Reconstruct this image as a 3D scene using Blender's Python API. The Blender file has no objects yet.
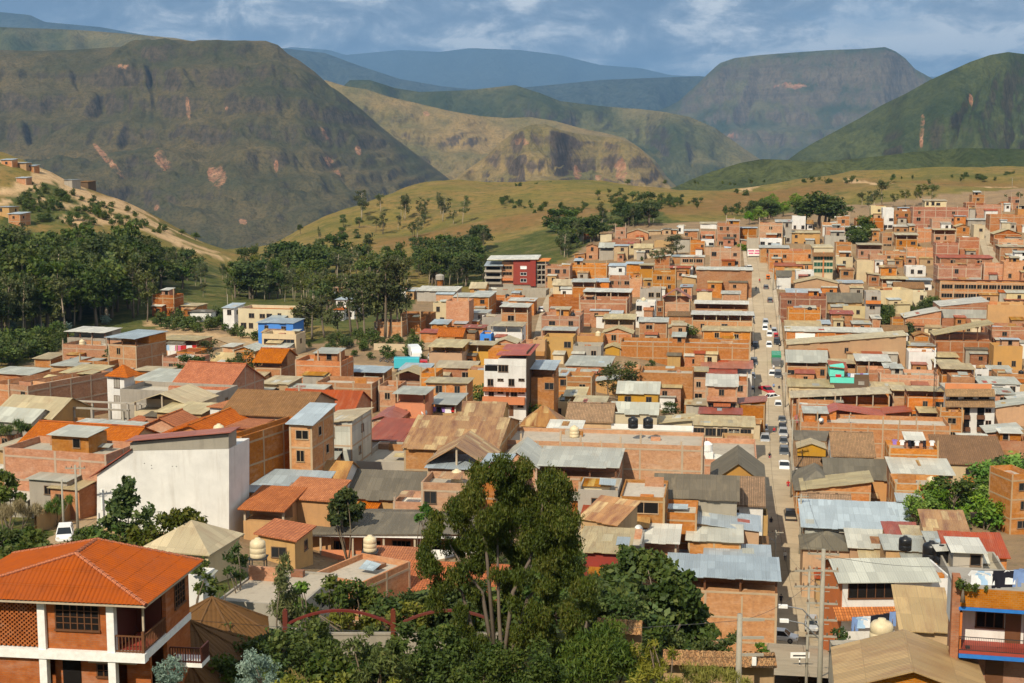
import bpy, bmesh, math, random
import numpy as np
from mathutils import Vector, noise as mn
random.seed(7)
R = math.radians
SC = bpy.context.scene
COL = SC.collection
W, H, F = 1024.0, 683.0, 1407.0
TH = R(7.75)
CT, ST = math.cos(TH), math.sin(TH)

# ---------------------------------------------------------------- camera geometry (used to measure the place from the photograph)
def ray(px, py):
    a = (px - 512.0) / F
    b = (341.5 - py) / F
    return (a, CT + b * ST, -ST + b * CT)
def at(px, py, d):
    r = ray(px, py); k = d / r[1]
    return Vector((r[0] * k, d, r[2] * k))
def proj(p):
    zc = p[1] * CT - p[2] * ST
    yc = p[1] * ST + p[2] * CT
    return 512 + F * p[0] / zc, 341.5 - F * yc / zc

# ---------------------------------------------------------------- mesh builder
class MB:
    def __init__(s):
        s.v = []; s.f = []; s.m = []; s.uv = []
    def face(s, pts, m=0):
        pts = [Vector(p) for p in pts]
        n = Vector((0, 0, 0))
        for i in range(len(pts)):
            a, b = pts[i], pts[(i + 1) % len(pts)]
            n += a.cross(b)
        if n.length < 1e-9: return
        n.normalize()
        if abs(n.z) > 0.995: t = Vector((1, 0, 0))
        else: t = Vector((0, 0, 1)).cross(n).normalized()
        b = n.cross(t)
        k = len(s.v)
        s.v += [tuple(p) for p in pts]
        s.f.append(tuple(range(k, k + len(pts)))); s.m.append(m)
        s.uv += [(p.dot(t), p.dot(b)) for p in pts]
    def box(s, x0, x1, y0, y1, z0, z1, m=0, skip=''):
        p = [(x0, y0, z0), (x1, y0, z0), (x1, y1, z0), (x0, y1, z0), (x0, y0, z1), (x1, y0, z1), (x1, y1, z1), (x0, y1, z1)]
        for k, q in (('f', (0, 1, 5, 4)), ('r', (1, 2, 6, 5)), ('b', (2, 3, 7, 6)), ('l', (3, 0, 4, 7)), ('t', (4, 5, 6, 7)), ('d', (3, 2, 1, 0))):
            if k not in skip: s.face([p[i] for i in q], m)
    def slab(s, quad, th, m=0, me=None):
        """a sheet with thickness: QUAD counter-clockwise seen from above"""
        a = [Vector(p) for p in quad]; b = [p - Vector((0, 0, th)) for p in a]
        s.face(a, m); s.face(b[::-1], m if me is None else me)
        for i in range(len(a)):
            j = (i + 1) % len(a)
            s.face([b[i], b[j], a[j], a[i]], m if me is None else me)
    def tube(s, pts, rads, n=6, m=0, caps=True):
        rings = []
        for i, p in enumerate(pts):
            p = Vector(p)
            q = Vector(pts[min(i + 1, len(pts) - 1)]) - Vector(pts[max(i - 1, 0)])
            if q.length < 1e-6: q = Vector((0, 0, 1))
            q.normalize()
            t = q.cross(Vector((0, 0, 1)) if abs(q.z) < .9 else Vector((1, 0, 0))).normalized(); b = q.cross(t)
            k = len(s.v)
            for j in range(n):
                a = 2 * math.pi * j / n
                s.v.append(tuple(p + (t * math.cos(a) + b * math.sin(a)) * rads[i]))
            rings.append(k)
        for i in range(len(rings) - 1):
            for j in range(n):
                a, b2 = rings[i] + j, rings[i] + (j + 1) % n
                c, d = rings[i + 1] + (j + 1) % n, rings[i + 1] + j
                s.f.append((a, d, c, b2)); s.m.append(m)
                s.uv += [(j / n, i), (j / n, i + 1), ((j + 1) / n, i + 1), ((j + 1) / n, i)]
        if caps:
            for r0, rev in ((rings[0], False), (rings[-1], True)):
                idx = [r0 + j for j in range(n)]
                if rev: idx = idx[::-1]
                s.f.append(tuple(idx)); s.m.append(m); s.uv += [(0, 0)] * n
    def lathe(s, prof, n=16, m=0, c=(0, 0)):
        rings = []
        for r, z in prof:
            k = len(s.v)
            for j in range(n):
                a = 2 * math.pi * j / n
                s.v.append((c[0] + r * math.cos(a), c[1] + r * math.sin(a), z))
            rings.append(k)
        for i in range(len(rings) - 1):
            for j in range(n):
                q = (rings[i] + j, rings[i] + (j + 1) % n, rings[i + 1] + (j + 1) % n, rings[i + 1] + j)
                s.f.append(q); s.m.append(m)
                s.uv += [(j, i), (j + 1, i), (j + 1, i + 1), (j, i + 1)]
        s.f.append(tuple(rings[-1] + j for j in range(n))); s.m.append(m); s.uv += [(0, 0)] * n
        s.f.append(tuple(rings[0] + j for j in range(n))[::-1]); s.m.append(m); s.uv += [(0, 0)] * n
    def mesh(s, name, mats, smooth=False):
        me = bpy.data.meshes.new(name)
        me.from_pydata(s.v, [], s.f)
        if not isinstance(mats, (list, tuple)): mats = [mats]
        for m in mats: me.materials.append(m)
        me.polygons.foreach_set('material_index', s.m)
        ul = me.uv_layers.new(name='UVMap')
        ul.data.foreach_set('uv', [c for u in s.uv for c in u])
        if smooth: me.polygons.foreach_set('use_smooth', [True] * len(s.f))
        me.update()
        return me
    def build(s, name, mats, parent=None, smooth=False, loc=None, rz=0):
        o = bpy.data.objects.new(name, s.mesh(name, mats, smooth))
        COL.objects.link(o)
        if parent is not None: o.parent = parent
        if loc is not None: o.location = loc
        if rz: o.rotation_euler.z = rz
        return o

def tag(o, label=None, cat=None, group=None, kind=None):
    if label: o['label'] = label
    if cat: o['category'] = cat
    if group: o['group'] = group
    if kind: o['kind'] = kind
    return o
def thing(name, label, cat, loc, rz=0.0, group=None):
    o = bpy.data.objects.new(name, None); COL.objects.link(o)
    o.location = loc; o.rotation_euler.z = rz; o.empty_display_size = .3
    return tag(o, label, cat, group)
def inst(name, me, parent, loc=(0, 0, 0), rz=0.0, sc=None):
    o = bpy.data.objects.new(name, me); COL.objects.link(o)
    o.parent = parent; o.location = loc; o.rotation_euler.z = rz
    if sc: o.scale = sc
    return o
def dup(root, loc, rz=None, sc=None, label=None, group=None):
    r = root.copy(); COL.objects.link(r); r.location = loc
    if rz is not None: r.rotation_euler.z = rz
    if sc is not None: r.scale = sc
    if label: r['label'] = label
    if group: r['group'] = group
    for ch in list(root.children):
        c = ch.copy(); COL.objects.link(c); c.parent = r
        for g in list(ch.children):
            d = g.copy(); COL.objects.link(d); d.parent = c
    return r

# ---------------------------------------------------------------- materials
def lin(r, g, b):
    f = lambda c: (c / 255 / 12.92) if c / 255 <= 0.04045 else ((c / 255 + 0.055) / 1.055) ** 2.4
    return (f(r), f(g), f(b), 1)
class NT:
    def __init__(s, name, rough=.85, spec=.3):
        s.mat = bpy.data.materials.new(name); s.mat.use_nodes = True
        s.t = s.mat.node_tree; s.t.nodes.clear()
        s.out = s.n('ShaderNodeOutputMaterial'); s.b = s.n('ShaderNodeBsdfPrincipled')
        s.b.inputs['Roughness'].default_value = rough; s.b.inputs['Specular IOR Level'].default_value = spec
        s.l(s.b.outputs[0], s.out.inputs[0])
    def n(s, t, **kw):
        x = s.t.nodes.new(t)
        for k, v in kw.items(): setattr(x, k, v)
        return x
    def l(s, a, b): s.t.links.new(a, b)
    def val(s, sock, v):
        if hasattr(v, 'is_linked'): s.l(v, sock)
        else: sock.default_value = v
    def tc(s, which='Object'): return s.n('ShaderNodeTexCoord').outputs[which]
    def rnd(s): return s.n('ShaderNodeObjectInfo').outputs['Random']
    def map(s, vec, sc=(1, 1, 1), loc=(0, 0, 0)):
        m = s.n('ShaderNodeMapping'); s.l(vec, m.inputs[0]); m.inputs['Scale'].default_value = sc
        if hasattr(loc, 'is_linked'): s.l(loc, m.inputs['Location'])
        else: m.inputs['Location'].default_value = loc
        return m.outputs[0]
    def noise(s, vec, sc, det=4, rough=.55, w=None, dist=0.0):
        x = s.n('ShaderNodeTexNoise')
        if w is not None:
            x.noise_dimensions = '4D'; s.val(x.inputs['W'], w)
        s.l(vec, x.inputs['Vector']); x.inputs['Scale'].default_value = sc
        x.inputs['Detail'].default_value = det; x.inputs['Roughness'].default_value = rough; x.inputs['Distortion'].default_value = dist
        return x.outputs[0]
    def ramp(s, fac, stops, interp='LINEAR'):
        x = s.n('ShaderNodeValToRGB'); x.color_ramp.interpolation = interp
        e = x.color_ramp.elements
        while len(e) < len(stops): e.new(.5)
        for i, (p, c) in enumerate(stops): e[i].position = p; e[i].color = c if len(c) == 4 else (*c, 1)
        s.l(fac, x.inputs[0]); return x.outputs[0]
    def mix(s, fac, a, b, mode='MIX'):
        x = s.n('ShaderNodeMix', data_type='RGBA', blend_type=mode)
        s.val(x.inputs[0], fac); s.val(x.inputs[6], a); s.val(x.inputs[7], b)
        return x.outputs[2]
    def math(s, op, a, b=0.0, clamp=False):
        x = s.n('ShaderNodeMath', operation=op, use_clamp=clamp)
        s.val(x.inputs[0], a); s.val(x.inputs[1], b); return x.outputs[0]
    def step(s, v, a, b):
        x = s.n('ShaderNodeMapRange'); s.l(v, x.inputs[0])
        x.inputs[1].default_value = a; x.inputs[2].default_value = b
        return x.outputs[0]
    def hsv(s, col, h=.5, sat=1., v=1.):
        x = s.n('ShaderNodeHueSaturation'); s.val(x.inputs['Hue'], h); s.val(x.inputs['Saturation'], sat); s.val(x.inputs['Value'], v)
        s.val(x.inputs['Color'], col); return x.outputs[0]
    def bump(s, h, st=.3, dist=.05):
        x = s.n('ShaderNodeBump'); x.inputs['Strength'].default_value = st; x.inputs['Distance'].default_value = dist
        s.l(h, x.inputs['Height']); s.l(x.outputs[0], s.b.inputs['Normal'])
    def brick(s, uv, c1, c2, mo, bw, rh, ms, off=.5):
        x = s.n('ShaderNodeTexBrick', offset=off); s.l(uv, x.inputs['Vector'])
        for k, v in (('Color1', c1), ('Color2', c2), ('Mortar', mo)): s.val(x.inputs[k], v)
        x.inputs['Scale'].default_value = 1; x.inputs['Brick Width'].default_value = bw; x.inputs['Row Height'].default_value = rh
        x.inputs['Mortar Size'].default_value = ms; x.inputs['Bias'].default_value = 0
        return x
    def col(s, c): s.l(c, s.b.inputs['Base Color']) if hasattr(c, 'is_linked') else setattr(s.b.inputs['Base Color'], 'default_value', c); return s.mat
M = {}
def vary(n, c, h=.02, sv=.35, v=.4):
    r = n.rnd()
    r2 = n.math('FRACT', n.math('MULTIPLY', r, 7.31)); r3 = n.math('FRACT', n.math('MULTIPLY', r, 23.7))
    f = lambda q, amp, b: n.math('ADD', n.math('MULTIPLY', n.math('SUBTRACT', q, .5), amp), b)
    return n.hsv(c, f(r, h, .5), f(r2, sv, 1.), f(r3, v, 1.))
def m_brick(name, c1, c2, mo, stain=(.55, .45, .36, 1)):
    n = NT(name, .92, .15); uv = n.tc('UV'); ob = n.tc('Object'); r = n.math('MULTIPLY', n.rnd(), 50)
    b = n.brick(uv, c1, c2, mo, .26, .125, .014)
    big = n.noise(ob, .28, 3, .6, r); fine = n.noise(ob, 2.2, 4, .6, r)
    c = n.mix(n.step(fine, .35, .75), b.outputs[0], n.hsv(b.outputs[0], .495, 1.05, .72))
    c = n.mix(n.math('MULTIPLY', n.step(big, .52, .75), .45), c, stain)
    st = n.noise(n.map(ob, (1.6, 1.6, .16)), 1., 4, .6, r)
    c = n.mix(n.math('MULTIPLY', n.step(st, .58, .8), .35), c, (.16, .10, .07, 1))
    n.bump(b.outputs['Fac'], -.4, .02)
    st2 = n.noise(n.map(ob, (.5, .5, 1.6)), .9, 5, .7, r)
    c = n.mix(n.math('MULTIPLY', n.step(st2, .5, .72), .4), c, n.mix(.5, c, (.66, .56, .45, 1)))
    c = n.mix(n.math('MULTIPLY', n.step(fine, .6, .8), .3), c, (.11, .075, .05, 1))
    M[name] = n.col(c if name == 'redbrick' else vary(n, c, .014, .35, .45))
def m_plain(name, c, sv=.35, rough=.85, stain=None, amt=.35, sc=.5, v=.25, h=.02, spec=.3):
    n = NT(name, rough, spec); ob = n.tc('Object'); r = n.math('MULTIPLY', n.rnd(), 50)
    a = n.noise(ob, sc, 5, .62, r); st = n.noise(n.map(ob, (1.2, 1.2, .12)), 1.3, 4, .6, r)
    cc = n.mix(n.step(a, .3, .75), c, n.hsv(c, .5, .95, .78))
    if stain: cc = n.mix(n.math('MULTIPLY', n.step(st, .52, .78), amt), cc, stain)
    M[name] = n.col(vary(n, cc, h, sv, v))
def m_tin(name, c, rust=None, amt=.3, wave=True, v=.3, rough=.45, metal=.0, alt=None):
    n = NT(name, rough, .4); uv = n.tc('UV'); r = n.math('MULTIPLY', n.rnd(), 50)
    b = n.brick(uv, (.82, .82, .82, 1), (1.12, 1.12, 1.12, 1), (.72, .72, .72, 1), .84, 2.6, .02, 0.0)
    base = c
    if alt:
        pick = n.brick(uv, (0, 0, 0, 1), (1, 1, 1, 1), (0, 0, 0, 1), .84, 2.6, .0, 0.0)
        base = n.mix(n.step(pick.outputs[0], .7, .72), c, alt)
    cc = n.mix(1., base, b.outputs[0], 'MULTIPLY')
    a = n.noise(n.map(uv, (1.0, .25, 1)), .9, 6, .65, r); a2 = n.noise(n.map(uv, (.35, .35, 1)), .7, 4, .6, r)
    cc = n.mix(n.math('MULTIPLY', n.step(a2, .4, .7), .35), cc, n.hsv(cc, .5, .9, .62))
    if rust: cc = n.mix(n.math('MULTIPLY', n.step(a, .62 - amt * .3, .78 - amt * .2), min(1, .35 + amt)), cc, rust)
    n.b.inputs['Metallic'].default_value = metal
    if wave:
        w = n.n('ShaderNodeTexWave'); n.l(uv, w.inputs[0]); w.inputs['Scale'].default_value = 1.4; n.bump(w.outputs[1], .55, .05)
    M[name] = n.col(vary(n, cc, .012, .3, v))
def m_tile(name, c1, c2, dark, v=.2, pitch=.24, row=.36):
    n = NT(name, .9, .15); uv = n.tc('UV'); ob = n.tc('Object'); r = n.math('MULTIPLY', n.rnd(), 50)
    b = n.brick(uv, c1, c2, dark, pitch, row, .03, 0.0)
    a = n.noise(ob, .7, 5, .65, r); a2 = n.noise(ob, 3.5, 3, .6, r)
    cc = n.mix(n.step(a, .42, .75), b.outputs[0], n.mix(.6, b.outputs[0], dark))
    cc = n.mix(n.math('MULTIPLY', n.step(a2, .55, .8), .4), cc, n.hsv(cc, .5, .8, 1.3))
    w = n.n('ShaderNodeTexWave', wave_profile='SIN'); n.l(uv, w.inputs[0]); w.inputs['Scale'].default_value = .314 / pitch * .5; n.bump(w.outputs[1], .8, .08)
    M[name] = n.col(vary(n, cc, .012, .2, v))
m_brick('o', (.40, .145, .046, 1), (.50, .195, .066, 1), (.38, .22, .11, 1), (.47, .31, .17, 1))
m_brick('r', (.29, .088, .030, 1), (.37, .122, .042, 1), (.27, .155, .085, 1), (.35, .21, .12, 1))
m_brick('p', (.40, .162, .060, 1), (.48, .205, .078, 1), (.38, .235, .125, 1), (.49, .34, .195, 1))
m_brick('redbrick', (.34, .095, .024, 1), (.40, .12, .03, 1), (.30, .12, .05, 1), (.34, .11, .035, 1))
m_plain('c', (.36, .32, .26, 1), stain=(.14, .12, .10, 1), amt=.5)
m_plain('frame', (.42, .30, .19, 1), stain=(.22, .15, .10, 1), amt=.6)
m_plain('w', (.66, .64, .60, 1), .1, stain=(.36, .31, .25, 1), amt=.5, v=.12)
m_plain('k', (.56, .45, .27, 1), .3, stain=(.34, .27, .18, 1))
m_plain('y', (.46, .26, .095, 1), .5, stain=(.3, .17, .07, 1))
m_plain('b', (.035, .22, .68, 1), .1, stain=(.1, .2, .4, 1), amt=.3, h=.0, v=.1)
m_plain('t', (.13, .66, .52, 1), .1, h=.0, v=.05)
m_plain('n', (.13, .085, .052, 1), .3, stain=(.08, .06, .04, 1))
m_plain('d', (.44, .27, .13, 1), .3, stain=(.22, .13, .07, 1), amt=.6, sc=.9)
m_plain('archred', (.13, .022, .012, 1), .1, v=.05)
m_plain('m', (.27, .030, .018, 1), .1, stain=(.25, .04, .03, 1), h=.005, v=.05)
m_plain('q', (.58, .19, .055, 1), .2, stain=(.3, .12, .06, 1), h=.01, v=.15)
m_plain('slab', (.44, .385, .30, 1), .2, stain=(.18, .16, .13, 1), amt=.6, sc=.35)
m_tin('g', (.40, .40, .34, 1), (.30, .24, .16, 1), .25)
m_tin('l', (.55, .53, .45, 1), (.40, .33, .24, 1), .15)
m_tin('s', (.36, .42, .45, 1), (.30, .32, .34, 1), .15, rough=.35)
m_tin('u', (.42, .215, .062, 1), (.18, .066, .020, 1), .6, alt=(.48, .33, .13, 1))
m_tin('a', (.42, .265, .095, 1), (.26, .13, .045, 1), .45, v=.1)
m_tin('e', (.46, .37, .20, 1), (.28, .18, .085, 1), .4)
m_tin('R', (.34, .075, .034, 1), (.36, .16, .10, 1), .35, v=.3)
m_tin('D', (.135, .115, .082, 1), (.22, .18, .12, 1), .3, v=.2, rough=.8)
m_tin('z', (.44, .44, .38, 1), (.40, .33, .22, 1), .1, wave=True)
m_tile('T', (.43, .125, .030, 1), (.54, .175, .045, 1), (.19, .055, .02, 1))
m_tile('O', (.30, .19, .10, 1), (.40, .24, .13, 1), (.10, .065, .04, 1))
m_tile('N', (.21, .115, .052, 1), (.27, .15, .07, 1), (.10, .058, .03, 1), .2, .3, .35)
m_tile('OW', (.36, .17, .075, 1), (.46, .27, .13, 1), (.13, .075, .04, 1), .25)
m_plain('vtile', (.335, .072, .011, 1), .05, stain=(.16, .040, .012, 1), amt=.6, sc=.9, v=.05, h=0, rough=.9, spec=.03)
m_plain('ntile', (.145, .075, .030, 1), .1, stain=(.08, .042, .02, 1), amt=.5, sc=1.2, v=.1, h=0, rough=.9, spec=.05)
M['X'] = M['slab']
def m_flat(name, c, rough=.6, spec=.4, metal=0., v=0.0):
    n = NT(name, rough, spec); n.b.inputs['Metallic'].default_value = metal
    a = n.noise(n.tc('Object'), 3., 3, .6)
    cc = n.mix(n.step(a, .3, .7), c, n.hsv(c, .5, 1., .82))
    M[name] = n.col(vary(n, cc, 0, 0, v) if v else cc)
m_flat('glass', (.018, .021, .024, 1), .15, .5)
m_flat('dark', (.012, .010, .009, 1), .9, .1)  # near-black colour standing for the shade inside openings and windows
m_flat('winframe', (.20, .13, .08, 1), .7, v=.8)
m_flat('wood', (.13, .052, .02, 1), .6)
m_flat('darkwood', (.085, .02, .012, 1), .5)
m_flat('metal', (.30, .30, .30, 1), .4, .5, .6)
m_flat('iron', (.03, .03, .03, 1), .6)
m_flat('pole', (.33, .30, .24, 1), .9, .2)
m_flat('white', (.80, .79, .75, 1), .6)
m_flat('black', (.012, .012, .013, 1), .35, .5)
m_flat('cream_plastic', (.66, .54, .34, 1), .5)
m_flat('green_glass', (.02, .09, .06, 1), .12, .6)
m_flat('beam', (.44, .36, .26, 1), .9, .2)
m_flat('rubber', (.018, .018, .018, 1), .8)
m_flat('blue_trim', (.02, .16, .50, 1), .6)
m_flat('red_floor', (.33, .05, .03, 1), .6)
m_flat('green_cloth', (.03, .35, .12, 1), .8)
for nm, c in (('cl_white', (.75, .75, .76, 1)), ('cl_blue', (.20, .30, .55, 1)), ('cl_pink', (.65, .16, .28, 1)), ('cl_red', (.5, .03, .03, 1)), ('cl_dark', (.02, .02, .03, 1)), ('cl_purple', (.30, .18, .5, 1)), ('cl_skyblue', (.38, .55, .75, 1))): m_flat(nm, c, .9, .1)
# ---------------------------------------------------------------- the ground: one sheet to the horizon, through measured heights
CTRL = [  # px, py, distance ahead in metres
 (815,683,150),(800,658,165),(793,600,185),(785,535,208),(775,469,245),(768,412,310),(762,340,385),(757,300,430),(755,265,490),(753,240,540),
 (512,705,75),(512,640,92),(512,600,112),(512,530,155),(512,480,195),(512,418,238),(512,350,330),(512,290,470),(512,250,600),(512,215,720),(512,190,900),(560,181,1000),
 (650,720,75),(650,640,108),(650,560,165),(650,500,195),(650,430,245),(650,350,340),(650,300,420),(650,260,510),(650,235,580),(650,205,720),(650,190,950),(700,194,950),(740,191,900),
 (740,690,110),(740,600,178),(700,690,95),
 (900,735,70),(900,650,110),(900,590,140),(900,530,190),(900,480,235),(900,420,300),(900,350,380),(900,300,440),(900,250,520),(900,215,600),(900,190,740),(900,174,1000),(830,205,700),(810,181,1000),
 (1000,745,75),(1000,660,110),(1000,590,150),(1000,540,190),(1000,470,245),(1000,400,320),(1000,330,400),(1000,250,500),(1000,210,590),(1000,190,750),(1000,172,1000),(1130,172,1000),(1130,330,400),(1130,500,230),(1130,720,80),
 (100,725,75),(20,610,115),(70,550,135),(160,532,148),(50,505,165),(50,470,190),(50,415,240),(50,370,320),(50,340,370),(50,300,430),(50,260,500),(40,222,560),(60,195,610),(0,157,700),(40,168,690),(80,192,680),(130,207,680),(180,228,680),(230,249,690),(256,252,700),
 (-120,720,75),(-120,520,160),(-120,400,260),(-120,300,430),(-120,130,720),(-120,220,560),
 (250,650,90),(250,570,130),(250,505,165),(250,450,195),(250,400,250),(270,343,350),(250,312,420),(235,275,560),
 (380,640,110),(380,600,135),(380,550,155),(380,485,190),(380,420,240),(380,375,290),(350,350,330),(380,335,355),(380,300,440),(400,265,580),(400,235,740),(400,193,950),(450,184,1000),(330,211,880),(300,226,850),(265,246,800),(330,262,600),
]
RAWZ = [  # azimuth (tan), distance, height: beyond the near ridges, and under the camera
 (-.6,1500,-240),(-.3,1300,-230),(-.1,1400,-160),(0,1500,-190),(.15,1500,-170),(.35,1500,-120),(.6,1500,-100),
 (-.35,900,-130),(-.6,900,-60),(-.17,1000,-120),
 (-.6,2400,-300),(0,2400,-300),(.6,2400,-260),
 (-.6,40,-20),(0,40,-20),(.3,40,-20),(.6,40,-20),(-.6,15,-9),(0,15,-9),(.6,15,-9),(0,4,-2.2),(-.6,4,-2.2),(.6,4,-2.2)]
_P = []; _Z = []
for px, py, d in CTRL:
    p = at(px, py, d); _P.append((2.2 * p.x / d, math.log(d))); _Z.append(p.z)
for u, d, z in RAWZ: _P.append((2.2 * u, math.log(d))); _Z.append(z)
_P = np.array(_P); _Z = np.array(_Z); _N = len(_P)
_A = np.zeros((_N + 3, _N + 3))
_A[:_N, :_N] = np.sqrt(((_P[:, None] - _P[None]) ** 2).sum(-1) + .0004) - np.eye(_N) * .004
_A[:_N, _N] = 1; _A[:_N, _N + 1:] = _P; _A[_N, :_N] = 1; _A[_N + 1:, :_N] = _P.T
_Wt = np.linalg.solve(_A, np.concatenate([_Z, np.zeros(3)]))
def ground_np(x, y):
    r = np.hypot(x, y)
    az = np.clip(np.where(y > 0, x / np.maximum(y, 1e-6), np.sign(x) * 9), -.62, .62)
    d = np.clip(np.where(np.abs(az) < .62, y, r / 1.1766), 12, 2400)
    q = np.stack([2.2 * az, np.log(d)], -1)
    K = np.sqrt(((q[:, None] - _P[None]) ** 2).sum(-1) + .0004)
    z = K @ _Wt[:_N] + _Wt[_N] + q @ _Wt[_N + 1:]
    return z
def ground(x, y): return float(ground_np(np.array([float(x)]), np.array([float(y)]))[0])
def on_ground(px, py, lift=0.0, dmin=30, dmax=1300):
    """where the line of sight through a pixel meets the ground (raised by LIFT)"""
    r = ray(px, py)
    ds = np.exp(np.linspace(math.log(dmin), math.log(dmax), 700))
    x = r[0] / r[1] * ds; zr = r[2] / r[1] * ds
    g = ground_np(x, ds) + lift
    hit = np.nonzero(zr <= g)[0]
    if len(hit) == 0:
        i = int(np.argmin(zr - g))
    else: i = int(hit[0])
    if i > 0 and len(hit):
        a, b = zr[i - 1] - g[i - 1], zr[i] - g[i]
        k = a / (a - b) if a != b else 0
        d = ds[i - 1] + (ds[i] - ds[i - 1]) * k
    else: d = ds[i]
    return Vector((r[0] / r[1] * d, d, r[2] / r[1] * d - lift))

az = np.concatenate([np.linspace(-180, -34, 40), np.linspace(-32, 32, 520), np.linspace(34, 180, 40)])
rr = np.concatenate([[0.5, 2], np.exp(np.linspace(math.log(4), math.log(30), 14)), np.exp(np.linspace(math.log(32), math.log(1100), 420)), np.exp(np.linspace(math.log(1130), math.log(48000), 60))])
AZ, RR = np.meshgrid(np.radians(az), rr, indexing='ij')
gx = (RR * np.sin(AZ)).ravel(); gy = (RR * np.cos(AZ)).ravel(); gz = np.empty_like(gx)
for i in range(0, len(gx), 20000): gz[i:i + 20000] = ground_np(gx[i:i + 20000], gy[i:i + 20000])
rrr = RR.ravel()
for i in range(len(gx)):
    if rrr[i] > 420 and rrr[i] < 2500 and gy[i] > 0:
        k = min(1, (rrr[i] - 420) / 300)
        gz[i] += k * (mn.fractal((gx[i] * .012, gy[i] * .012, 3.), 1., 2., 5) * 3.6)
nA, nR = AZ.shape
vz = np.stack([gx, gy, gz], -1)
idx = np.arange(nA * nR).reshape(nA, nR)
fq = np.stack([idx[:-1, :-1], idx[1:, :-1], idx[1:, 1:], idx[:-1, 1:]], -1).reshape(-1, 4)[:, ::-1]

# zones of bare earth, green and field, as areas on the ground
def seg_dist(x, y, pts):
    d = np.full_like(x, 1e9)
    for (ax, ay), (bx, by) in zip(pts[:-1], pts[1:]):
        vx, vy = bx - ax, by - ay; L = vx * vx + vy * vy + 1e-9
        t = np.clip(((x - ax) * vx + (y - ay) * vy) / L, 0, 1)
        d = np.minimum(d, np.hypot(x - ax - t * vx, y - ay - t * vy))
    return d
def gpts(pxs): return [tuple(on_ground(*p)[:2]) for p in pxs]
def inpoly(px, py, poly):
    c = np.zeros(px.shape, bool); n = len(poly)
    for i in range(n):
        x0, y0 = poly[i]; x1, y1 = poly[(i + 1) % n]
        k = ((y0 > py) != (y1 > py)) & (px < (x1 - x0) * (py - y0) / (y1 - y0 + 1e-12) + x0)
        c ^= k
    return c
zone = np.zeros((len(gx), 4), np.float32); zone[:, 3] = 1
front = (gy > 20) & (rrr < 1400)
fx, fy = gx[front], gy[front]
jit = np.array([mn.noise((a * .06, b * .06, 0.)) for a, b in zip(fx, fy)])
jit2 = np.array([mn.noise((a * .35, b * .35, 4.)) for a, b in zip(fx, fy)])
zc = np.zeros((front.sum(), 4), np.float32)
def poly_w(pxpoly): return [tuple(on_ground(*p)[:2]) for p in pxpoly]
town = inpoly(fx, fy, poly_w([(0,480),(0,372),(60,350),(150,330),(240,322),(300,345),(400,335),(420,292),(490,292),(560,268),(610,228),(700,222),(760,215),(880,200),(1060,190),(1060,700),(760,700),(600,560),(300,600),(210,560),(97,500)]))
zc[:, 0] = town
# bare earth on the hillside above the wood
bare = np.zeros(len(fx))
for pts, wd in (([(0,160),(30,166),(45,172),(75,190),(100,205),(125,208)], 7), ([(0,192),(25,190),(60,176),(40,172)], 4), ([(60,205),(90,210),(118,203),(105,222),(78,222)], 5), ([(120,215),(150,232),(190,250),(215,256)], 6), ([(110,190),(130,205),(160,222),(205,243)], 4), ([(60,176),(85,195),(110,208)], 8), ([(75,195),(100,212),(122,215),(128,208)], 6), ([(120,206),(150,222),(175,238),(205,250)], 6), ([(20,165),(60,182),(95,200)], 6), ([(0,202),(40,200)], 2),
                ([(160,338),(200,332),(225,340),(262,352)], 5), ([(225,325),(255,345),(290,356),(330,362),(390,368)], 3), ([(262,352),(290,356)], 6), ([(60,545),(95,520),(110,512)], 3), ([(730,172),(760,185)], 3), ([(850,180),(890,186)], 6), ([(985,186),(1010,186)], 8), ([(400,262),(440,260)], 9), ([(150,322),(215,335)], 3)):
    d = seg_dist(fx, fy, gpts(pts)); bare = np.maximum(bare, np.clip(2.2 * (1.15 - (d + jit * 7 + jit2 * 4) / (wd * .95)), 0, 1))
zc[:, 1] = np.clip(bare, 0, 1)
# lush green areas
lush = np.zeros(len(fx))
for poly in ([(0,228),(60,235),(120,235),(200,262),(250,275),(300,262),(330,262),(420,300),(400,335),(270,320),(240,322),(60,350),(0,372)], [(290,345),(330,335),(430,330),(432,345),(398,372),(300,358)], [(20,505),(75,500),(70,515),(20,520)],
             [(0,520),(60,520),(210,560),(300,600),(600,560),(700,640),(740,700),(-200,720)], [(870,520),(1020,460),(1024,540),(900,545)], [(880,330),(930,300),(935,330),(890,345)], [(740,210),(800,205),(830,222),(745,225)], [(0,195),(60,182),(110,205),(85,222),(0,228)], [(400,262),(640,212),(700,228),(610,240),(480,290)]):
    lush = np.maximum(lush, inpoly(fx + jit * 6, fy + jit * 8, poly_w(poly)))
zc[:, 2] = lush
zone[front] = zc
red = np.zeros(len(gx), np.float32); rf = np.zeros(len(fx))
for pts, wd in (([(420,240),(480,230),(560,215),(620,212)], 26), ([(640,215),(720,205),(800,190)], 30), ([(850,182),(900,182),(1000,184)], 22)):
    d = seg_dist(fx, fy, gpts(pts)); rf = np.maximum(rf, np.clip(1.4 - (d + jit * 14) / wd, 0, 1))
red[front] = rf

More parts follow.
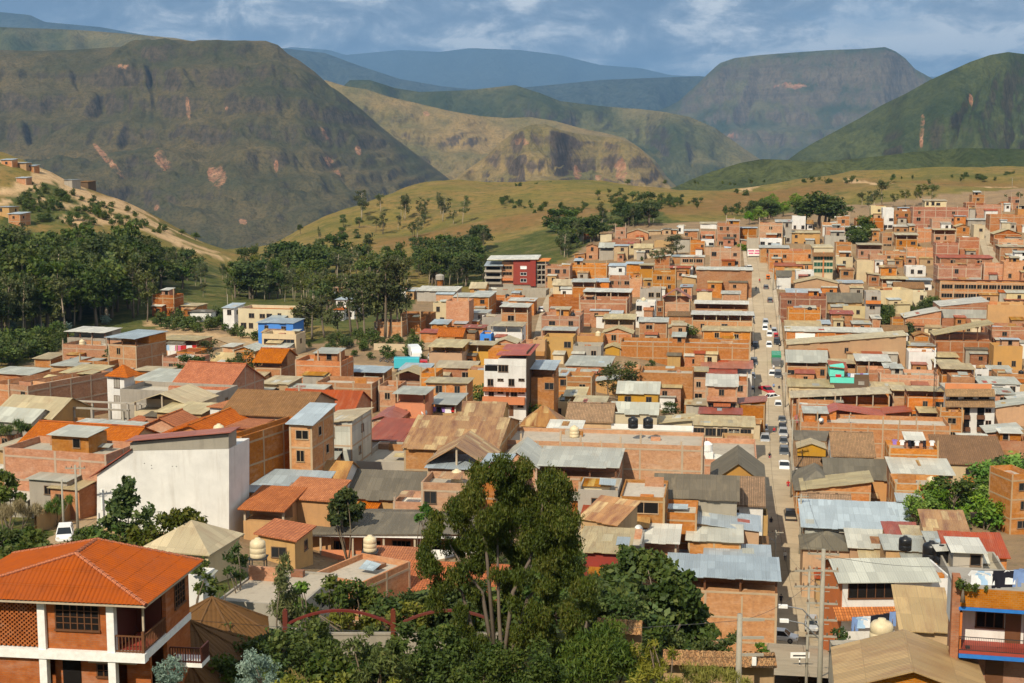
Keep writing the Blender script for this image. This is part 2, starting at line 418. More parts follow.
def np_mesh(name, v, f, mat, smooth=True):
    me = bpy.data.meshes.new(name)
    me.vertices.add(len(v)); me.vertices.foreach_set('co', np.asarray(v, np.float32).ravel())
    k = f.shape[1]
    me.loops.add(f.size); me.loops.foreach_set('vertex_index', f.ravel().astype(np.int32))
    me.polygons.add(len(f)); me.polygons.foreach_set('loop_start', np.arange(0, f.size, k, dtype=np.int32))
    me.polygons.foreach_set('loop_total', np.full(len(f), k, np.int32))
    me.polygons.foreach_set('use_smooth', np.full(len(f), smooth, bool))
    me.materials.append(mat); me.update(calc_edges=True); me.validate()
    return me
def attr_col(me, name, arr):
    a = me.color_attributes.new(name, 'FLOAT_COLOR', 'POINT'); a.data.foreach_set('color', np.asarray(arr, np.float32).ravel())
def attr_f(me, name, arr):
    a = me.attributes.new(name, 'FLOAT', 'POINT'); a.data.foreach_set('value', np.asarray(arr, np.float32).ravel())

n = NT('ground', .95, .1); ob = n.tc('Object')
at_ = n.n('ShaderNodeAttribute', attribute_name='zone'); sep = n.n('ShaderNodeSeparateColor'); n.l(at_.outputs[0], sep.inputs[0])
ar = n.n('ShaderNodeAttribute', attribute_name='redfield').outputs['Fac']
n1 = n.noise(ob, .02, 6, .62); n2 = n.noise(ob, .16, 5, .65); n3 = n.noise(ob, 1.1, 5, .65)
dry = n.ramp(n1, [(.3, (.115, .105, .028, 1)), (.45, (.20, .150, .040, 1)), (.58, (.235, .150, .050, 1)), (.75, (.09, .100, .026, 1))])
dry = n.mix(n.step(n2, .45, .7), dry, (.085, .092, .025, 1))
dry = n.mix(n.math('MULTIPLY', n.step(n3, .5, .75), .5), dry, (.055, .065, .02, 1))
dry = n.mix(n.math('MULTIPLY', ar, .75), dry, n.mix(n.step(n2, .3, .7), (.23, .110, .042, 1), (.15, .10, .035, 1)))
grn = n.ramp(n2, [(.3, (.045, .055, .015, 1)), (.5, (.080, .092, .024, 1)), (.7, (.16, .135, .045, 1))])
grn = n.mix(n.math('MULTIPLY', n.step(n3, .45, .7), .6), grn, (.026, .036, .010, 1))
earth = n.mix(n.step(n2, .35, .7), (.52, .36, .20, 1), (.40, .25, .125, 1)); earth = n.mix(n.math('MULTIPLY', n.step(n3, .5, .75), .5), earth, (.30, .19, .10, 1))
yard = n.mix(n.step(n2, .35, .65), (.30, .20, .11, 1), (.22, .15, .09, 1)); yard = n.mix(n.step(n3, .55, .75), yard, (.10, .11, .04, 1))
c = n.mix(sep.outputs[2], dry, grn); c = n.mix(sep.outputs[0], c, yard); c = n.mix(sep.outputs[1], c, earth)
n5 = n.noise(ob, .45, 4, .75); c = n.mix(n.math('MULTIPLY', n.step(n5, .54, .66), n.math('MULTIPLY', n.math('SUBTRACT', 1., sep.outputs[0]), .55)), c, (.045, .052, .016, 1)); c = n.mix(n.math('MULTIPLY', n.step(n.noise(ob, .07, 5, .7), .56, .66), n.math('MULTIPLY', n.math('SUBTRACT', 1., sep.outputs[0]), .35)), c, (.30, .20, .095, 1))
n.bump(n3, .7, .5)
M['ground'] = n.col(c)
gm = np_mesh('ground', vz, fq, M['ground'])
attr_col(gm, 'zone', zone); attr_f(gm, 'redfield', red)
go = bpy.data.objects.new('ground', gm); COL.objects.link(go); go['kind'] = 'structure'

# ---------------------------------------------------------------- mountains: each a landform at its own distance
def m_mount(name, grass, dark, rock, gs=.004, scar=None, rocky=.5, patch=None, speck=.85):
    n = NT(name, .95, .05); ob = n.tc('Object'); geo = n.n('ShaderNodeNewGeometry'); sp = n.n('ShaderNodeSeparateXYZ'); n.l(geo.outputs['Normal'], sp.inputs[0])
    a = n.noise(ob, gs, 7, .62); b = n.noise(ob, gs * 6, 6, .65); c3 = n.noise(n.map(ob, (1, 1, .35)), gs * 14, 5, .65)
    c = n.mix(n.step(a, .38, .62), grass, dark)
    c = n.mix(n.math('MULTIPLY', n.step(b, .48, .68), .6), c, n.hsv(dark, .5, 1., .6))
    if patch: c = n.mix(n.step(n.noise(ob, gs * .45, 4, .5), .52, .62), c, patch)
    steep = n.math('SUBTRACT', 1., sp.outputs[2])
    st = n.math('ADD', steep, n.math('MULTIPLY', n.math('SUBTRACT', c3, .5), .7))
    c = n.mix(n.step(st, rocky - .06, rocky + .12), c, n.mix(n.step(c3, .4, .65), rock, n.hsv(rock, .5, .9, .45)))
    sc = n.n('ShaderNodeAttribute', attribute_name='scar').outputs['Fac']
    s2 = n.math('MULTIPLY', n.step(n.math('ADD', sc, n.math('MULTIPLY', n.math('SUBTRACT', c3, .5), 2.2)), .55, .8), n.math('MULTIPLY', n.step(b, .36, .52), .95))
    c = n.mix(s2, c, n.mix(n.step(c3, .4, .6), (.42, .235, .135, 1), (.28, .13, .07, 1)))
    sp2 = n.n('ShaderNodeSeparateXYZ'); n.l(ob, sp2.inputs[0]); sn = n.noise(n.map(ob, (.12, .12, 2.2)), gs * 9, 5, .6)
    c = n.mix(n.math('MULTIPLY', n.step(sn, .5, .62), n.step(st, rocky - .25, rocky)), c, n.mix(.6, c, n.hsv(rock, .5, .8, .5)))
    c4 = n.noise(ob, gs * 30, 6, .75); c = n.mix(n.math('MULTIPLY', n.step(c4, .47, .58), speck), c, n.hsv(dark, .5, 1., .42)); c = n.mix(n.math('MULTIPLY', n.step(n.noise(ob, gs * 55, 3, .7), .60, .70), .5 * speck), c, n.hsv(rock, .5, .9, 1.5))
    n.bump(n.math('ADD', b, n.math('MULTIPLY', c3, .5)), 1., 1 / gs * .045)
    M[name] = n.col(c)
def interp(tab, x):
    if x <= tab[0][0]: return tab[0][1]
    for (a, b), (c, d) in zip(tab[:-1], tab[1:]):
        if x <= c: return b + (d - b) * (x - a) / (c - a + 1e-9)
    return tab[-1][1]
def massif(name, prof, D, front, back, base, curve, mat, gully=.25, gsc=1., cols=300, rows=90, wob=.06, seed=0., rough=1., scars=(), hgt=None, wobk=3., strata=0.):
    x0, x1 = prof[0][0], prof[-1][0]
    V = []; S = []
    ts = np.concatenate([np.linspace(-1, 0, 14)[:-1], np.linspace(0, 1, rows)])
    for i in range(cols + 1):
        px = x0 + (x1 - x0) * i / cols
        py = interp(prof, px)
        Dl = (interp(D, px) if isinstance(D, list) else D)
        Dl *= 1 + wob * mn.fractal((px * .011 * wobk / 3, seed, 1.7), 1., 2., 3)
        bz = base
        for t in ts:
            dd = Dl - t * front if t >= 0 else Dl - t * back
            cz = -(py - 150) / F * Dl * 1.0        # height of the crest seen at py (small-angle, checked against proj)
            r = ray(px, py); cz = r[2] / r[1] * Dl
            xx = r[0] / r[1] * dd
            if t >= 0:
                g = interp(curve, t)
                z = cz - (cz - bz) * g
                u = xx / (front * .22 * gsc); w = t * 1.6
                wx = mn.fractal((u * .6, w, seed + 5.), 1., 2., 3) * 1.1
                rg = abs(mn.fractal((u + wx + w * .5, w * .8, seed), 1., 2.1, 5))
                fine = mn.fractal((u * 4., w * 5., seed + 9.), .9, 2.1, 4)
                env = min(1., t * 5.) * (1 - .5 * t)
                z += (cz - bz) * env * (gully * ((rg + .12) ** .7 - .55) + .045 * rough * fine)
                z += (cz - bz) * .010 * rough * mn.noise((u * 11, w * 13, seed)) * env
                if strata:
                    per_ = strata * (cz - bz); zz_ = (z + .35 * per_ * mn.fractal((u * .7, w * 1.3, seed + 3.), 1., 2., 3)) / per_; fr_ = zz_ - math.floor(zz_); k_ = fr_ * fr_ * (3 - 2 * fr_); k_ = k_ * k_ * (3 - 2 * k_); z += (k_ - fr_) * per_ * .75 * env
            else:
                z = cz + t * (cz - bz) * .9
            V.append((xx, dd, z)); 
    V = np.array(V); nr = len(ts)
    idx = np.arange((cols + 1) * nr).reshape(cols + 1, nr)
    f = np.stack([idx[:-1, :-1], idx[1:, :-1], idx[1:, 1:], idx[:-1, 1:]], -1).reshape(-1, 4)
    zc_ = V[:, 1] * CT - V[:, 2] * ST; ppx = 512 + F * V[:, 0] / zc_; ppy = 341.5 - F * (V[:, 1] * ST + V[:, 2] * CT) / zc_
    s = np.zeros(len(V)); front_m = np.tile(ts >= 0, cols + 1)
    for cx, cy, rx, ry, sk in scars:
        q = ((ppx - cx - (ppy - cy) * sk) / rx) ** 2 + ((ppy - cy) / ry) ** 2
        s = np.maximum(s, np.clip(1.25 - q, 0, 1))
    me = np_mesh(name, V, f, M[mat])
    attr_f(me, 'scar', s * front_m)
    o = bpy.data.objects.new(name, me); COL.objects.link(o); o['kind'] = 'structure'
    return o
m_mount('mt_far', (.06, .075, .06, 1), (.045, .06, .05, 1), (.10, .10, .09, 1), .0006)
m_mount('mt_mesa', (.12, .11, .055, 1), (.040, .055, .030, 1), (.16, .13, .09, 1), .0022, rocky=.42, speck=.25)
m_mount('mt_left', (.125, .095, .042, 1), (.058, .058, .025, 1), (.11, .085, .055, 1), .0045, rocky=.40, speck=.6)
m_mount('mt_brown', (.27, .185, .075, 1), (.135, .12, .048, 1), (.15, .11, .08, 1), .004, rocky=.46, speck=.4)
m_mount('mt_green', (.085, .095, .032, 1), (.040, .055, .020, 1), (.12, .10, .055, 1), .004, rocky=.6, speck=.5)
m_mount('mt_mid', (.12, .115, .045, 1), (.042, .055, .024, 1), (.12, .10, .07, 1), .002, patch=(.21, .165, .07, 1), rocky=.5, speck=.4)
ST_ = [(0,0),(.1,.12),(.3,.38),(.6,.7),(1,1)]
CLIFF = [(0,0),(.10,.035),(.16,.14),(.22,.22),(.30,.40),(.45,.56),(.7,.8),(1,1)]
massif('far_mountains', [(-160,8),(0,12),(30,15),(45,22),(100,27),(150,36),(190,42),(230,60),(300,90)], 15000, 5000, 3000, -250, ST_, 'mt_far', cols=140, rows=30, seed=1.)
massif('far_mountains', [(230,60),(290,47),(330,50),(345,55),(400,50),(440,52),(470,48),(520,50),(560,55),(600,65),(640,68),(670,75),(720,78),(800,74),(900,78),(1000,74),(1200,74)], 27000, 8000, 4000, -300, ST_, 'mt_far', cols=200, rows=30, seed=2.)
massif('far_mountains', [(200,50),(260,46),(290,49),(325,53),(360,66),(400,79),(440,86),(480,90),(520,92),(600,110)], 14000, 4500, 3000, -250, ST_, 'mt_far', cols=160, rows=36, seed=3.)
massif('far_mountains', [(440,112),(480,92),(540,86),(600,80),(650,78),(700,76),(760,84),(850,100),(1000,100)], 12500, 3500, 3000, -280, ST_, 'mt_far', cols=160, rows=36, seed=4.)
massif('mesa_mountain', [(600,140),(640,116),(668,107),(680,100),(695,86),(712,70),(720,63),(735,58),(760,55),(800,52),(830,50),(860,49),(885,47),(895,51),(905,58),(915,69),(924,74),(950,88),(1000,105),(1100,125)], 9500, 1700, 1500, -240, [(0,0),(.02,.03),(.05,.13),(.10,.30),(.18,.48),(.3,.62),(.5,.78),(.75,.9),(1,1)], 'mt_mesa', strata=.16, rough=1.6, gsc=1.6, gully=.26, cols=260, rows=90, wob=.02, seed=5., scars=[(792,86,22,3.5,0),(728,136,14,2,0)])
massif('plateau_hills', [(-160,24),(0,27),(80,30),(130,34),(175,38),(192,41),(220,50),(300,80)], 6500, 1800, 1000, -200, ST_, 'mt_mid', cols=150, rows=40, seed=6.)
massif('dark_hills', [(330,98),(350,80),(370,80),(395,88),(420,92),(470,90),(515,85),(540,93),(560,101),(600,106),(640,109),(665,112),(690,117),(715,128),(735,142),(752,154),(770,166),(800,180)], 6200, 1300, 1000, -270, ST_, 'mt_mid', gsc=1.5, gully=.32, cols=360, rows=110, seed=7.)
massif('left_mountain', [(-200,62),(-60,54),(0,50),(40,51),(70,50),(130,46),(200,42),(240,41),(266,41),(278,45),(288,54),(300,61),(315,72),(330,86),(345,97),(360,108),(380,126),(400,142),(420,157),(440,172),(456,184),(480,196),(520,215)], 4300, 1500, 900, -235, CLIFF, 'mt_left', gully=.32, gsc=1.7, cols=620, rows=240, wob=.014, seed=8., rough=1.5, strata=.15,
       scars=[(162,160,9,13,.4),(217,176,11,14,.2),(108,160,5,22,.9),(188,108,3,14,.1),(325,134,4,9,.6),(332,165,6,12,.7),(358,150,4,6,.3),(276,166,3,8,0),(123,66,8,3,0),(157,208,5,4,0),(243,222,5,5,.5),(226,108,3,3,0)])
massif('brown_hills', [(300,100),(325,80),(345,86),(365,89),(390,97),(420,104),(450,111),(480,116),(505,118),(530,117),(555,121),(580,128),(605,133),(625,138),(640,148),(655,160),(668,178),(690,200)], 5000, 1000, 800, -245, ST_, 'mt_brown', gully=.26, gsc=1.8, cols=420, rows=140, wob=.015, seed=9., rough=1.2, strata=.2, scars=[(426,114,5,4,.2)])
massif('brown_spur', [(420,206),(440,190),(465,171),(485,157),(500,143),(515,131),(530,125),(545,124),(560,130),(580,134),(600,136),(620,139),(637,146),(650,158),(660,172),(668,184),(690,205)], 3600, 750, 600, -245, [(0,0),(.05,.02),(.12,.2),(.3,.42),(.6,.72),(1,1)], 'mt_brown', gully=.36, gsc=1.8, cols=380, rows=140, seed=10., rough=1.6, strata=.2, scars=[(621,170,8,14,.05),(577,172,5,9,.2),(600,178,9,4,0),(522,142,10,5,0)])
massif('green_mountain', [(740,186),(770,170),(785,162),(800,151),(815,142),(832,133),(860,118),(880,106),(905,94),(930,80),(950,71),(970,62),(990,55),(1008,52),(1024,54),(1080,62),(1200,90)], 3700, 1000, 900, -230, ST_, 'mt_green', rough=1.4, gsc=1.6, gully=.30, cols=420, rows=140, seed=11., scars=[(971,100,2.5,8,.1),(922,130,3,22,-.05)])
massif('green_hills', [(640,200),(675,187),(690,180),(705,174),(720,169),(740,163),(762,159),(790,160),(812,162),(840,160),(862,158),(890,155),(912,152),(940,150),(962,148),(1024,149),(1100,150),(1200,152)], 1900, 650, 500, -190, ST_, 'mt_green', gully=.16, cols=240, rows=50, seed=12.)
# ---------------------------------------------------------------- houses
STOREY = 2.75
HOUSES = []          # dicts for labelling and for placing things on roofs
KEY = {}
WNAME = {'o': ('brick_house', 'orange brick'), 'r': ('brick_house', 'red brick'), 'p': ('brick_house', 'pale brick'), 'c': ('concrete_house', 'grey concrete'), 'w': ('white_house', 'white walled'),
         'k': ('plastered_house', 'cream walled'), 'y': ('plastered_house', 'ochre walled'), 'q': ('plastered_house', 'orange painted'), 'b': ('plastered_house', 'bright blue'), 't': ('plastered_house', 'turquoise'), 'n': ('plastered_house', 'brown walled'),
         'd': ('adobe_house', 'tan adobe'), 'm': ('plastered_house', 'deep red'), 'z': ('metal_shed', 'tin walled'), 'redbrick': ('brick_house', 'red brick')}
CNAME = {'g': 'grey tin roof', 'l': 'pale tin roof', 's': 'bluish tin roof', 'u': 'rusty tin roof', 'e': 'straw coloured tin roof', 'R': 'red tin roof', 'D': 'dark grey roof', 'T': 'terracotta tile roof', 'O': 'old brown tile roof', 'X': 'flat concrete roof', 'N': 'brown tile roof', 'z': 'pale tin roof', 'a': 'tan sheet roof'}
TH_ROOF = {'T': .16, 'O': .2, 'N': .14}
_wm = {}
def window_mesh(w, h, fr='winframe', gl='glass', bars=1, hb=0):
    k = (round(w, 1), round(h, 1), fr, gl, bars, hb)
    if k not in _wm:
        w, h = k[0], k[1]
        b = MB(); t = .07
        b.box(-w / 2, w / 2, -.012, .05, 0, h, 1, 'b')
        b.box(-w / 2 - t, -w / 2, -.06, .04, -t, h + t, 0); b.box(w / 2, w / 2 + t, -.06, .04, -t, h + t, 0)
        b.box(-w / 2, w / 2, -.06, .04, h, h + t, 0); b.box(-w / 2 - .1, w / 2 + .1, -.12, .04, -t - .03, 0, 0)
        for i in range(bars):
            x = -w / 2 + w * (i + 1) / (bars + 1); b.box(x - .03, x + .03, -.045, -.014, 0, h, 0)
        for i in range(hb):
            z = h * (i + 1) / (hb + 1); b.box(-w / 2, w / 2, -.04, -.016, z - .02, z + .02, 0)
        _wm[k] = b.mesh('window', [M[fr], M[gl]])
    return _wm[k]
_dm = {}
def door_mesh(w, h, m):
    k = (round(w, 1), round(h, 1), m)
    if k not in _dm:
        b = MB(); b.box(-w / 2, w / 2, -.05, .04, 0, h, 0, 'b'); b.box(-w / 2 - .08, -w / 2, -.08, .04, 0, h + .08, 1); b.box(w / 2, w / 2 + .08, -.08, .04, 0, h + .08, 1); b.box(-w / 2, w / 2, -.08, .04, h, h + .08, 1)
        b.box(-.02, .02, -.062, -.05, .1, h - .1, 1)
        _dm[k] = b.mesh('door', [M[m], M['winframe']])
    return _dm[k]
def solve_front(pc, yt, hh, dmin, dmax):
    p = on_ground(pc, yt, hh, dmin, dmax)
    return p
def facade_x(P, yaw, px, py):
    """local x on the facade through P (2-D) hit by the plan ray of pixel px"""
    r = ray(px, py); c, s = math.cos(yaw), math.sin(yaw)
    # P + u*(c,s) = k*(r0,r1)
    det = c * (-r[1]) - s * (-r[0])
    return (-P[0] * (-r[1]) - (-P[1]) * (-r[0])) / det if abs(det) > 1e-6 else 0
def house(xl, xr, yt, st, R_='S', Wm='o', C='g', n=2, dp=None, yaw=None, rise=None, ov=.35, opn=False, band=False, frame=None, sidewin=None, tank=False, hut=False, key=None, desc=None, lm=None, d=None, winm=None, bal=False, door=None, col=4.0, seedv=None, name=None, dmin=60, wh=1.15, ww=1.15, rough=True, parapet=.8, cat='house', zwin=None, annex=True):
    if Wm not in WNAME: Wm = {'e': 'd', 's': 'p', 'l': 'w', 'g': 'c'}.get(Wm, 'p')
    if C not in CNAME: C = {'n': 'N', 'd': 'D'}.get(C, 'e')
    rnd = random.Random(int(xl * 131 + yt * 17 + xr)); pc = (xl + xr) / 2
    hh = st * STOREY
    if yaw is None: yaw = -8.8 if pc > 420 else -8.8 - (420 - pc) / 420 * 9
    yaw = R(yaw)
    P = at(pc, yt, d) if d else solve_front(pc, yt, hh, dmin, 1100)
    if dp is None: dp = min(9, max(6, (xr - xl) * P.y / F * .8)) * rnd.uniform(.9, 1.15)
    gz = P.z - (hh if d else 0)
    if not d: gz = P.z
    if not d and P.y < 480:                              # keep the row order: what stands lower in the view stands nearer
        d0 = P.y; dl = d0
        for q in HOUSES:
            if q.get('special'): continue
            if min(xr, q['xr']) - max(xl, q['xl']) > .35 * min(xr - xl, q['xr'] - q['xl']) and q['py'] < yt - 5 and q['dist'] - dp - .6 < dl: dl = q['dist'] - dp - .6
        if dl < d0:
            dl = max(dl, d0 * .88); P = at(pc, yt, dl); gz = ground(P.x, P.y); gz = min(gz, P.z - 1.4); hh = P.z - gz; st = hh / STOREY
    dist = P.y
    u0 = facade_x(P, yaw, xl, yt); u1 = facade_x(P, yaw, xr, yt)
    w = max(2.0, u1 - u0); um = (u0 + u1) / 2
    cx, cy = P.x + um * math.cos(yaw), P.y + um * math.sin(yaw)
    if rise is None: rise = {'S': rnd.uniform(-.1, .55), 'B': .8, 'G': dp * .22, 'E': w * .17, 'H': min(w, dp) * .24, 'L': w * .12, 'R': w * .12, 'F': 0}[R_]
    if name is None: name = WNAME[Wm][0]
    root = thing(name, 'x', cat, (cx, cy, gz), yaw)
    h = hh; bw = w / 2; FD = -3.0
    if frame is None: frame = Wm in 'orp' and rnd.random() < .85
    roofm = M[C]; wallm = M[Wm]
    wb = MB()
    # roof planes as functions of local x, y
    fz = {'S': lambda x, y: h + rise * y / dp, 'B': lambda x, y: h + rise * (1 - y / dp), 'G': lambda x, y: h + rise * (1 - abs(2 * y / dp - 1)), 'E': lambda x, y: h + rise * (1 - abs(x / bw)),
          'L': lambda x, y: h + rise * (.5 - x / w), 'R': lambda x, y: h + rise * (.5 + x / w), 'H': lambda x, y: h, 'F': lambda x, y: h}[R_]
    if opn:
        hw = h - rnd.uniform(1.25, 1.6)
        wb.box(-bw, bw, 0, dp, FD, hw, 0, 'd')
        yb = dp * .42
        ib = MB(); ib.box(-bw + .02, bw - .02, yb, dp - .02, hw - .1, min(fz(-bw, yb), fz(bw, yb)) - .02, 0, 'd')
        wi = rnd.choice((0, 1, 1))
        ib.build('back_room', wallm, root)
        npst = max(2, int(w / 3.2) + 1)
        pm = MB(); pm.box(-.11, .11, -.11, .11, 0, 1.0, 0); pme = pm.mesh('post', M['beam'] if rnd.random() < .6 else M['wood'])
        for i in range(npst):
            x = -bw + .15 + (w - .3) * i / (npst - 1)
            inst('post', pme, root, (x, .14, hw), 0, (1, 1, fz(x, .14) - hw - .03))
    else:
        hw = h
        if R_ == 'F':
            t = .18; pz = h - parapet
            wb.box(-bw, bw, 0, dp, FD, h, 0, 'td')
            wb.face([(-bw, 0, h), (bw, 0, h), (bw - t, t, h), (-bw + t, t, h)], 0); wb.face([(bw, 0, h), (bw, dp, h), (bw - t, dp - t, h), (bw - t, t, h)], 0)
            wb.face([(bw, dp, h), (-bw, dp, h), (-bw + t, dp - t, h), (bw - t, dp - t, h)], 0); wb.face([(-bw, dp, h), (-bw, 0, h), (-bw + t, t, h), (-bw + t, dp - t, h)], 0)
            wb.face([(-bw + t, t, pz), (-bw + t, t, h), (bw - t, t, h), (bw - t, t, pz)][::-1], 0); wb.face([(-bw + t, dp - t, pz), (bw - t, dp - t, pz), (bw - t, dp - t, h), (-bw + t, dp - t, h)], 0)
            wb.face([(-bw + t, t, pz), (-bw + t, dp - t, pz), (-bw + t, dp - t, h), (-bw + t, t, h)], 0); wb.face([(bw - t, t, pz), (bw - t, t, h), (bw - t, dp - t, h), (bw - t, dp - t, pz)], 0)
        else:
            g = lambda x, y: (x, y, fz(x, y))
            fr = [(-bw, 0, FD), (bw, 0, FD), g(bw, 0)] + ([g(0, 0)] if R_ == 'E' else []) + [g(-bw, 0)]
            bk = [(bw, dp, FD), (-bw, dp, FD), g(-bw, dp)] + ([g(0, dp)] if R_ == 'E' else []) + [g(bw, dp)]
            rt = [(bw, 0, FD), (bw, dp, FD), g(bw, dp)] + ([g(bw, dp / 2)] if R_ == 'G' else []) + [g(bw, 0)]
            lf = [(-bw, dp, FD), (-bw, 0, FD), g(-bw, 0)] + ([g(-bw, dp / 2)] if R_ == 'G' else []) + [g(-bw, dp)]
            for q in (fr, bk, rt, lf): wb.face(q, 0)
    if frame:
        cw = .24
        nc = max(1, round(w / col))
        for i in range(nc + 1):
            if 0 < i < nc and rnd.random() < .12: continue
            x = -bw + (w - cw) * i / nc + (rnd.uniform(-.35, .35) if 0 < i < nc else 0); q_ = rnd.uniform(.75, 1.2) * cw if 0 < i < nc else cw; wb.box(x, x + q_, -.035, .02, FD, hw - .02 - (rnd.choice((0, 0, .5)) if 0 < i < nc else 0), 1, 'bd')
        ns = max(1, round(dp / 4))
        for sx in (-1, 1):
            for i in range(1, ns + 1):
                y = (dp - cw) * i / ns; a, b_ = (bw - .02, bw + .035) if sx > 0 else (-bw - .035, -bw + .02)
                wb.box(a, b_, y, y + cw, FD, min(fz(bw * sx, y), fz(bw * sx, y + cw)) - .05 if not opn else hw - .02, 1, 'd')
        k = 0; z = hw - (parapet if (R_ == 'F' and not opn) else .0)
        while z > 0 and k < 6:
            wb.box(-bw - .02, bw + .02, -.028, .03, z - .26, z - .03, 1, 'b')
            for sx in (-1, 1):
                a, b_ = (bw - .03, bw + .028) if sx > 0 else (-bw - .028, -bw + .03)
                wb.box(a, b_, .05, dp, z - .26, z - .03, 1)
            z -= STOREY; k += 1
    if R_ == 'F' and not opn and Wm in 'orpc' and rough:
        nc = max(1, round(w / col))
        for i in range(nc + 1):
            x = -bw + .05 + (w - .35) * i / nc
            if rnd.random() < .75:
                zz = rnd.choice((.25, .5, .9, 1.4, 1.9)); wb.box(x, x + .25, .02, .27, h - .05, h + zz, 1)
                for q in (.04, .2): wb.box(x + q, x + q + .02, .1, .12, h + zz, h + zz + .55, 1)
    wb.build('wall', [wallm, M['frame']], root)
    # roof
    rb = MB(); th = TH_ROOF.get(C, .07)
    o1 = ov; X0, X1, Y0, Y1 = -bw - o1, bw + o1, -o1 * 1.2, dp + o1
    if opn and R_ in 'SBGF': Y0 = -.7
    if R_ == 'F':
        if opn: rb.slab([(X0, Y0, h + .12), (X1, Y0, h + .12), (X1, Y1, h + .12), (X0, Y1, h + .12)], .2, 0)
        else: rb.slab([(-bw + .1, .1, h - parapet), (bw - .1, .1, h - parapet), (bw - .1, dp - .1, h - parapet), (-bw + .1, dp - .1, h - parapet)], .2, 0)
        rb.build('roof', M['slab'] if C in 'X' else roofm, root)
    else:
        z = lambda x, y: fz(x, y) + th + .012
        def ragged(pt, L, D_):
            """tin laid in sheets of unequal length: pt(u, v) gives the roof plane"""
            u = 0
            while u < L - .05:
                u2 = min(L, u + rnd.choice((.84, .84, 1.68, 2.5))); u2 = L if L - u2 < .5 else u2
                q0, q1 = rnd.uniform(-.22, .12), rnd.uniform(-.1, .15); dz = rnd.uniform(0, .035)
                pts = [pt(u, q0), pt(u2 - .004, q0 + rnd.uniform(-.05, .05)), pt(u2 - .004, D_ + q1), pt(u, D_ + q1)]
                rb.slab([(p[0], p[1], p[2] + dz + rnd.uniform(0, .03)) for p in pts], th, 0); u = u2
        tin = C in 'glsueRDa' and C not in TH_ROOF
        P4 = lambda a, b_, c_, d_: rb.slab([(a[0], a[1], z(*a)), (b_[0], b_[1], z(*b_)), (c_[0], c_[1], z(*c_)), (d_[0], d_[1], z(*d_))], th, 0)
        if R_ in 'SB' or R_ in 'LR':
            if tin: ragged(lambda u, v: (X0 + u, Y0 + v, z(X0 + u, Y0 + v)), X1 - X0, Y1 - Y0)
            else: P4((X0, Y0), (X1, Y0), (X1, Y1), (X0, Y1))
        elif R_ == 'G':
            zz = lambda y: h + th + rise * (1 - abs(2 * y / dp - 1)) + .012
            if tin: ragged(lambda u, v: (X0 + u, min(Y0 + v, dp / 2), zz(min(Y0 + v, dp / 2))), X1 - X0, dp / 2 - Y0)
            else: rb.slab([(X0, Y0, zz(Y0)), (X1, Y0, zz(Y0)), (X1, dp / 2, zz(dp / 2)), (X0, dp / 2, zz(dp / 2))], th, 0)
            rb.slab([(X0, dp / 2 + .003, zz(dp / 2)), (X1, dp / 2 + .003, zz(dp / 2)), (X1, Y1, zz(Y1)), (X0, Y1, zz(Y1))], th, 0)
        elif R_ == 'E':
            zz = lambda x: h + th + rise * (1 - abs(x / bw)) + .012
            rb.slab([(X0, Y0, zz(X0)), (0, Y0, zz(0)), (0, Y1, zz(0)), (X0, Y1, zz(X0))], th, 0)
            rb.slab([(.003, Y0, zz(0)), (X1, Y0, zz(X1)), (X1, Y1, zz(X1)), (.003, Y1, zz(0))], th, 0)
        elif R_ == 'H':
            k = min(w, dp) / 2 + o1; ex = max(0, bw + o1 - k); ey = max(0, (dp / 2 + o1) - k); ym = dp / 2
            A = [(X0, Y0, h), (X1, Y0, h), (X1, Y1, h), (X0, Y1, h)]
            r0, r1 = (-ex, ym - ey, h + rise), (ex, ym + ey, h + rise)
            if ex > ey: rb.face([A[0], A[1], r1, r0]); rb.face([A[2], A[3], r0, r1]); rb.face([A[1], A[2], r1]); rb.face([A[3], A[0], r0])
            else: rb.face([A[0], A[1], r0]); rb.face([A[1], A[2], r1, r0]); rb.face([A[2], A[3], r1]); rb.face([A[3], A[0], r0, r1])
            rb.slab(A, .12, 0)
        rb.build('roof', roofm, root)
        if C in 'TO' and R_ in 'GEH':
            rg = MB()
            if R_ == 'G': rg.tube([(X0, dp / 2, h + rise + th), (X1, dp / 2, h + rise + th)], [.16, .16], 6)
            elif R_ == 'E': rg.tube([(0, Y0, h + rise + th), (0, Y1, h + rise + th)], [.16, .16], 6)
            else:
                for a, b_ in ((A[0], r0), (A[1], r1 if ex > ey else r0), (A[2], r1), (A[3], r0 if ex > ey else r1)): rg.tube([a, b_], [.13, .13], 6)
                if ex + ey > .2: rg.tube([r0, r1], [.13, .13], 6)
            rg.build('ridge_cap', roofm, root)
    # windows on the front
    fr_, gl_ = winm or (('winframe', 'glass') if Wm not in 'orpc' or rnd.random() < .4 else ('frame', 'dark'))  # unglazed holes are not cut: a near-black pane paints the shade inside
    top = hw - (parapet - .25 if (R_ == 'F' and not opn) else 0)
    lev = 0
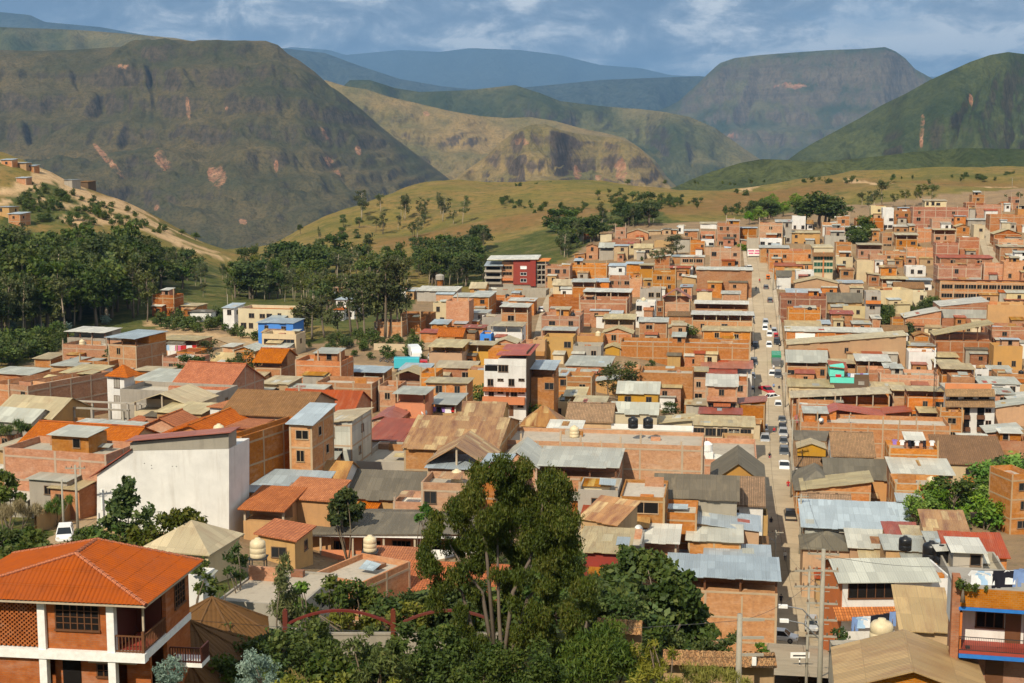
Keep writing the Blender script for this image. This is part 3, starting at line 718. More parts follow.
    while top - STOREY * (lev + 1) > -STOREY * .75 and n > 0 and lev < 6:
        z0 = top - STOREY * (lev + 1) + .95 if not opn else top - STOREY * (lev + 1) + .75
        if z0 > -.3:
            if band:
                wn = max(1, n); sw = (w - .8) / wn
                for i in range(wn): inst('window', window_mesh(round(sw - .25, 1), wh, fr_, gl_, max(1, int(sw / 1.0))), root, (-bw + .4 + sw * (i + .5), 0, z0))
            else:
                for i in range(n):
                    if rnd.random() < (.42 if n > 1 else .2): continue
                    x = -bw + w * (i + .5) / n + rnd.uniform(-.15, .15) * (w / n)
                    a = min(ww * rnd.choice((.8, 1, 1.3)), w / n - .3)
                    if a > .4: inst('window', window_mesh(a, wh * rnd.choice((.85, 1, 1.1)), fr_, gl_, 1 if a > .8 else 0), root, (x, 0, z0))
        lev += 1
    if sidewin is None: sidewin = 1 if (Wm not in 'orp' and n) else (1 if rnd.random() < .3 and n else 0)
    if sidewin:
        sx = 1 if pc < 735 else -1
        for lev in range(int(max(1, min(3, hw / STOREY)))):
            z0 = top - STOREY * (lev + 1) + .95
            for i in range(sidewin):
                if rnd.random() < .8 and z0 > 0: inst('window', window_mesh(.9, 1., fr_, gl_, 0), root, (sx * bw, dp * (i + .5 + rnd.uniform(-.2, .2)) / sidewin, z0), sx * math.pi / 2)
    if door and hw > 2: inst('door', door_mesh(1.0, 2.05, door), root, (rnd.uniform(-.25, .25) * w, 0, max(.02, top - STOREY * max(1, round(hw / STOREY)) + .05)))
    if bal:
        bb = MB(); z0 = top - STOREY; bb.box(-bw, bw, -1.0, 0, z0 - .15, z0, 0); bb.box(-bw, bw, -1.0, -.9, z0, z0 + .85, 0); bb.box(-bw, -bw + .1, -.9, 0, z0, z0 + .85, 0); bb.box(bw - .1, bw, -.9, 0, z0, z0 + .85, 0)
        bb.build('balcony', M[bal], root)
    rz_ = (h - parapet) if R_ == 'F' else h + .1
    if R_ == 'F' and not opn and w > 5 and (hut or rnd.random() < .2):
        hb = MB(); hx = rnd.uniform(-bw + .6, bw - 3.4); hwid = rnd.uniform(2.2, min(5, w - 1.2)); hy = dp * rnd.uniform(.3, .5); hz_ = rnd.uniform(1.7, 2.3)
        hx = min(hx, bw - hwid - .3)
        hb.box(hx, hx + hwid, hy, dp - .4, rz_ - .1, rz_ + hz_, 0, 'd'); o = hb.build('rooftop_room', M[rnd.choice(['o', 'p', 'c', Wm])], root)
        hr = MB(); q = rnd.uniform(-.1, .5); hr.slab([(hx - .3, hy - .6, rz_ + hz_ + .06), (hx + hwid + .3, hy - .6, rz_ + hz_ + .06), (hx + hwid + .3, dp - .2, rz_ + hz_ + .1 + q), (hx - .3, dp - .2, rz_ + hz_ + .1 + q)], .05); hr.build('roof_sheet', M[rnd.choice('glegs')], o)
        inst('window', window_mesh(.9, 1., 'winframe', 'dark', 0), o, (hx + hwid * rnd.uniform(.25, .75), hy, rz_ + .7))
    # loose things fixed on and against the house: patch sheets, parapet blocks, lean-to rooms
    if dist < 620:
        if R_ == 'F' and not opn:
            for _ in range(rnd.randint(1, 4 if w > 8 else 2)):
                cx_, cy_ = rnd.uniform(-bw + .8, bw - .8), rnd.uniform(.8, dp - .8); k = rnd.random(); mb2 = MB()
                if k < .4: a_, b_ = rnd.uniform(.3, .8), rnd.uniform(.25, .6); mb2.box(cx_ - a_, cx_ + a_, cy_ - b_, cy_ + b_, rz_, rz_ + rnd.uniform(.25, .8)); mb2.build('block_pile', M[rnd.choice('opcr')], root)
                elif k < .75:
                    a_, b_ = rnd.uniform(.7, 1.6), rnd.uniform(.5, 1.2); z_ = rz_ + rnd.uniform(.1, 1.1); mb2.slab([(cx_ - a_, cy_ - b_, z_), (cx_ + a_, cy_ - b_, z_ + rnd.uniform(-.1, .1)), (cx_ + a_, cy_ + b_, z_ + rnd.uniform(.1, .5)), (cx_ - a_, cy_ + b_, z_ + rnd.uniform(.1, .5))], .04); mb2.build('loose_sheet', M[rnd.choice('glseuu')], root)
                else: a_ = rnd.uniform(1., 2.2); mb2.box(max(-bw + .2, cx_ - a_), min(bw - .2, cx_ + a_), cy_ - .08, cy_ + .08, rz_, rz_ + rnd.uniform(.6, 1.4)); mb2.build('low_roof_wall', M[rnd.choice('opr')], root)
        elif C in 'glsueRDz' and R_ in 'SLRB' and not opn:
            for _ in range(rnd.randint(0, 2)):
                x_, y_ = rnd.uniform(-bw, bw - 1.2), rnd.uniform(0, dp * .5); a_, b_ = rnd.uniform(.8, 1.7), rnd.uniform(1.2, dp * .45); zf = lambda x, y: fz(x, y) + th + .06
                mb2 = MB(); mb2.slab([(x_, y_, zf(x_, y_)), (min(bw, x_ + a_), y_, zf(min(bw, x_ + a_), y_)), (min(bw, x_ + a_), y_ + b_, zf(min(bw, x_ + a_), y_ + b_)), (x_, y_ + b_, zf(x_, y_ + b_))], .03); mb2.build('patch_sheet', M[rnd.choice('glluesR')], root)
        if annex and w > 4.5:
            for _ in range(max(1, int(w / 4.2))):
                if rnd.random() < .72:
                    aw, ad, ah = rnd.uniform(2.2, min(5.5, w * .6)), rnd.uniform(1.6, 3.6), rnd.choice((rnd.uniform(1.9, 2.7), max(2., min(4.6, h * rnd.uniform(.45, .7))))); ax = rnd.uniform(-bw, bw - aw); az_ = rnd.choice((0, 0, .6)); wm = rnd.choice(['o', 'p', 'r', 'c', 'w', 'd', 'k'])
                    mb2 = MB(); mb2.box(ax, ax + aw, -ad, -.02, FD, ah + az_, 0, 'd'); an = mb2.build('annex', M[wm], root); q = rnd.uniform(.1, .5); rc = rnd.choice('gglseeuuTRD')
                    mb2 = MB(); mb2.slab([(ax - .25, -ad - .35, ah + az_ + .09), (ax + aw + .25, -ad - .35, ah + az_ + .09), (ax + aw + .25, -.04, ah + az_ + .12 + q), (ax - .25, -.04, ah + az_ + .12 + q)], .07); mb2.build('annex_roof', M[rc], an)
                    if rnd.random() < .7: inst('window', window_mesh(.9, .9, 'winframe', 'dark', 1), an, (ax + aw * rnd.uniform(.3, .7), -ad, max(.6, ah + az_ - 1.6)))
    C_, S_ = math.cos(yaw), math.sin(yaw)
    rec = dict(o=root, px=pc, py=yt, xl=xl, xr=xr, w=w, dp=dp, h=h, gz=gz, roofz=gz + rz_, yaw=yaw, cx=cx, cy=cy, R=R_, W=Wm, C=C, st=st, opn=opn, desc=desc, lm=lm, n=n, dist=dist, frame=frame, toworld=lambda x, y, z, c=C_, s=S_, a=cx, b=cy, g=gz: Vector((a + x * c - y * s, b + x * s + y * c, g + z)))
    HOUSES.append(rec)
    if key: KEY[key] = rec
    if tank: rec['tank'] = tank
    return rec
def parse(tab):
    for ln in sorted(tab.strip().splitlines(), key=lambda l: float(l.split()[2]) if len(l.split()) > 3 and l.strip()[0] in '-0123456789' else 0):
        ln = ln.strip()
        if not ln or ln.startswith('#'): continue
        body, _, desc = ln.partition('|')
        t = body.split(); kw = {}
        xl, xr, yt, st = (float(x) for x in t[:4]); rwc = t[4]; n = int(t[5])
        if 763 < xl < 808 and 248 < yt < 520: xl += 5 if yt < 430 else 3
        for o in t[6:]:
            if o == 'o': kw['opn'] = True
            elif o == 'b': kw['band'] = True
            elif o == 'nf': kw['frame'] = False
            elif o == 'f': kw['frame'] = True
            elif o == 't': kw['tank'] = True
            elif o == 'hut': kw['hut'] = True
            elif o == 'na': kw['annex'] = False
            elif o == 'cl': kw['rough'] = False
            else:
                k, v = o.split('=')
                k = {'d': 'dp', 'y': 'yaw', 'r': 'rise', 'D': 'd', 's': 'sidewin', 'B': 'bal', 'K': 'key', 'c': 'col', 'P': 'parapet', 'O': 'ov', 'wh': 'wh', 'ww': 'ww', 'door': 'door', 'win': 'winm', 'cat': 'cat', 'N': 'name'}[k]
                if k in ('bal', 'key', 'door', 'cat', 'name'): pass
                elif k == 'winm': v = tuple(v.split('/'))
                elif k == 'sidewin': v = int(v)
                else: v = float(v)
                kw[k] = v
        d, _, lm = desc.partition('@')
        house(xl, xr, yt, st, rwc[0], rwc[1], rwc[2], n, desc=d.strip() or None, lm=lm.strip() or None, **kw)
parse('''
# --- edge of town below the yellow hill, centre
574 591 228 2 FoX 2
615 626 228 2 FpX 1
627 648 233 1.5 Eoe 2
648 661 231 1 See 0
662 677 230 1 Sog 1
684 698 231 2 Sog 2
700 716 232 1.5 Fol 2
717 740 224 3 FpX 3 hut
726 735 219 3 FpX 1
612 640 240 2 Fre 3
614 628 246 2 Ses 1
634 652 248 1.5 Gke 2
652 667 251 1 Sde 0
690 705 241 2 FoX 2
701 714 240 2 FwX 2 ww=1.6 | white upper storey with arched dark openings
710 741 249 3 FpX 3
670 690 268 1.3 SoR 1
681 704 257 2 Sol 3 b
545 570 266 2.6 FoX 3
570 607 265 2 Fol 0 f | long brick block with raw concrete posts
609 625 266 2.5 Sws 2 B=w | narrow white house with white balconies
626 642 264 2 Sos 1
640 653 265 2 Fye 2 o
652 676 272 2.5 Fpg 2
609 630 277 2 FoX 3 win=frame/dark | unfinished brick shell with empty window holes
572 595 282 2 Sog 1 o
594 609 282 1.6 Sqs 0 | orange painted wall under bluish tin
630 642 279 2 FoX 1
644 653 280 1.3 Sye 1
553 573 285 1.2 Gke 1
697 752 270 3 Sol 2 d=9 | big orange house with white attic wall and long pale roof
681 692 287 1.5 Sos 1
697 712 291 1.6 SkR 1
722 740 294 2 Sog 1
584 630 292 2 Sol 2 o | long open terrace under a long pale roof
640 661 289 2 Fcg 3 win=frame/dark
663 690 298 2 EoR 0 o r=2.4 | brick house under a red gabled roof on posts
549 580 297 2 FrX 0
579 627 300 2.6 FrX 0 f | big blank red brick block with concrete posts
636 655 302 2.6 Fwe 3 | pale house front with rows of small windows
656 664 303 2 FrX 1
695 748 304 2 Sol 2 o
570 581 312 2 Fpe 2
541 580 316 2 FpX 2 hut
639 667 322 2.2 Spg 1
668 693 316 1.3 Son 0
692 753 315 2.4 Sol 3 o | three storey brick house under long pale roof
703 751 331 1.2 Soe 2
604 634 319 2 See 0 o
603 632 333 1.4 Eoe 1
577 603 336 1.3 Fye 1
544 573 337 2 Fyu 3 | peach house with wide windows
533 545 340 1.8 Fye 1 B=y
543 575 330 1.5 Fog 2 o
573 601 346 1.6 Fce 2
620 750 343 2.4 FoX 0 f d=8 hut c=3.6 | very long blank orange brick wall with concrete posts
720 747 345 2.2 Sol 0
566 609 366 1.2 Sog 1 d=12
566 592 377 2 FoX 1
565 584 396 1.2 Sde 0
640 693 373 2.6 FoX 0 nf cl | broad blank orange brick wall without posts
693 707 371 2.4 Fpe 1 o
702 752 368 1.8 SwR 2 o
705 736 375 1.8 SoR 0
735 748 381 2 Foe 1
707 737 386 3.2 Sol 3 r=1.2 B=p f K=tall | brick tower house with glazed attic
739 765 404 2.4 RoR 0 y=-12 | corner house with long red awning roof down to the street
686 707 405 1.2 Sce 0
700 741 414 1.6 SpR 2
553 571 376 1.6 Sog 1
531 554 369 3.2 Sos 2 o
618 658 393 2 Gyg 2 K=yellow | grey roofed house with yellow and lilac walls
612 657 413 1.5 Gkg 0 | low cream and orange house under grey tin
567 611 421 1.3 GdO 0 d=9 | adobe house under mossy old tile roof
574 604 404 1.2 Sde 0
655 692 424 1.5 Rke 3 b wh=1.0
691 754 426 1.8 Ske 5 b wh=1.3 | long straw roof over a band of dark windows
521 562 426 1.6 Hwu 0 r=2.6 K=pyramid | white walled hall under a rusty pyramid roof
547 579 432 1.2 Swl 2 b
500 516 431 1.2 Ewl 1
560 692 436 1.6 FwX 0 cl K=whitewall | low white parapet wall on top of long brick block
722 754 440 3.4 FyX 1 K=mural | peach house wall hung with coloured washing
500 703 443 3.2 FpX 0 f c=2.7 d=9 P=.5 K=longwall | very long brick building with many concrete columns
703 757 460 2.6 FoX 0 f d=16 cl K=terrace | brick building with empty grey rooftop terrace
537 617 466 1.3 Spg 2 o d=9 | low shed under long grey tin roof before the long wall
497 537 466 1.3 Esg 0 d=9 r=1.8 | bluish gabled tin roof with pale ridge
476 500 474 1.2 Sps 0 d=10
# --- centre, west of the second street
400 431 314 1.6 FoX 1
433 447 303 1.8 Fkg 1
446 469 301 3 FpX 0 | blank three storey pale brick house
471 489 297 2.2 Sog 1 d=12
454 472 297 1.2 Spg 1
489 521 298 1.5 FoX 0
509 534 301 1.5 Spl 1
501 528 307 3 Spl 1 o | tall brick house with open top floor under whitish tin
469 487 313 1.6 Swg 1
482 502 317 2 FcR 2
491 522 326 2.2 Swe 3 o | white two storey house under straw tin roof
438 462 336 1.3 GoT 0 | low house under reddish tile roof beside parked trucks
420 440 333 1.3 SoR 0
463 483 328 1.5 SoR 1
431 447 324 1.2 Sos 0
480 491 334 1.6 Fbs 1 | small blue and red front
429 462 347 1.7 Sye 0 o d=9 K=garage | open truck garage under straw tin roof
462 493 345 1.6 Sye 0 o
494 516 343 1.5 Eoe 1
435 474 368 1.3 Soe 2
468 486 370 2 Fye 0
404 421 318 1.5 FoX 0
417 456 291 1.2 Scl 1
470 485 288 1.5 Gye 1
400 418 290 1.0 Swl 0
487 546 290 1.0 FcX 0 cl
327 346 284 2.6 FrX 1
336 354 300 2 Sws 2
374 402 322 1.4 FoX 0
295 341 361 2.4 FoX 2 s=0 hut K=twowin | brick block with two small windows below the green slope
345 384 372 1.3 Sps 2 o
396 421 375 1.4 Eoe 1 o
420 436 373 1.6 FoX 0
316 372 383 1.8 FoX 0 f
378 398 386 1.7 FoX 1
426 467 383 2 Soe 2
400 427 370 1.2 Sps 0
430 456 404 2 Sdg 2 o d=9 | grey roofed house with washing on its upper terrace
395 425 394 2.9 Sqg 2 o B=q K=balcony | white house with orange balcony below grey roof
455 501 417 1.3 Gdu 0 d=8
372 396 420 1.8 EoR 0 d=10
277 352 411 1.8 GoR 0 d=10 r=2.4 K=redlong | long building under a red tin roof
363 430 441 1.8 SwR 0 d=13 r=.6 f | red tin roofed hall with white gable and brick base
404 496 449 1.1 Gpu 0 d=20 r=2.3 na K=market | big market hall under a sagging rusty tin roof
427 486 464 1.4 Edu 0 o r=2.2 d=9 | low arched rusty tin roof beside the market hall
355 414 462 1.6 FcX 2 d=13 cl win=c/dark ww=1.6 wh=1.9 K=ruin | ruinous grey concrete house with empty doorways
289 312 424 4 Sps 1 f d=8 r=.9 K=bluetop | tall narrow brick house under tilted bluish tin
319 352 424 3.2 Rze 1 f d=9 | tall house with tin sheet upper floor and brick base
262 285 434 3 RoR 1 s=0
229 240 436 3.4 FoX 1 d=13 y=-24 f | tall brick house beside the white blank wall
271 345 475 1.3 Gwu 1 d=5 r=1.3 O=.3 D=168 na | white house under long rusty striped tin roof
247 318 492 1.2 Sps 0 D=158 d=6 r=1.0 na y=-9 | low building under bluish tin beside the white blank wall
283 330 499 1.5 SdT 0 d=5 y=-16 r=.9 D=150 na | ochre hall under a smooth orange roof
243 284 509 1.2 SdT 0 o d=6 D=147 na r=.8
343 424 498 1.2 GdD 0 d=10 | long low building under dark grey roof
393 423 502 1.8 Fpl 1
421 467 483 2.6 FpX 2 ww=1.3 K=twowinpink | pinkish brick house with two small windows above the school
428 468 468 2.4 Sps 1
# --- west part
62 107 345 1.6 FoX 0 f d=9
67 105 332 2.6 Scl 2 o d=7
108 136 338 3.2 Sos 1 o y=-24 d=10 s=0 K=cube | tall brick cube with bluish tin on top
51 79 366 1.4 Sdg 0 d=10
79 109 361 1.6 Fos 1
63 93 373 2.6 Swe 3 o K=terrace2 | white two storey house with roofed terrace beside dark tree
9 28 385 2.6 FoX 2 y=-30 d=18 s=0 cl K=westbrick | brick house with long blank shaded flank
-12 9 384 2.6 FoX 2 y=-30 d=18
-10 30 374 1.6 Sog 0
120 216 391 2 FcX 3 d=8 cl
134 190 404 1.5 Eke 3 o d=9 r=1.6
157 201 413 1.3 Sde 2
210 235 408 1.8 SwT 1 y=-20
170 226 390 1.7 GoT 0 d=14 r=3.4 y=-16 na K=chapel | big gabled hall with broad terracotta tile roof
131 177 389 1.2 SoT 0
133 179 381 1.4 Sdg 2 o d=10
134 163 371 1.2 Soe 0
157 197 340 1.3 Soe 2 o
162 196 358 1.6 Foe 2
176 195 352 1.6 FoX 0
152 174 295 2.2 FrX 0 | small red brick block on the hill by the wood
178 197 306 1.0 Soe 0
190 211 312 1.0 SwD 1 | small white house under dark roof on the hill
223 234 308 2.2 Sws 1
238 293 309 2.6 FkT 6 ww=1.1 K=creamhall | cream hall with a row of dark windows and orange ledge
258 293 323 2.2 Sbs 2 K=blue | bright blue house on the hillside
262 296 334 1.8 Fke 2 b
255 281 361 2 GoT 1 o d=8
245 278 352 1.0 Swl 0
262 288 384 1.4 Sde 1
284 317 393 1.2 Sdg 0
222 303 415 1.6 GdN 0 d=13 r=2.2 K=brownroof | long hall under a broad dark brown tile roof
-5 52 416 1.5 Gde 0 d=10
-10 31 421 1.4 Ggg 0
43 116 437 1.4 Scg 0 d=11 | low hall under smooth grey roof before the concrete frame
20 123 447 1.6 GkT 3 d=10 r=2.0 K=orangeband | cream house under long orange tile roof
3 106 451 2.7 FoX 0 f d=7 c=3.4 cl K=westwall | wide blank brick wall divided by concrete posts
-8 26 450 1.6 Sde 0
136 187 431 1.4 EoT 0 r=1.8
150 231 441 1.3 EoT 0 r=2.0 d=12
226 254 428 1.6 SoT 1
1 12 160 1.0 Sps 1 na d=4
17 26 163 1.0 Sds 1 na d=4
28 34 166 .9 Sps 0 na d=4
16 26 178 1.0 Sps 1 na d=4
-4 9 207 1.4 Ses 1 na
8 20 214 1.5 Sos 1 na
64 72 180 1.2 Scs 0 na
78 88 182 1.1 Snn 0 na
# --- north-east quarter, top
740 757 228 2 Sos 1
747 759 238 2 FcX 0
759 783 223 3.2 Fos 3 K=orange3 | three storey orange house with pale tin corner roof
776 792 222 3.2 Scg 2
791 820 233 1.8 Sye 3
760 782 239 2 Fws 3
822 837 223 2 FpX 1
837 850 217 2.4 FpX 1
826 845 228 2 FpX 1
840 861 228 1.6 Sdg 0 o | dark open porch under pale slab with blue tarp
825 846 236 2.2 Fcg 3
856 884 219 1.8 FoX 2
871 886 206 3 Fke 3 B=k
883 894 208 3 Fwg 2
893 912 211 2.4 FoX 2
899 913 208 1.4 Sos 0
925 947 201 2 Ske 4
913 969 208 2.8 FrX 5 f | wide red brick block with a row of holes below its edge
932 951 219 2 FpX 0
966 986 203 2 FrX 1
972 985 195 3 FpX 1 hut
975 1002 205 1.6 FpX 0
1001 1013 203 1.2 FoX 0
1011 1020 197 2 FoX 2
990 1026 215 2.2 FpX 0 f
1018 1034 209 3 FpX 0
968 988 220 1.0 Scg 0
974 985 225 2 Fke 1
896 918 235 2.2 Soe 2 o
917 935 229 2 FoX 0
934 956 230 2.4 Soe 3 o
936 959 243 3 FrX 0 f
959 980 238 3.2 FrX 2 f
882 907 252 1.8 Fos 2
906 937 249 2 FoX 0 f
760 789 248 2 Spg 2
764 816 251 2.8 Foe 4 | long orange row house with dark attic windows
770 802 266 1.6 SoR 1
792 816 264 1.6 Soe 1
836 852 243 2.8 FoX 0 cl | blank orange brick tower wall
836 853 257 1.8 Fkl 1
858 882 245 2 Soe 2 o
857 874 261 2.4 FkR 2
870 886 255 2 Fos 0
940 993 258 2.4 SrR 2 d=9
938 982 266 2.4 FrX 1 f
984 1006 264 2.6 FpX 0 f
1013 1030 256 3 FwX 2
994 1022 234 1.6 Ere 0
998 1024 240 2 FoX 1
1000 1026 247 2 Soe 1
1004 1030 262 2 FpX 2
772 791 276 1.5 GwD 2
791 814 271 1.8 Fwg 2
790 838 283 1.5 Ede 0 r=1.5 | ochre wall under shallow double pitched tin roof
838 863 283 1.5 Sds 0
782 821 293 1.4 Sos 1
828 862 302 1.3 GdD 0 d=11 r=2.2 | dark grey mossy roof among brick houses
775 827 296 3 FrT 2 hut | dark red brick house with small tiled corner roof
783 821 310 2.2 FoX 0 f
781 821 326 1.6 Sye 4 b
819 830 324 1.6 Ses 1
831 853 314 1.6 SoR 1
843 869 306 1.3 Fke 1
853 871 324 1.3 Sog 1
866 881 292 3 Fcl 1 B=q
781 883 332 1.8 Sol 0 f d=6 K=panel | long brick wall with a white panel under whitish tin
783 906 346 1.7 Rye 1 d=10 r=3.0 | long ochre wall under a slanting straw coloured eave
782 827 361 2.6 Gog 4 o d=9 K=grey3 | three storey street house under broad grey tin roof
784 833 387 1.6 Ske 2 d=9
857 890 361 2 Sol 0 o d=8
828 858 363 1.4 Fde 1 o
868 898 370 2 FoX 0
885 898 368 1.2 Sog 0
869 906 389 1.4 Soe 0
787 890 399 1.8 Roe 3 o d=8 r=1.5 | long open upper terrace under a cream slanting roof
793 836 405 2.8 FoX 2 f
816 842 402 1.6 Sog 0
833 885 416 1.5 LoR 0 o f | brick house under downhill red metal ridge
885 911 414 1.5 RoR 0 o f
793 836 423 1.2 RoR 0 r=2.6 d=7 | orange wall under slanting red and white roof
795 951 424 2.4 FoX 0 f d=9 c=3.2 K=bigwall | very wide brick building with open loft and concrete columns
882 908 279 1.2 Soe 3 o
907 932 280 1.2 Sws 3 o
895 924 288 1.4 Gdn 0
880 913 290 2.4 FkX 0 cl y=8 | blank beige wall above the bushy gully
913 927 292 1.6 Fkg 1
940 1026 283 2.6 BoR 7 b f wh=1.2 K=school | wide building with two rows of glazing and red roof edge
1006 1030 300 1.2 SoR 0
940 989 307 2.6 Rol 0 f d=14 r=1.6 O=.1 K=ware | brick warehouse with pale tin clerestory
905 941 318 1.6 Rol 0 f d=10 r=2.2
988 1030 305 3 Fye 0 nf cl d=9 | tall blank ochre brick wall of warehouse
892 904 319 1.2 FoX 0
883 907 331 1 Gdn 1
935 992 336 2.6 Roe 0 o r=3.2 d=9 | brick barn with dark open loft under slanting eave
991 1030 327 2.8 Fre 1 f | dull red brick wall behind orange corner house
886 910 348 1.6 Goe 2
908 935 346 1.8 Sog 2 B=w
909 936 352 1.6 FwR 2 ww=2.2
936 958 357 1.3 Soe 0 o
936 961 364 1.1 Soe 0 o
994 1023 346 2.4 Fyn 2 nf cl | bare orange corner house with one wide window
942 974 369 1.8 Soe 1 o
951 975 377 1.4 FoX 0
972 989 369 1.6 Fwe 1
986 1012 370 1.3 Sog 0
997 1030 374 1.5 FpX 0 f
980 1020 384 1.3 Swg 2
880 939 375 1.8 FoX 0 f
994 1014 394 1.6 Sog 1
1008 1030 399 1.4 Rol 0
996 1030 408 1.4 Rdg 0 r=1.2
908 946 391 3 Soe 3 o | open balconied house beside the radio mast
893 908 390 2.4 Fpe 0 o
940 963 412 2 FoX 1
920 940 412 1.4 Fpe 1 o
793 831 440 1.3 SoD 0 o
833 874 456 1.7 GwO 1 d=12 r=2.8 K=mossy | white house under mossy old tile roof
793 828 466 2.0 Swn 3 b d=9 r=2.0 K=ochre | white fronted house under deep brown fascia and cream gable
793 839 490 1.5 HoD 0 r=2.4 d=12 | low house under dark hipped roof beside the street
826 896 479 1.7 GyD 1 d=11 r=2.0 | orange walled house under long dark grey roof
800 871 491 1.5 Roe 0 r=1.6 d=7 | straw coloured tin roof tilting over the street
800 851 518 1.6 GpO 0 d=10 r=2.2
805 910 528 1.6 Szs 2 d=9 r=1.3 O=.6 K=steel | big workshop under bluish steel roof with cream eave
889 939 449 3 FoX 0 f hut | tall brick house with washing and white sheet gable on top
937 952 452 2 Szl 0
938 1006 464 1.8 Skn 3 d=10 r=2.4 | cream house under long brown roof by the green trees
962 991 441 1.4 Sol 1
964 990 450 1.2 Fol 1
987 1021 433 1.6 Rog 0
988 1030 441 1.3 Foe 0
893 953 474 1.3 Sol 0
895 945 485 1.8 FoX 0 f
1012 1034 474 3.2 FpX 1 y=12 cl | pale rough brick house at the green trees
927 969 536 1.3 Sdu 0 d=7 r=1.4 | shed under orange striped rusty tin
907 931 541 1.1 Sde 0
888 919 537 1.3 SoR 0
930 962 545 1.2 Sdg 0
948 1007 556 1.3 SoR 0 d=6 r=.9 | red tin roofed house behind black water tanks
803 854 549 1.3 HdD 0 r=1.6 | grey canvas like hipped canopy beside the street pole
850 892 548 1.2 Sdl 0
886 940 551 1.1 Sdg 0
950 1010 575 1.2 FcX 0 cl d=8 D=125
# --- lower centre by the street
655 737 498 1.6 GcD 0 d=10 r=1.8 K=darklong | long grey building under dark sheet roof before long brick wall
620 665 497 2.7 FpX 1 ww=2.6 wh=1.5 f d=9 cl P=.4 K=pink | pinkish brick house with one dark window and grey roof
665 697 513 1.8 FpX 0 f cl
581 617 521 1.5 Sdu 0 y=-32 d=5 r=1.3 | adobe house under tilted rust brown roof
578 618 490 1.8 FcX 1 hut
581 628 552 1.4 Sme 0 d=6 r=.8 D=140 | red painted shed under cream L shaped roof
600 641 545 1.2 FcX 0 cl
640 677 542 1.3 Spl 1 o d=7
692 719 502 1.6 Rde 0
690 759 530 1.5 Lys 1 d=7 r=.8 na
688 741 541 1.3 Spl 0 d=6 r=.3
712 764 482 1.9 EyD 1 d=12 r=2.6 K=gable | ochre gable ended house under brown grey roof
718 763 505 1.5 SwO 1 d=7 r=1.9 | white house under rough old tile lean-to by the street
714 768 515 .9 FdX 0 cl d=4
722 767 553 1.2 Sdn 0 d=6
706 769 559 1.2 Sps 0 d=5 r=.2 D=158 na
645 690 565 1.5 Sps 0 o d=7 r=.3 D=160
668 778 577 3.3 Sps 0 o f d=7 c=4.5 r=.2 D=147 na K=corner | big brick corner house open below wide bluish tin roof
''')
# ---------------------------------------------------------------- buildings with a look of their own
class Site:
    """a facade plane standing on the ground; pt() measures photo points on it in local metres"""
    def __init__(s, name, label, cat, xl, xr, yb, yaw=-8.8, d=None, gz=None):
        pc = (xl + xr) / 2; s.yaw = R(yaw)
        P = at(pc, yb, d) if d else on_ground(pc, yb)
        s.P = P; s.gz = P.z if gz is None else gz
        s.root = thing(name, label, cat, (P.x, P.y, s.gz), s.yaw)
        HOUSES.append(dict(o=s.root, px=pc, py=yb, xl=xl, xr=xr, w=0, dp=8, gz=s.gz, cx=P.x, cy=P.y, yaw=s.yaw, h=0, roofz=s.gz, special=True))
    def pt(s, px, py, y=0.0):
        c, sn = math.cos(s.yaw), math.sin(s.yaw)
        P = (s.P[0] - sn * y, s.P[1] + c * y)
        u = facade_x(P, s.yaw, px, py); X, Y = P[0] + u * c, P[1] + u * sn
        r = ray(px, py); return (u, y, r[2] * Y / r[1] - s.gz)
    def z(s, py, px=None, y=0.0): return s.pt(s.cx if px is None else px, py, y)[2]
    def part(s, name, mb, mats, parent=None): return mb.build(name, mats if isinstance(mats, list) else M[mats], parent or s.root)
    def boxpx(s, name, xl, xr, yt, yb, y0, y1, m, parent=None, yref=0.0, skip=''):
        a = s.pt(xl, (yt + yb) / 2, yref); b = s.pt(xr, (yt + yb) / 2, yref); xc = (xl + xr) / 2
        zt = s.pt(xc, yt, yref)[2]; zb = s.pt(xc, yb, yref)[2]
        mb = MB(); mb.box(a[0], b[0], y0, y1, zb, zt, 0, skip); return s.part(name, mb, m, parent)
    def win(s, xl, xr, yt, yb, y=0.0, fr='winframe', gl='glass', bars=1, hb=0, parent=None, name='window'):
        a = s.pt(xl, yb, y); b = s.pt(xr, yb, y); zt = s.pt((xl + xr) / 2, yt, y)[2]
        o = inst(name, window_mesh(max(.3, b[0] - a[0]), max(.3, zt - a[2]), fr, gl, bars, hb), parent or s.root, ((a[0] + b[0]) / 2, y - .005, a[2])); return o
def poly_wall(S, name, pts, depth, m, parent=None, y0=0.0, base=None):
    """a wall whose outline is measured on the facade, extruded back by its real depth"""
    q = [Vector(S.pt(px, py, y0)) for px, py in pts]
    if base is not None:
        for v in q:
            if v.z < base: v.z = base
    mb = MB(); mb.face(q); mb.face([p + Vector((0, depth, 0)) for p in q][::-1])
    for i in range(len(q)):
        a, b = q[i], q[(i + 1) % len(q)]; mb.face([a, a + Vector((0, depth, 0)), b + Vector((0, depth, 0)), b])
    return S.part(name, mb, m, parent)
def sheet(S, name, quad, th, m, parent=None):
    mb = MB(); mb.slab(quad, th); return S.part(name, mb, m, parent)

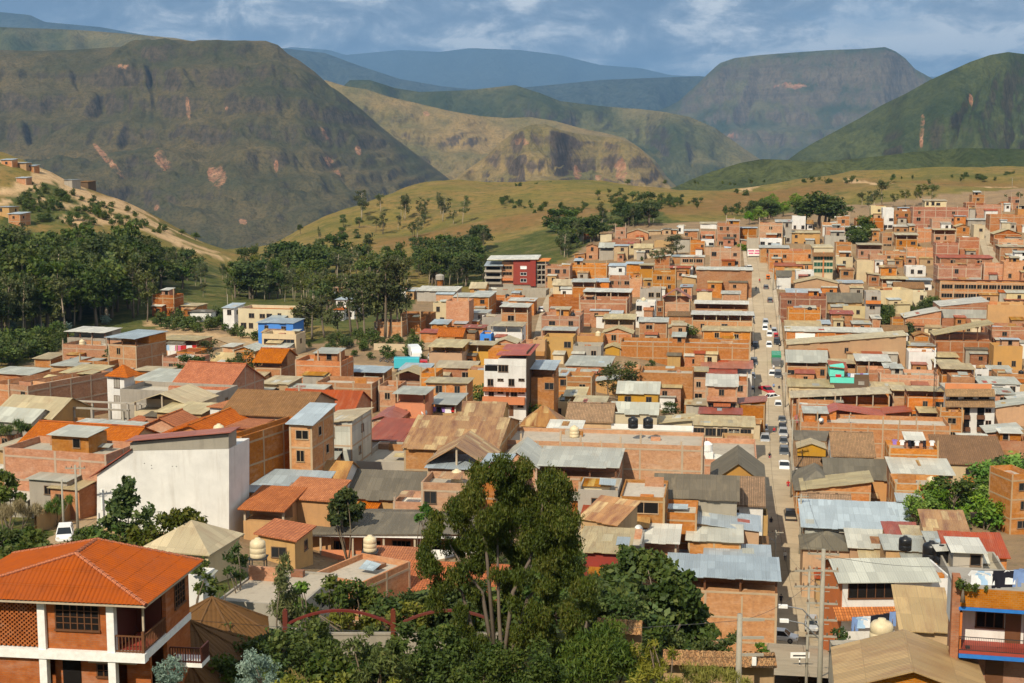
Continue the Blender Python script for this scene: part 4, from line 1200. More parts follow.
# white windowless building
S = Site('white_house', 'big white blank walled building with a red tin roof edge', 'house', 97, 229, 532, yaw=-11)
poly_wall(S, 'wall', [(97, 545), (229, 545), (229, 449), (130, 451), (97, 475)], 5.8, 'w')
poly_wall(S, 'upper_panel', [(130, 450.6), (228.6, 448.6), (228.6, 434), (130, 443)], 2.2, 'c', y0=.06)
a, b, c_, d_ = Vector(S.pt(125, 441, -.5)), Vector(S.pt(231, 432, -.5)), Vector(S.pt(231, 432, -.5)), Vector(S.pt(125, 441, -.5))
sheet(S, 'roof', [a, b, c_ + Vector((0, 2.6, .1)), d_ + Vector((0, 2.6, .1))], .09, 'R')
a, b = Vector(S.pt(89, 477, -.4)), Vector(S.pt(130.5, 449, -.4))
sheet(S, 'side_roof', [a, b, b + Vector((0, 5.8, 0)), a + Vector((0, 5.8, 0))], .1, 'R')
for px, py in ((144, 463), (151, 465), (151.5, 468), (172, 466), (176, 466)): S.boxpx('hole', px, px + .8, py, py + .9, -.004, .05, 'dark')  # shade of small holes, painted as near-black dots on the solid wall
S.boxpx('gate_frame', 101, 104, 489, 510, -.06, -.01, 'white')
KEY['white'] = dict(o=S.root, px=165, py=490, roofz=S.gz + S.z(432, 180))

# red tall building
S = Site('apartment_building', 'five storey building with deep red front and long pale roof slab', 'building', 485, 547, 290, yaw=-6, d=470)
S.boxpx('base_wall', 486, 546, 284, 293, .05, 10, 'c')
lb = S.boxpx('grey_block', 485, 501.5, 266, 285, 0, 9, 'c')
for y in (270, 276.5, 282): S.boxpx('balcony', 484.6, 502, y, y + 1.8, -1.2, -.01, 'c', lb); S.boxpx('opening', 486.5, 500, y - 3.3, y - .2, -.03, .3, 'dark', lb)  # near-black panels on the block paint the shade behind each balcony
S.boxpx('middle_block', 501.6, 513.2, 262, 285, .6, 9, 'p')
for y in (266, 272, 278): S.win(503, 512, y, y + 3, .6, 'frame', 'dark', 2)
S.boxpx('middle_balcony', 501.6, 513.2, 278.4, 280.5, -.4, .58, 'q')
S.boxpx('red_block', 513.4, 535.5, 260.5, 284.5, -.3, 9.2, 'm')
for y, w in ((266, 6), (272.4, 6), (279, 6)): S.win(520.5, 520.5 + w, y, y + 2.8, -.3, 'white', 'glass' if y > 270 else 'cl_white', 1)
S.boxpx('red_fin', 530.5, 536, 260, 286, -.8, -.31, 'm')
fr = S.boxpx('open_frame', 536.2, 547, 264, 265.2, .2, 9, 'c')
for y in (269.5, 274.5, 279.5, 284): S.boxpx('floor_slab', 536.2, 547, y, y + 1.1, .2, 9, 'c', fr)
for x in (536.4, 541, 545.8):
    for yy in (.3, 8.3): S.boxpx('column', x, x + .9, 265.3, 284, yy, yy + .4, 'c', fr)
S.boxpx('inner_wall', 538, 546, 265.3, 284, 5, 5.2, 'o', fr)
a, b = Vector(S.pt(487, 259.3, -1.2)), Vector(S.pt(538.5, 258.6, -1.2))
sheet(S, 'roof', [a, b, b + Vector((0, 11, .5)), a + Vector((0, 11, .5))], .3, 'l')
a, b = Vector(S.pt(484, 265.6, -1.4)), Vector(S.pt(503, 265.6, -1.4))
sheet(S, 'side_roof', [a, b, b + Vector((0, 8, .9)), a + Vector((0, 8, .9))], .15, 's')
a, b = Vector(S.pt(536.8, 260.6, -.6)), Vector(S.pt(549, 260.6, -.6))
sheet(S, 'frame_roof', [a, b, b + Vector((0, 10, .1)), a + Vector((0, 10, .1))], .25, 'q')

# white four storey block
S = Site('white_house', 'white four storey block with orange balcony band and red roof', 'house', 484, 526, 418, yaw=-9, d=236)
S.boxpx('wall', 484, 526, 366, 424, 0, 11, 'w')
S.boxpx('side_wall', 526, 526.6, 352, 424, .3, 10.9, 'n')
up = S.boxpx('attic_wall', 498, 526, 359, 366, .1, 10.9, 'w'); S.boxpx('attic_parapet', 484.1, 498, 359.2, 364.5, .1, .3, 'w')
S.boxpx('attic_room', 484.2, 525.9, 354, 366, 4, 10.8, 'o')
S.win(498.5, 508, 365.2, 371.5, 0, 'winframe', 'dark', 2); S.boxpx('recess', 485, 497.5, 365.5, 371, -.02, .2, 'dark')  # the recess is painted shade: a near-black panel on the flat wall
for x0, x1, y0, y1 in ((488, 493, 379, 385.5), (498, 503, 379, 380.6), (509, 514, 379, 385.5), (519, 524, 379, 380.6), (489, 493.5, 392, 396.3), (498, 503, 392, 393.3), (511, 517, 392, 396.3), (519, 524, 392, 393.3), (518, 523, 405.5, 407)): S.win(x0, x1, y0, y1, 0, 'winframe', 'dark', 1)
for x0, x1, y0, y1 in ((506, 509, 392, 398), (509, 513.5, 405.5, 416)): S.boxpx('door', x0, x1, y0, y1, -.03, .1, 'wood')
S.boxpx('tile_ledge', 483.6, 526.4, 387.3, 391, -.9, -.003, 'T'); S.boxpx('balcony', 483.4, 525.4, 396.5, 403.5, -1.1, -.003, 'q')
a, b = Vector(S.pt(496, 355, -.2)), Vector(S.pt(530.5, 355, -.2))
sheet(S, 'roof', [a, b, b + Vector((0, 11.5, .35)), a + Vector((0, 11.5, .35))], .09, 'R')
KEY['white4'] = dict(o=S.root, px=505, py=385, roofz=0)

# green glazed building
S = Site('glazed_building', 'cream building with green glass bands and brown tiled eave', 'building', 813.5, 833, 281, yaw=-6)
S.boxpx('wall', 813.5, 833, 247, 286, .4, 9, 'k')
for y in (256, 262.3, 268.6): S.win(814, 832.6, y, y + 3.9, .4, 'k', 'green_glass', 5)
S.boxpx('pillar', 822.7, 824, 252, 282, .1, .38, 'q')
a, b = Vector(S.pt(812.5, 256, -.9)), Vector(S.pt(834, 256, -.9))
sheet(S, 'eave', [a, b, b + Vector((0, 2.2, 1.9)), a + Vector((0, 2.2, 1.9))], .18, 'N')
sheet(S, 'roof', [Vector(S.pt(812.6, 247.5, .1)), Vector(S.pt(834, 247.5, .1)), Vector(S.pt(834, 247.5, .1)) + Vector((0, 9, .5)), Vector(S.pt(812.6, 247.5, .1)) + Vector((0, 9, .5))], .1, 'e')

# brown building with turquoise terrace
S = Site('plastered_house', 'dark brown walled house topped by a turquoise terrace', 'house', 830, 869, 404, yaw=-9)
S.boxpx('wall', 830, 869, 379, 408, 0, 9, 'n'); S.boxpx('parapet', 830, 854, 377.5, 383, -.05, .12, 't'); S.boxpx('side_parapet', 854.3, 869, 374.5, 380, .02, .2, 'n')
u = S.boxpx('upper_room', 830.2, 845, 367.5, 378, 2.2, 8.5, 't'); S.win(835.5, 841, 374.5, 377.5, 2.2, 'cl_pink', 'cl_red', 0, parent=u)
a, b = Vector(S.pt(829, 367, 1.6)), Vector(S.pt(848, 369, 1.6)); sheet(S, 'roof', [a, b, b + Vector((0, 7, .6)), a + Vector((0, 7, .6))], .09, 'R')
S.win(858.5, 864, 381.5, 384.5, 0, 'c', 'c', 0)
TURQ = S

# white house with two brown tiled eaves
S = Site('white_house', 'white house with two long brown tiled eaves and orange parapet', 'house', 947, 994.5, 434, yaw=-7)
S.boxpx('wall', 947, 994.5, 391, 438, 0, 9, 'w')
S.boxpx('parapet', 945.5, 992, 384, 390.6, .3, .55, 'q'); S.boxpx('roof_deck', 946.5, 993, 390.2, 391, .6, 9, 'slab')
for i, (y0, dz, dy) in enumerate(((396, 1.25, 1.4), (406.6, 1.3, 1.4))):
    a, b = Vector(S.pt(945.5, y0, -1.5)), Vector(S.pt(995.5, y0, -1.5)); sheet(S, 'eave', [a, b, b + Vector((0, dy, dz)), a + Vector((0, dy, dz))], .16, 'O')
for x0, x1 in ((950, 957.5), (964, 972.5), (979, 989)): S.win(x0, x1, 397, 400, 0, 'wood', 'dark', 3)
for x0, x1 in ((963.5, 969.5), (977, 984)):
    S.boxpx('opening', x0, x1, 407.5, 430, -.03, .2, 'dark'); S.boxpx('balcony', x0 - .4, x1 + .4, 415, 419, -.5, -.035, 'wood'); S.boxpx('balcony', x0 - .4, x1 + .4, 427, 431, -.5, -.035, 'wood')  # shade inside the openings is a near-black panel on solid wall
for x in (985.8, 988.8):
    for y in (408.5, 421): S.win(x, x + 1.8, y, y + 3.6, 0, 'wood', 'dark', 0)
S.win(951, 957, 406.8, 408.6, 0, 'wood', 'dark', 1)
S.boxpx('side_wall', 947, 962.5, 408.7, 438, -1.2, -.01, 'y')

# white tower
S = Site('tower', 'slim white tower under a small pyramid tile roof', 'tower', 108, 125, 425, yaw=-22, d=228)
S.boxpx('wall', 108, 125, 375.5, 432, 0, 2.7, 'w')
for y in (378.3, 395.5): S.win(114.6, 119.6, y, y + 9 if y < 390 else y + 6, 0, 'winframe', 'c', 1)
a = S.pt(105, 375.5, -.5); b = S.pt(128, 375.5, -.5); z0 = a[2]; mb = MB(); q = [(a[0], -.6, z0), (b[0], -.6, z0), (b[0], 3.3, z0), (a[0], 3.3, z0)]; ap = ((a[0] + b[0]) / 2, 1.35, z0 + 1.75)
for i in range(4): mb.face([q[i], q[(i + 1) % 4], ap])
mb.slab(q, .12); S.part('roof', mb, 'T')

# concrete frame on posts
S = Site('unfinished_building', 'unfinished concrete frame of slender posts with low brick infill', 'building', 55, 128, 436, yaw=-14)
S.boxpx('roof_beam', 54.5, 129, 408, 409.6, 0, .35, 'c'); S.boxpx('roof_beam', 54.5, 129, 408, 409.6, 5.5, 5.85, 'c')
for x in (55, 73, 91, 109, 122, 127): S.boxpx('post', x, x + 1.9, 409.7, 440, 0, .33, 'c'); S.boxpx('post', x, x + 1.9, 409.7, 440, 5.5, 5.8, 'c')
S.boxpx('brick_infill', 57, 109, 418, 425.5, .05, .25, 'p'); S.boxpx('floor_slab', 54.6, 128.6, 425.6, 427.5, -.05, 5.9, 'c')
S.boxpx('lower_wall', 57, 108.5, 427.6, 442, .1, 5.6, 'o')

# school with pale fascia
S = Site('school_building', 'long orange building with white fascia under a grey sheet roof', 'school', 295, 470, 566, yaw=-4)
S.boxpx('wall', 295, 500, 535, 572, 1.9, 9, 'q'); S.boxpx('fascia', 294, 501, 534, 537, -.35, -.2, 'white')
for x in (297, 320, 352, 383, 414, 445, 476): S.boxpx('column', x, x + 1.8, 537, 572, -.1, .15, 'beam')
S.boxpx('floor_slab', 295, 500, 560.2, 562, -.2, 1.9, 'c')
S.boxpx('balcony_parapet', 384.5, 414, 549.8, 559.5, -.2, -.02, 'white'); S.boxpx('balcony_parapet', 415.8, 476, 549.8, 559.5, -.2, -.02, 'white'); S.boxpx('balcony_parapet', 321.8, 352, 549.8, 559.5, -.2, -.02, 'q')
for x in (324, 360, 390, 421, 452): S.win(x + 3, x + 20, 541, 549, 1.9, 'wood', 'dark', 3)
a, b = Vector(S.pt(292.5, 534, -.6)), Vector(S.pt(502, 534, -.6))
sheet(S, 'roof', [a, b, b + Vector((0, 5.4, 1.05)), a + Vector((0, 5.4, 1.05))], .1, 'D'); a2, b2 = a + Vector((0, 5.404, 1.05)), b + Vector((0, 5.404, 1.05)); sheet(S, 'roof', [a2, b2, b2 + Vector((0, 5.4, -1.05)), a2 + Vector((0, 5.4, -1.05))], .1, 'D')
parse('''
143 208 551 1.8 Hke 1 na r=2.0 d=6.5 D=122 K=beigehip | small house under a beige pyramid tile roof behind the orange villa
184 196 575 2.4 FwX 0 D=100 d=2 cl na
217 300 603 1.5 FcX 3 na D=104 d=8.5 P=.15 cl win=c/dark K=flatgrey | low grey flat roofed house carrying a cream tank on a stand
313 362 578 1.8 FoX 0 D=113 d=7 y=-30 f cl na P=.5 | low brick house with rising parapet beside the orange tile roof
356 404 577 1.4 SqT 0 na D=124 d=6 r=.9 O=.3
360 498 600 1.4 SqT 0 na D=116 d=7 r=1.0 K=orangetile | low house under wide bright orange tile roof behind tall eucalyptus
843 932 578 2.1 Gwz 0 na y=2 d=5.5 r=.9 O=.6 D=118 K=whitewin | white walled house with wide window strip under ribbed pale roof
903 950 630 1.0 Sda 0 na y=-10 r=1.2 d=6 D=100 | low shed under weathered straw coloured sheets
843 982 690 2.6 Eoa 0 na y=-11 d=6 r=1.25 D=76 O=.5 nf K=gablefront | brick house with wide tan gabled sheet roof at the hill foot
934 950 579 1.7 FwX 1 na D=120 d=6 y=2 ww=1.2 wh=1.4
''')
h = KEY['whitewin']; rt = h['o']; bw = h['w'] / 2
inst('window', window_mesh(h['w'] * .5, 1.35, 'wood', 'dark', 4), rt, (-bw * .36, 0, h['h'] - 1.75))
mb = MB(); mb.slab([(-bw - .8, -1.4, h['h'] - 3.2), (bw * .55, -1.4, h['h'] - 3.2), (bw * .55, -.02, h['h'] - 2.55), (-bw - .8, -.02, h['h'] - 2.55)], .14); mb.build('tile_awning', M['T'], rt)
mb = MB(); mb.box(-bw - .05, -bw - .01, .1, 6.3, -3, h['h'] + .1, 0); mb.build('side_wall', M['q'], rt)
h = KEY['ochre']; bw = h['w'] / 2; mb = MB(); zt = h['h'] + 2.0
for sgn in (-1, 1): mb.slab([(0 if sgn < 0 else .003, 2.2, zt + 1.35), (0 if sgn < 0 else .003, 6.8, zt + 1.35), (sgn * bw * .95, 6.8, zt + .5), (sgn * bw * .95, 2.2, zt + .5)][::sgn], .12)
mb.build('gable_roof', M['e'], h['o']); mb = MB(); mb.face([(-bw * .9, 2.5, zt - .9), (bw * .9, 2.5, zt - .9), (bw * .9, 2.5, zt + .42), (0, 2.5, zt + 1.2), (-bw * .9, 2.5, zt + .42)]); mb.build('gable_wall', M['y'], h['o'])
h = KEY['panel']; inst('white_panel', window_mesh(h['w'] * .2, 1.7, 'white', 'white', 3), h['o'], (-h['w'] * .3, -.05, h['h'] - 2.2))
h = KEY['ware']; mb = MB(); mb.box(-h['w'] / 2 + .1, h['w'] / 2 - .1, -.09, -.04, h['h'] - 3.2, h['h'] - .7, 0); mb.build('tin_clerestory', M['z'], h['o'])

# balconied house at the lower corner, with blue floor bands
S = Site('brick_house', 'brick house with bright blue floor bands and a railed balcony', 'house', 953, 1040, 690, yaw=-12, d=80)
S.boxpx('left_pier', 949.5, 957.5, 574, 700, -.6, .3, 'o'); S.boxpx('parapet', 957.7, 1060, 589, 606.6, -.55, -.3, 'o')
S.boxpx('roof_deck', 957.7, 1060, 603.5, 606.4, -.28, 7, 'c'); S.boxpx('blue_band', 957.6, 1060, 606.8, 610, -.62, -.1, 'blue_trim')
S.boxpx('back_wall', 957.8, 1060, 610.2, 652, 1.3, 6.9, 'w')
S.win(976, 1003, 612, 626, 1.3, 'wood', 'dark', 2); S.boxpx('door', 1005, 1021, 614, 648, 1.24, 1.32, 'wood', yref=1.2); S.boxpx('door', 1024, 1040, 614, 648, 1.24, 1.32, 'darkwood', yref=1.2)
S.boxpx('inner_pier', 958, 961, 610.2, 652, -.4, 1.2, 'q')
S.boxpx('balcony_floor', 957.6, 1060, 650, 653, -.65, 1.29, 'red_floor'); S.boxpx('blue_band', 957.5, 1060, 653.2, 657, -.72, -.2, 'blue_trim')
mb = MB(); z0 = S.z(651, 1000); z1 = S.z(636, 1000); xa = S.pt(958, 640)[0]; xb = S.pt(1060, 640)[0]
for zz in (z0 + .12, z1): mb.box(xa, xb, -.6, -.56, zz - .02, zz + .02)
for i in range(56): x = xa + (xb - xa) * i / 55; mb.box(x - .008, x + .008, -.59, -.57, z0 + .14, z1 - .02)
S.part('railing', mb, 'iron')
S.boxpx('lower_wall', 957.9, 1060, 657.2, 700, 1.0, 6.9, 'o'); S.boxpx('lower_room', 958.2, 978, 668, 700, .1, 1.0, 'w'); S.boxpx('door', 985, 1003, 661, 700, .94, 1.02, 'wood', yref=.9)
S.boxpx('flower_pot', 965, 969.5, 645, 650, -.3, -.05, 'iron')
BLUEH = S
# villa in front: hip roof of orange tiles on white pillars
FL, FR, RF, RB, BR = at(-63, 607, 73.5), at(146, 606, 72.), at(76, 554, 75.4), at(97, 541, 78.2), at(203, 560, 80.2)
FL.z = FR.z; BR.z = FR.z; RB.z = RF.z; BL = FL + (BR - FR)
VG = FR.z - 6.6
V = thing('villa', 'two storey villa with white pillars and bright orange hip tile roof', 'house', ((FL.x + FR.x) / 2, (FL.y + FR.y) / 2, VG), math.atan2(FR.y - FL.y, FR.x - FL.x))
Mi = (V.matrix_basis if hasattr(V, 'matrix_basis') else V.matrix_world).inverted()
def tiles(mb, a, b, top, pitch=.25, amp=.075):
    """undulating tiles on a roof plane: eave a-b, upper outline TOP (list of points from a's side to b's side)"""
    e = (b - a); L = e.length; e.normalize(); nrm = e.cross(top[0] - a).normalized()
    if nrm.z < 0: nrm = -nrm
    s = nrm.cross(e)
    if s.z < 0: s = -s
    tp = [(0., 0.)] + [((t - a).dot(e), (t - a).dot(s)) for t in top] + [(L, 0.)]
    N = int(L / pitch) * 6
    pts = []
    for i in range(N + 1):
        u = L * i / N; ph = 2 * math.pi * u / pitch; o = amp * abs(math.sin(ph / 2)) ** .7
        v = interp(tp, u); pts.append((u, v, o))
    for (u0, v0, o0), (u1, v1, o1) in zip(pts[:-1], pts[1:]):
        v0_, v1_ = max(v0, .0), max(v1, .0); row = 1.05; k = 0
        while k * row < max(v0_, v1_) - .01:
            q = []
            for u, vm, o, vv, up_ in ((u0, v0_, o0, k * row, 1), (u1, v1_, o1, k * row, 1), (u1, v1_, o1, (k + 1) * row, 0), (u0, v0_, o0, (k + 1) * row, 0)): q.append(a + e * u + s * min(vv, vm) + nrm * (o + .014 * up_))
            if (q[3] - q[0]).length > .005 or (q[2] - q[1]).length > .005: mb.face(q)
            k += 1
def loc(p): return Mi @ p
lFL, lFR, lRF, lRB, lBR, lBL = map(loc, (FL, FR, RF, RB, BR, BL))
mb = MB()
tiles(mb, lFL, lFR, [lRF]); tiles(mb, lFR, lBR, [lRF, lRB]); tiles(mb, lBL, lFL, [lRB, lRF]); tiles(mb, lBR, lBL, [lRB])
mb.build('roof', M['vtile'] if 'vtile' in M else M['T'], V)
mb = MB()
for a, b in ((lFL, lRF), (lFR, lRF), (lRF, lRB), (lRB, lBR), (lRB, lBL)):
    n_ = int((b - a).length / .4)
    for i in range(n_): mb.tube([a.lerp(b, i / n_) + Vector((0, 0, .05)), a.lerp(b, (i + 1) / n_) + Vector((0, 0, .035))], [.13, .10], 6)
mb.build('ridge_cap', M['T'], V)
mb = MB(); mb.slab([lFL + Vector((.05, .05, -.02)), lFR + Vector((-.05, .05, -.02)), lBR + Vector((-.05, -.05, -.02)), lBL + Vector((.05, -.05, -.02))], .12); mb.build('soffit', M['beam'], V)
VX0, VX1 = lFL.x + .6, lFR.x - .45; VY0, VY1 = .75, lBR.y - .7; EZ = lFR.z - .16; FLZ = EZ - 2.75
class _V(Site):
    def __init__(s): s.root = V; s.yaw = V.rotation_euler.z; s.gz = VG; c, sn = math.cos(s.yaw), math.sin(s.yaw); s.P = Vector((V.location.x - sn * VY0, V.location.y + c * VY0, 0))
    def pt(s, px, py, y=0.0):
        p = Site.pt(s, px, py, y); return (p[0], y + VY0, p[2])
SV = _V()
X = lambda px: SV.pt(px, 630)[0]
def vb(name, x0, x1, y0, y1, z0, z1, m, parent=None): mb = MB(); mb.box(x0, x1, y0, y1, z0, z1); return mb.build(name, M[m], parent or V)
xp1, xp2 = X(38.7), X(107.5)
pw = X(46) - X(38.7)
side_y = VY0 + 3.2
vb('brick_wall', xp1 + pw, xp2, VY0 + .12, VY0 + .35, FLZ + .0, EZ, 'redbrick')
bw_ = vb('side_wall', VX1 - .25, VX1 - .02, side_y, VY1, -4, EZ, 'redbrick')
vb('porch_wall', xp2 + .1, VX1 - .3, side_y, side_y + .2, FLZ, EZ, 'darkwood'); vb('porch_wall', xp2 + .1, xp2 + .3, VY0 + .4, side_y, FLZ, EZ, 'darkwood')
vb('back_wall', VX0, VX1 - .3, VY1 - .2, VY1, -4, EZ, 'redbrick'); vb('west_wall', VX0, VX0 + .2, VY0 + .4, VY1 - .25, -4, EZ, 'redbrick')
for x in (xp1, xp2, xp1 - (xp2 - xp1) - .3): vb('pillar', x, x + pw, VY0 - .12, VY0 + .3, -4, EZ + .02, 'white')
vb('floor_band', VX0 - .1, VX1 + .05, VY0 - .2, VY0 + .35, FLZ - .5, FLZ - .005, 'white'); vb('floor_band', VX1 - .2, VX1 + .06, VY0 + .36, VY1 + .05, FLZ - .4, FLZ - .006, 'white')
vb('eave_beam', VX0 - .1, VX1, VY0 - .1, VY0 + .1, EZ - .12, EZ + .03, 'cream_plastic'); vb('porch_floor', xp2 + pw, VX1 - .21, VY0 + .36, side_y, FLZ - .3, FLZ - .01, 'red_floor')
# window with small panes
wx0, wx1 = X(56), X(98); inst('window', window_mesh(wx1 - wx0, 1.35, 'wood', 'dark', 5, 3), V, ((wx0 + wx1) / 2, VY0 + .12, EZ - 1.62))
inst('window', window_mesh(1.5, 1.3, 'wood', 'dark', 3, 3), V, (VX1 - .02, side_y + 2.1, EZ - 1.75), math.pi / 2)
# pierced brick screen
mb = MB(); x0, x1 = xp1 - (xp2 - xp1) - .3 + pw, xp1; nx, nz = int((x1 - x0) / .26), 22
for j in range(nz):
    z = FLZ + .05 + j * (EZ - FLZ - .2) / nz
    for i in range(nx):
        x = x0 + (x1 - x0) * (i + (.5 if j % 2 else 0)) / nx; mb.box(x, min(x + .165, x1), VY0 + .1, VY0 + .24, z, z + .108)
mb.build('brick_lattice', M['redbrick'], V); vb('screen_backing', x0, x1, VY0 + .9, VY0 + 1.0, FLZ, EZ, 'darkwood')
def rail(name, p0, p1, z0, h_, m, n_=10):
    mb = MB(); p0, p1 = Vector(p0), Vector(p1)
    for k in range(n_ + 1):
        q = p0.lerp(p1, k / n_); mb.box(q.x - .025, q.x + .025, q.y - .025, q.y + .025, z0, z0 + h_ - .06)
    d_ = (p1 - p0).normalized(); s_ = Vector((-d_.y, d_.x, 0)) * .04
    for zz in (z0 + .1, z0 + h_): mb.slab([(p0 + s_).to_tuple()[:2] + (zz,), (p0 - s_).to_tuple()[:2] + (zz,), (p1 - s_).to_tuple()[:2] + (zz,), (p1 + s_).to_tuple()[:2] + (zz,)], .07)
    mb.build(name, M[m], V)
rail('railing', (xp2 + pw, VY0, 0), (VX1 - .1, VY0, 0), FLZ, .95, 'wood', 8); rail('railing', (VX1 - .1, VY0 + .1, 0), (VX1 - .1, side_y, 0), FLZ, .95, 'wood', 14)
vb('corner_post', VX1 - .17, VX1 - .03, VY0 - .05, VY0 + .08, FLZ, FLZ + 1.2, 'wood'); vb('porch_post', VX1 - .16, VX1 - .06, VY0 + .1, VY0 + .2, FLZ + 1.2, EZ, 'beam')
vb('lower_wall', xp1 + pw, xp2, VY0 + .9, VY0 + 1.1, -4, FLZ - .5, 'redbrick'); vb('lower_wall', xp2 + pw, VX1 - .3, VY0 + 1.4, VY0 + 1.6, -4, FLZ - .5, 'redbrick'); vb('lower_wall', VX0, xp1, VY0 + .1, VY0 + .3, -4, FLZ - .5, 'redbrick')
vb('awning', X(82), X(130), VY0 + .6, VY0 + .88, FLZ - .92, FLZ - .72, 'beam'); vb('door', X(54), X(72), VY0 + .84, VY0 + .92, FLZ - 2.7, FLZ - .6, 'dark')
inst('window', window_mesh(1.0, 1.0, 'wood', 'dark', 2, 2), V, (X(98), VY0 + .9, FLZ - 1.75))
# side balcony
sb = side_y + .2
mb = MB(); mb.box(VX1 - .02, VX1 + 1.9, sb, sb + 1.3, FLZ - 2.0, FLZ - 1.75); mb.build('side_balcony', M['white'], V)
rail('railing', (VX1 + .05, sb + .03, 0), (VX1 + 1.85, sb + .03, 0), FLZ - 1.75, .9, 'darkwood', 12); rail('railing', (VX1 + 1.85, sb + .1, 0), (VX1 + 1.85, sb + 1.27, 0), FLZ - 1.75, .9, 'darkwood', 8)

# octagonal tiled kiosks
def gazebo(apx, apy, d, rad, rise, label, wallm, seed):
    A = at(apx, apy, d); gz = A.z - rise - 2.3
    g = thing('gazebo', label, 'gazebo', (A.x, A.y, gz), R(12 + seed))
    e = [Vector((rad * math.cos(math.pi * i / 4 + .39), rad * math.sin(math.pi * i / 4 + .39), 2.3)) for i in range(8)]; top = Vector((0, 0, 2.3 + rise))
    mb = MB()
    for i in range(8): tiles(mb, e[i], e[(i + 1) % 8], [top.lerp(e[i], .02), top.lerp(e[(i + 1) % 8], .02)], .3, .05)
    mb.build('roof', M['ntile'], g)
    mb = MB()
    for p in e: mb.tube([p + Vector((0, 0, .06)), top + Vector((0, 0, .08))], [.09, .07], 6)
    mb.build('hip_cap', M['ntile'], g)
    mb = MB(); mb.face([p - Vector((0, 0, .02)) for p in e][::-1]); mb.build('ceiling', M['darkwood'], g)
    for i in range(8): mb = MB(); p = e[i] * .85; mb.box(p.x - .09, p.x + .09, p.y - .09, p.y + .09, -3, 2.28); mb.build('post', M['darkwood'], g)
    mb = MB()
    for i in range(8):
        a, b = e[i] * .82, e[(i + 1) % 8] * .82; mb.face([(a.x, a.y, -3), (b.x, b.y, -3), (b.x, b.y, 1.5), (a.x, a.y, 1.5)])
    mb.build('low_wall', M[wallm], g)
gazebo(212, 598, 90, 3.95, 2.15, 'larger octagonal brown tiled gazebo with ochre base beside the villa', 'y', 0)
gazebo(191, 622, 84, 3.7, 2.0, 'octagonal brown tiled gazebo with red base between villa and larger gazebo', 'm', 5)
gazebo(186, 657, 80, 2.6, 1.5, 'small brown tiled gazebo roof below the villa balcony', 'd', 9)

# red garden arches and low wall
Pa, Pb = at(288, 632, 92), at(392, 634, 90)
g = thing('garden_arch', 'red arched garden frame between two red posts', 'arch', ((Pa.x + Pb.x) / 2, (Pa.y + Pb.y) / 2, Pa.z), 0)
L = (Pb.x - Pa.x) / 2; sc = 92 / F
for s_, x0 in ((1, -L), (1, L)):
    mb = MB(); mb.box(x0 - .16, x0 + .16, -.16, .16, -2, 28 * sc); mb.lathe([(.12, 28 * sc), (.14, 29 * sc), (.0, 31 * sc)], 8, c=(x0, 0)); mb.build('post', M['archred'], g)
for xa, xb in ((-L, L), (L + .3, 3 * L)):
    mb = MB(); pts = []
    for i in range(25):
        f_ = i / 24; x = xa + (xb - xa) * f_; pts.append((x, 0, 14 * sc + 15.5 * sc * (1 - (2 * f_ - 1) ** 2)))
    for p, q in zip(pts[:-1], pts[1:]): mb.slab([(p[0], -.12, p[2]), (q[0], -.12, q[2]), (q[0], .12, q[2]), (p[0], .12, p[2])], .15)
    mb.build('arch', M['archred'], g)
mb = MB(); mb.box(-L - 3, L * 3, .2, .4, -2, .05); mb.box(-L - 3, L * 3, .15, .45, .06, .2); w_ = mb.build('garden_wall', M['c']); w_.location = g.location; tag(w_, 'long low grey garden wall behind the red arches', 'wall')

# earth wall by the grass, mounted washing frame, boundary walls
def wallthing(pxs, h_, m, label, name='wall', th=.25, cat='wall'):
    P = [on_ground(*p) for p in pxs]
    mb = MB(); o0 = P[0]
    for a, b in zip(P[:-1], P[1:]):
        n_ = max(1, int((b - a).length / 4))
        for i in range(n_):
            p, q = a.lerp(b, i / n_) - o0, a.lerp(b, (i + 1) / n_) - o0
            p.z = ground(p.x + o0.x, p.y + o0.y) - o0.z; q.z = ground(q.x + o0.x, q.y + o0.y) - o0.z
            d_ = (q - p); d_.z = 0; d_.normalize(); s_ = Vector((-d_.y, d_.x, 0)) * th / 2
            up = Vector((0, 0, h_)); dn = Vector((0, 0, -1.2))
            A, B, C_, D_ = p - s_, q - s_, q + s_, p + s_
            mb.face([A + dn, B + dn, B + up, A + up]); mb.face([C_ + dn, D_ + dn, D_ + up, C_ + up]); mb.face([A + up, B + up, C_ + up, D_ + up])
    o = mb.build(name, M[m]); o.location = o0; tag(o, label, cat); return o
wallthing([(36, 534), (60, 524), (97, 506)], 2.3, 'd', 'brown earth wall climbing beside the grass plot')
wallthing([(0, 548), (34, 541)], .8, 'c', 'low grey kerb wall by the dirt lane')
wallthing([(374, 350), (405, 351), (432, 349)], 1.6, 'k', 'long beige retaining wall below the dark eucalyptus clump')
wallthing([(0, 478), (24, 478)], 1.6, 'p', 'short pale brick wall at the grass plot')
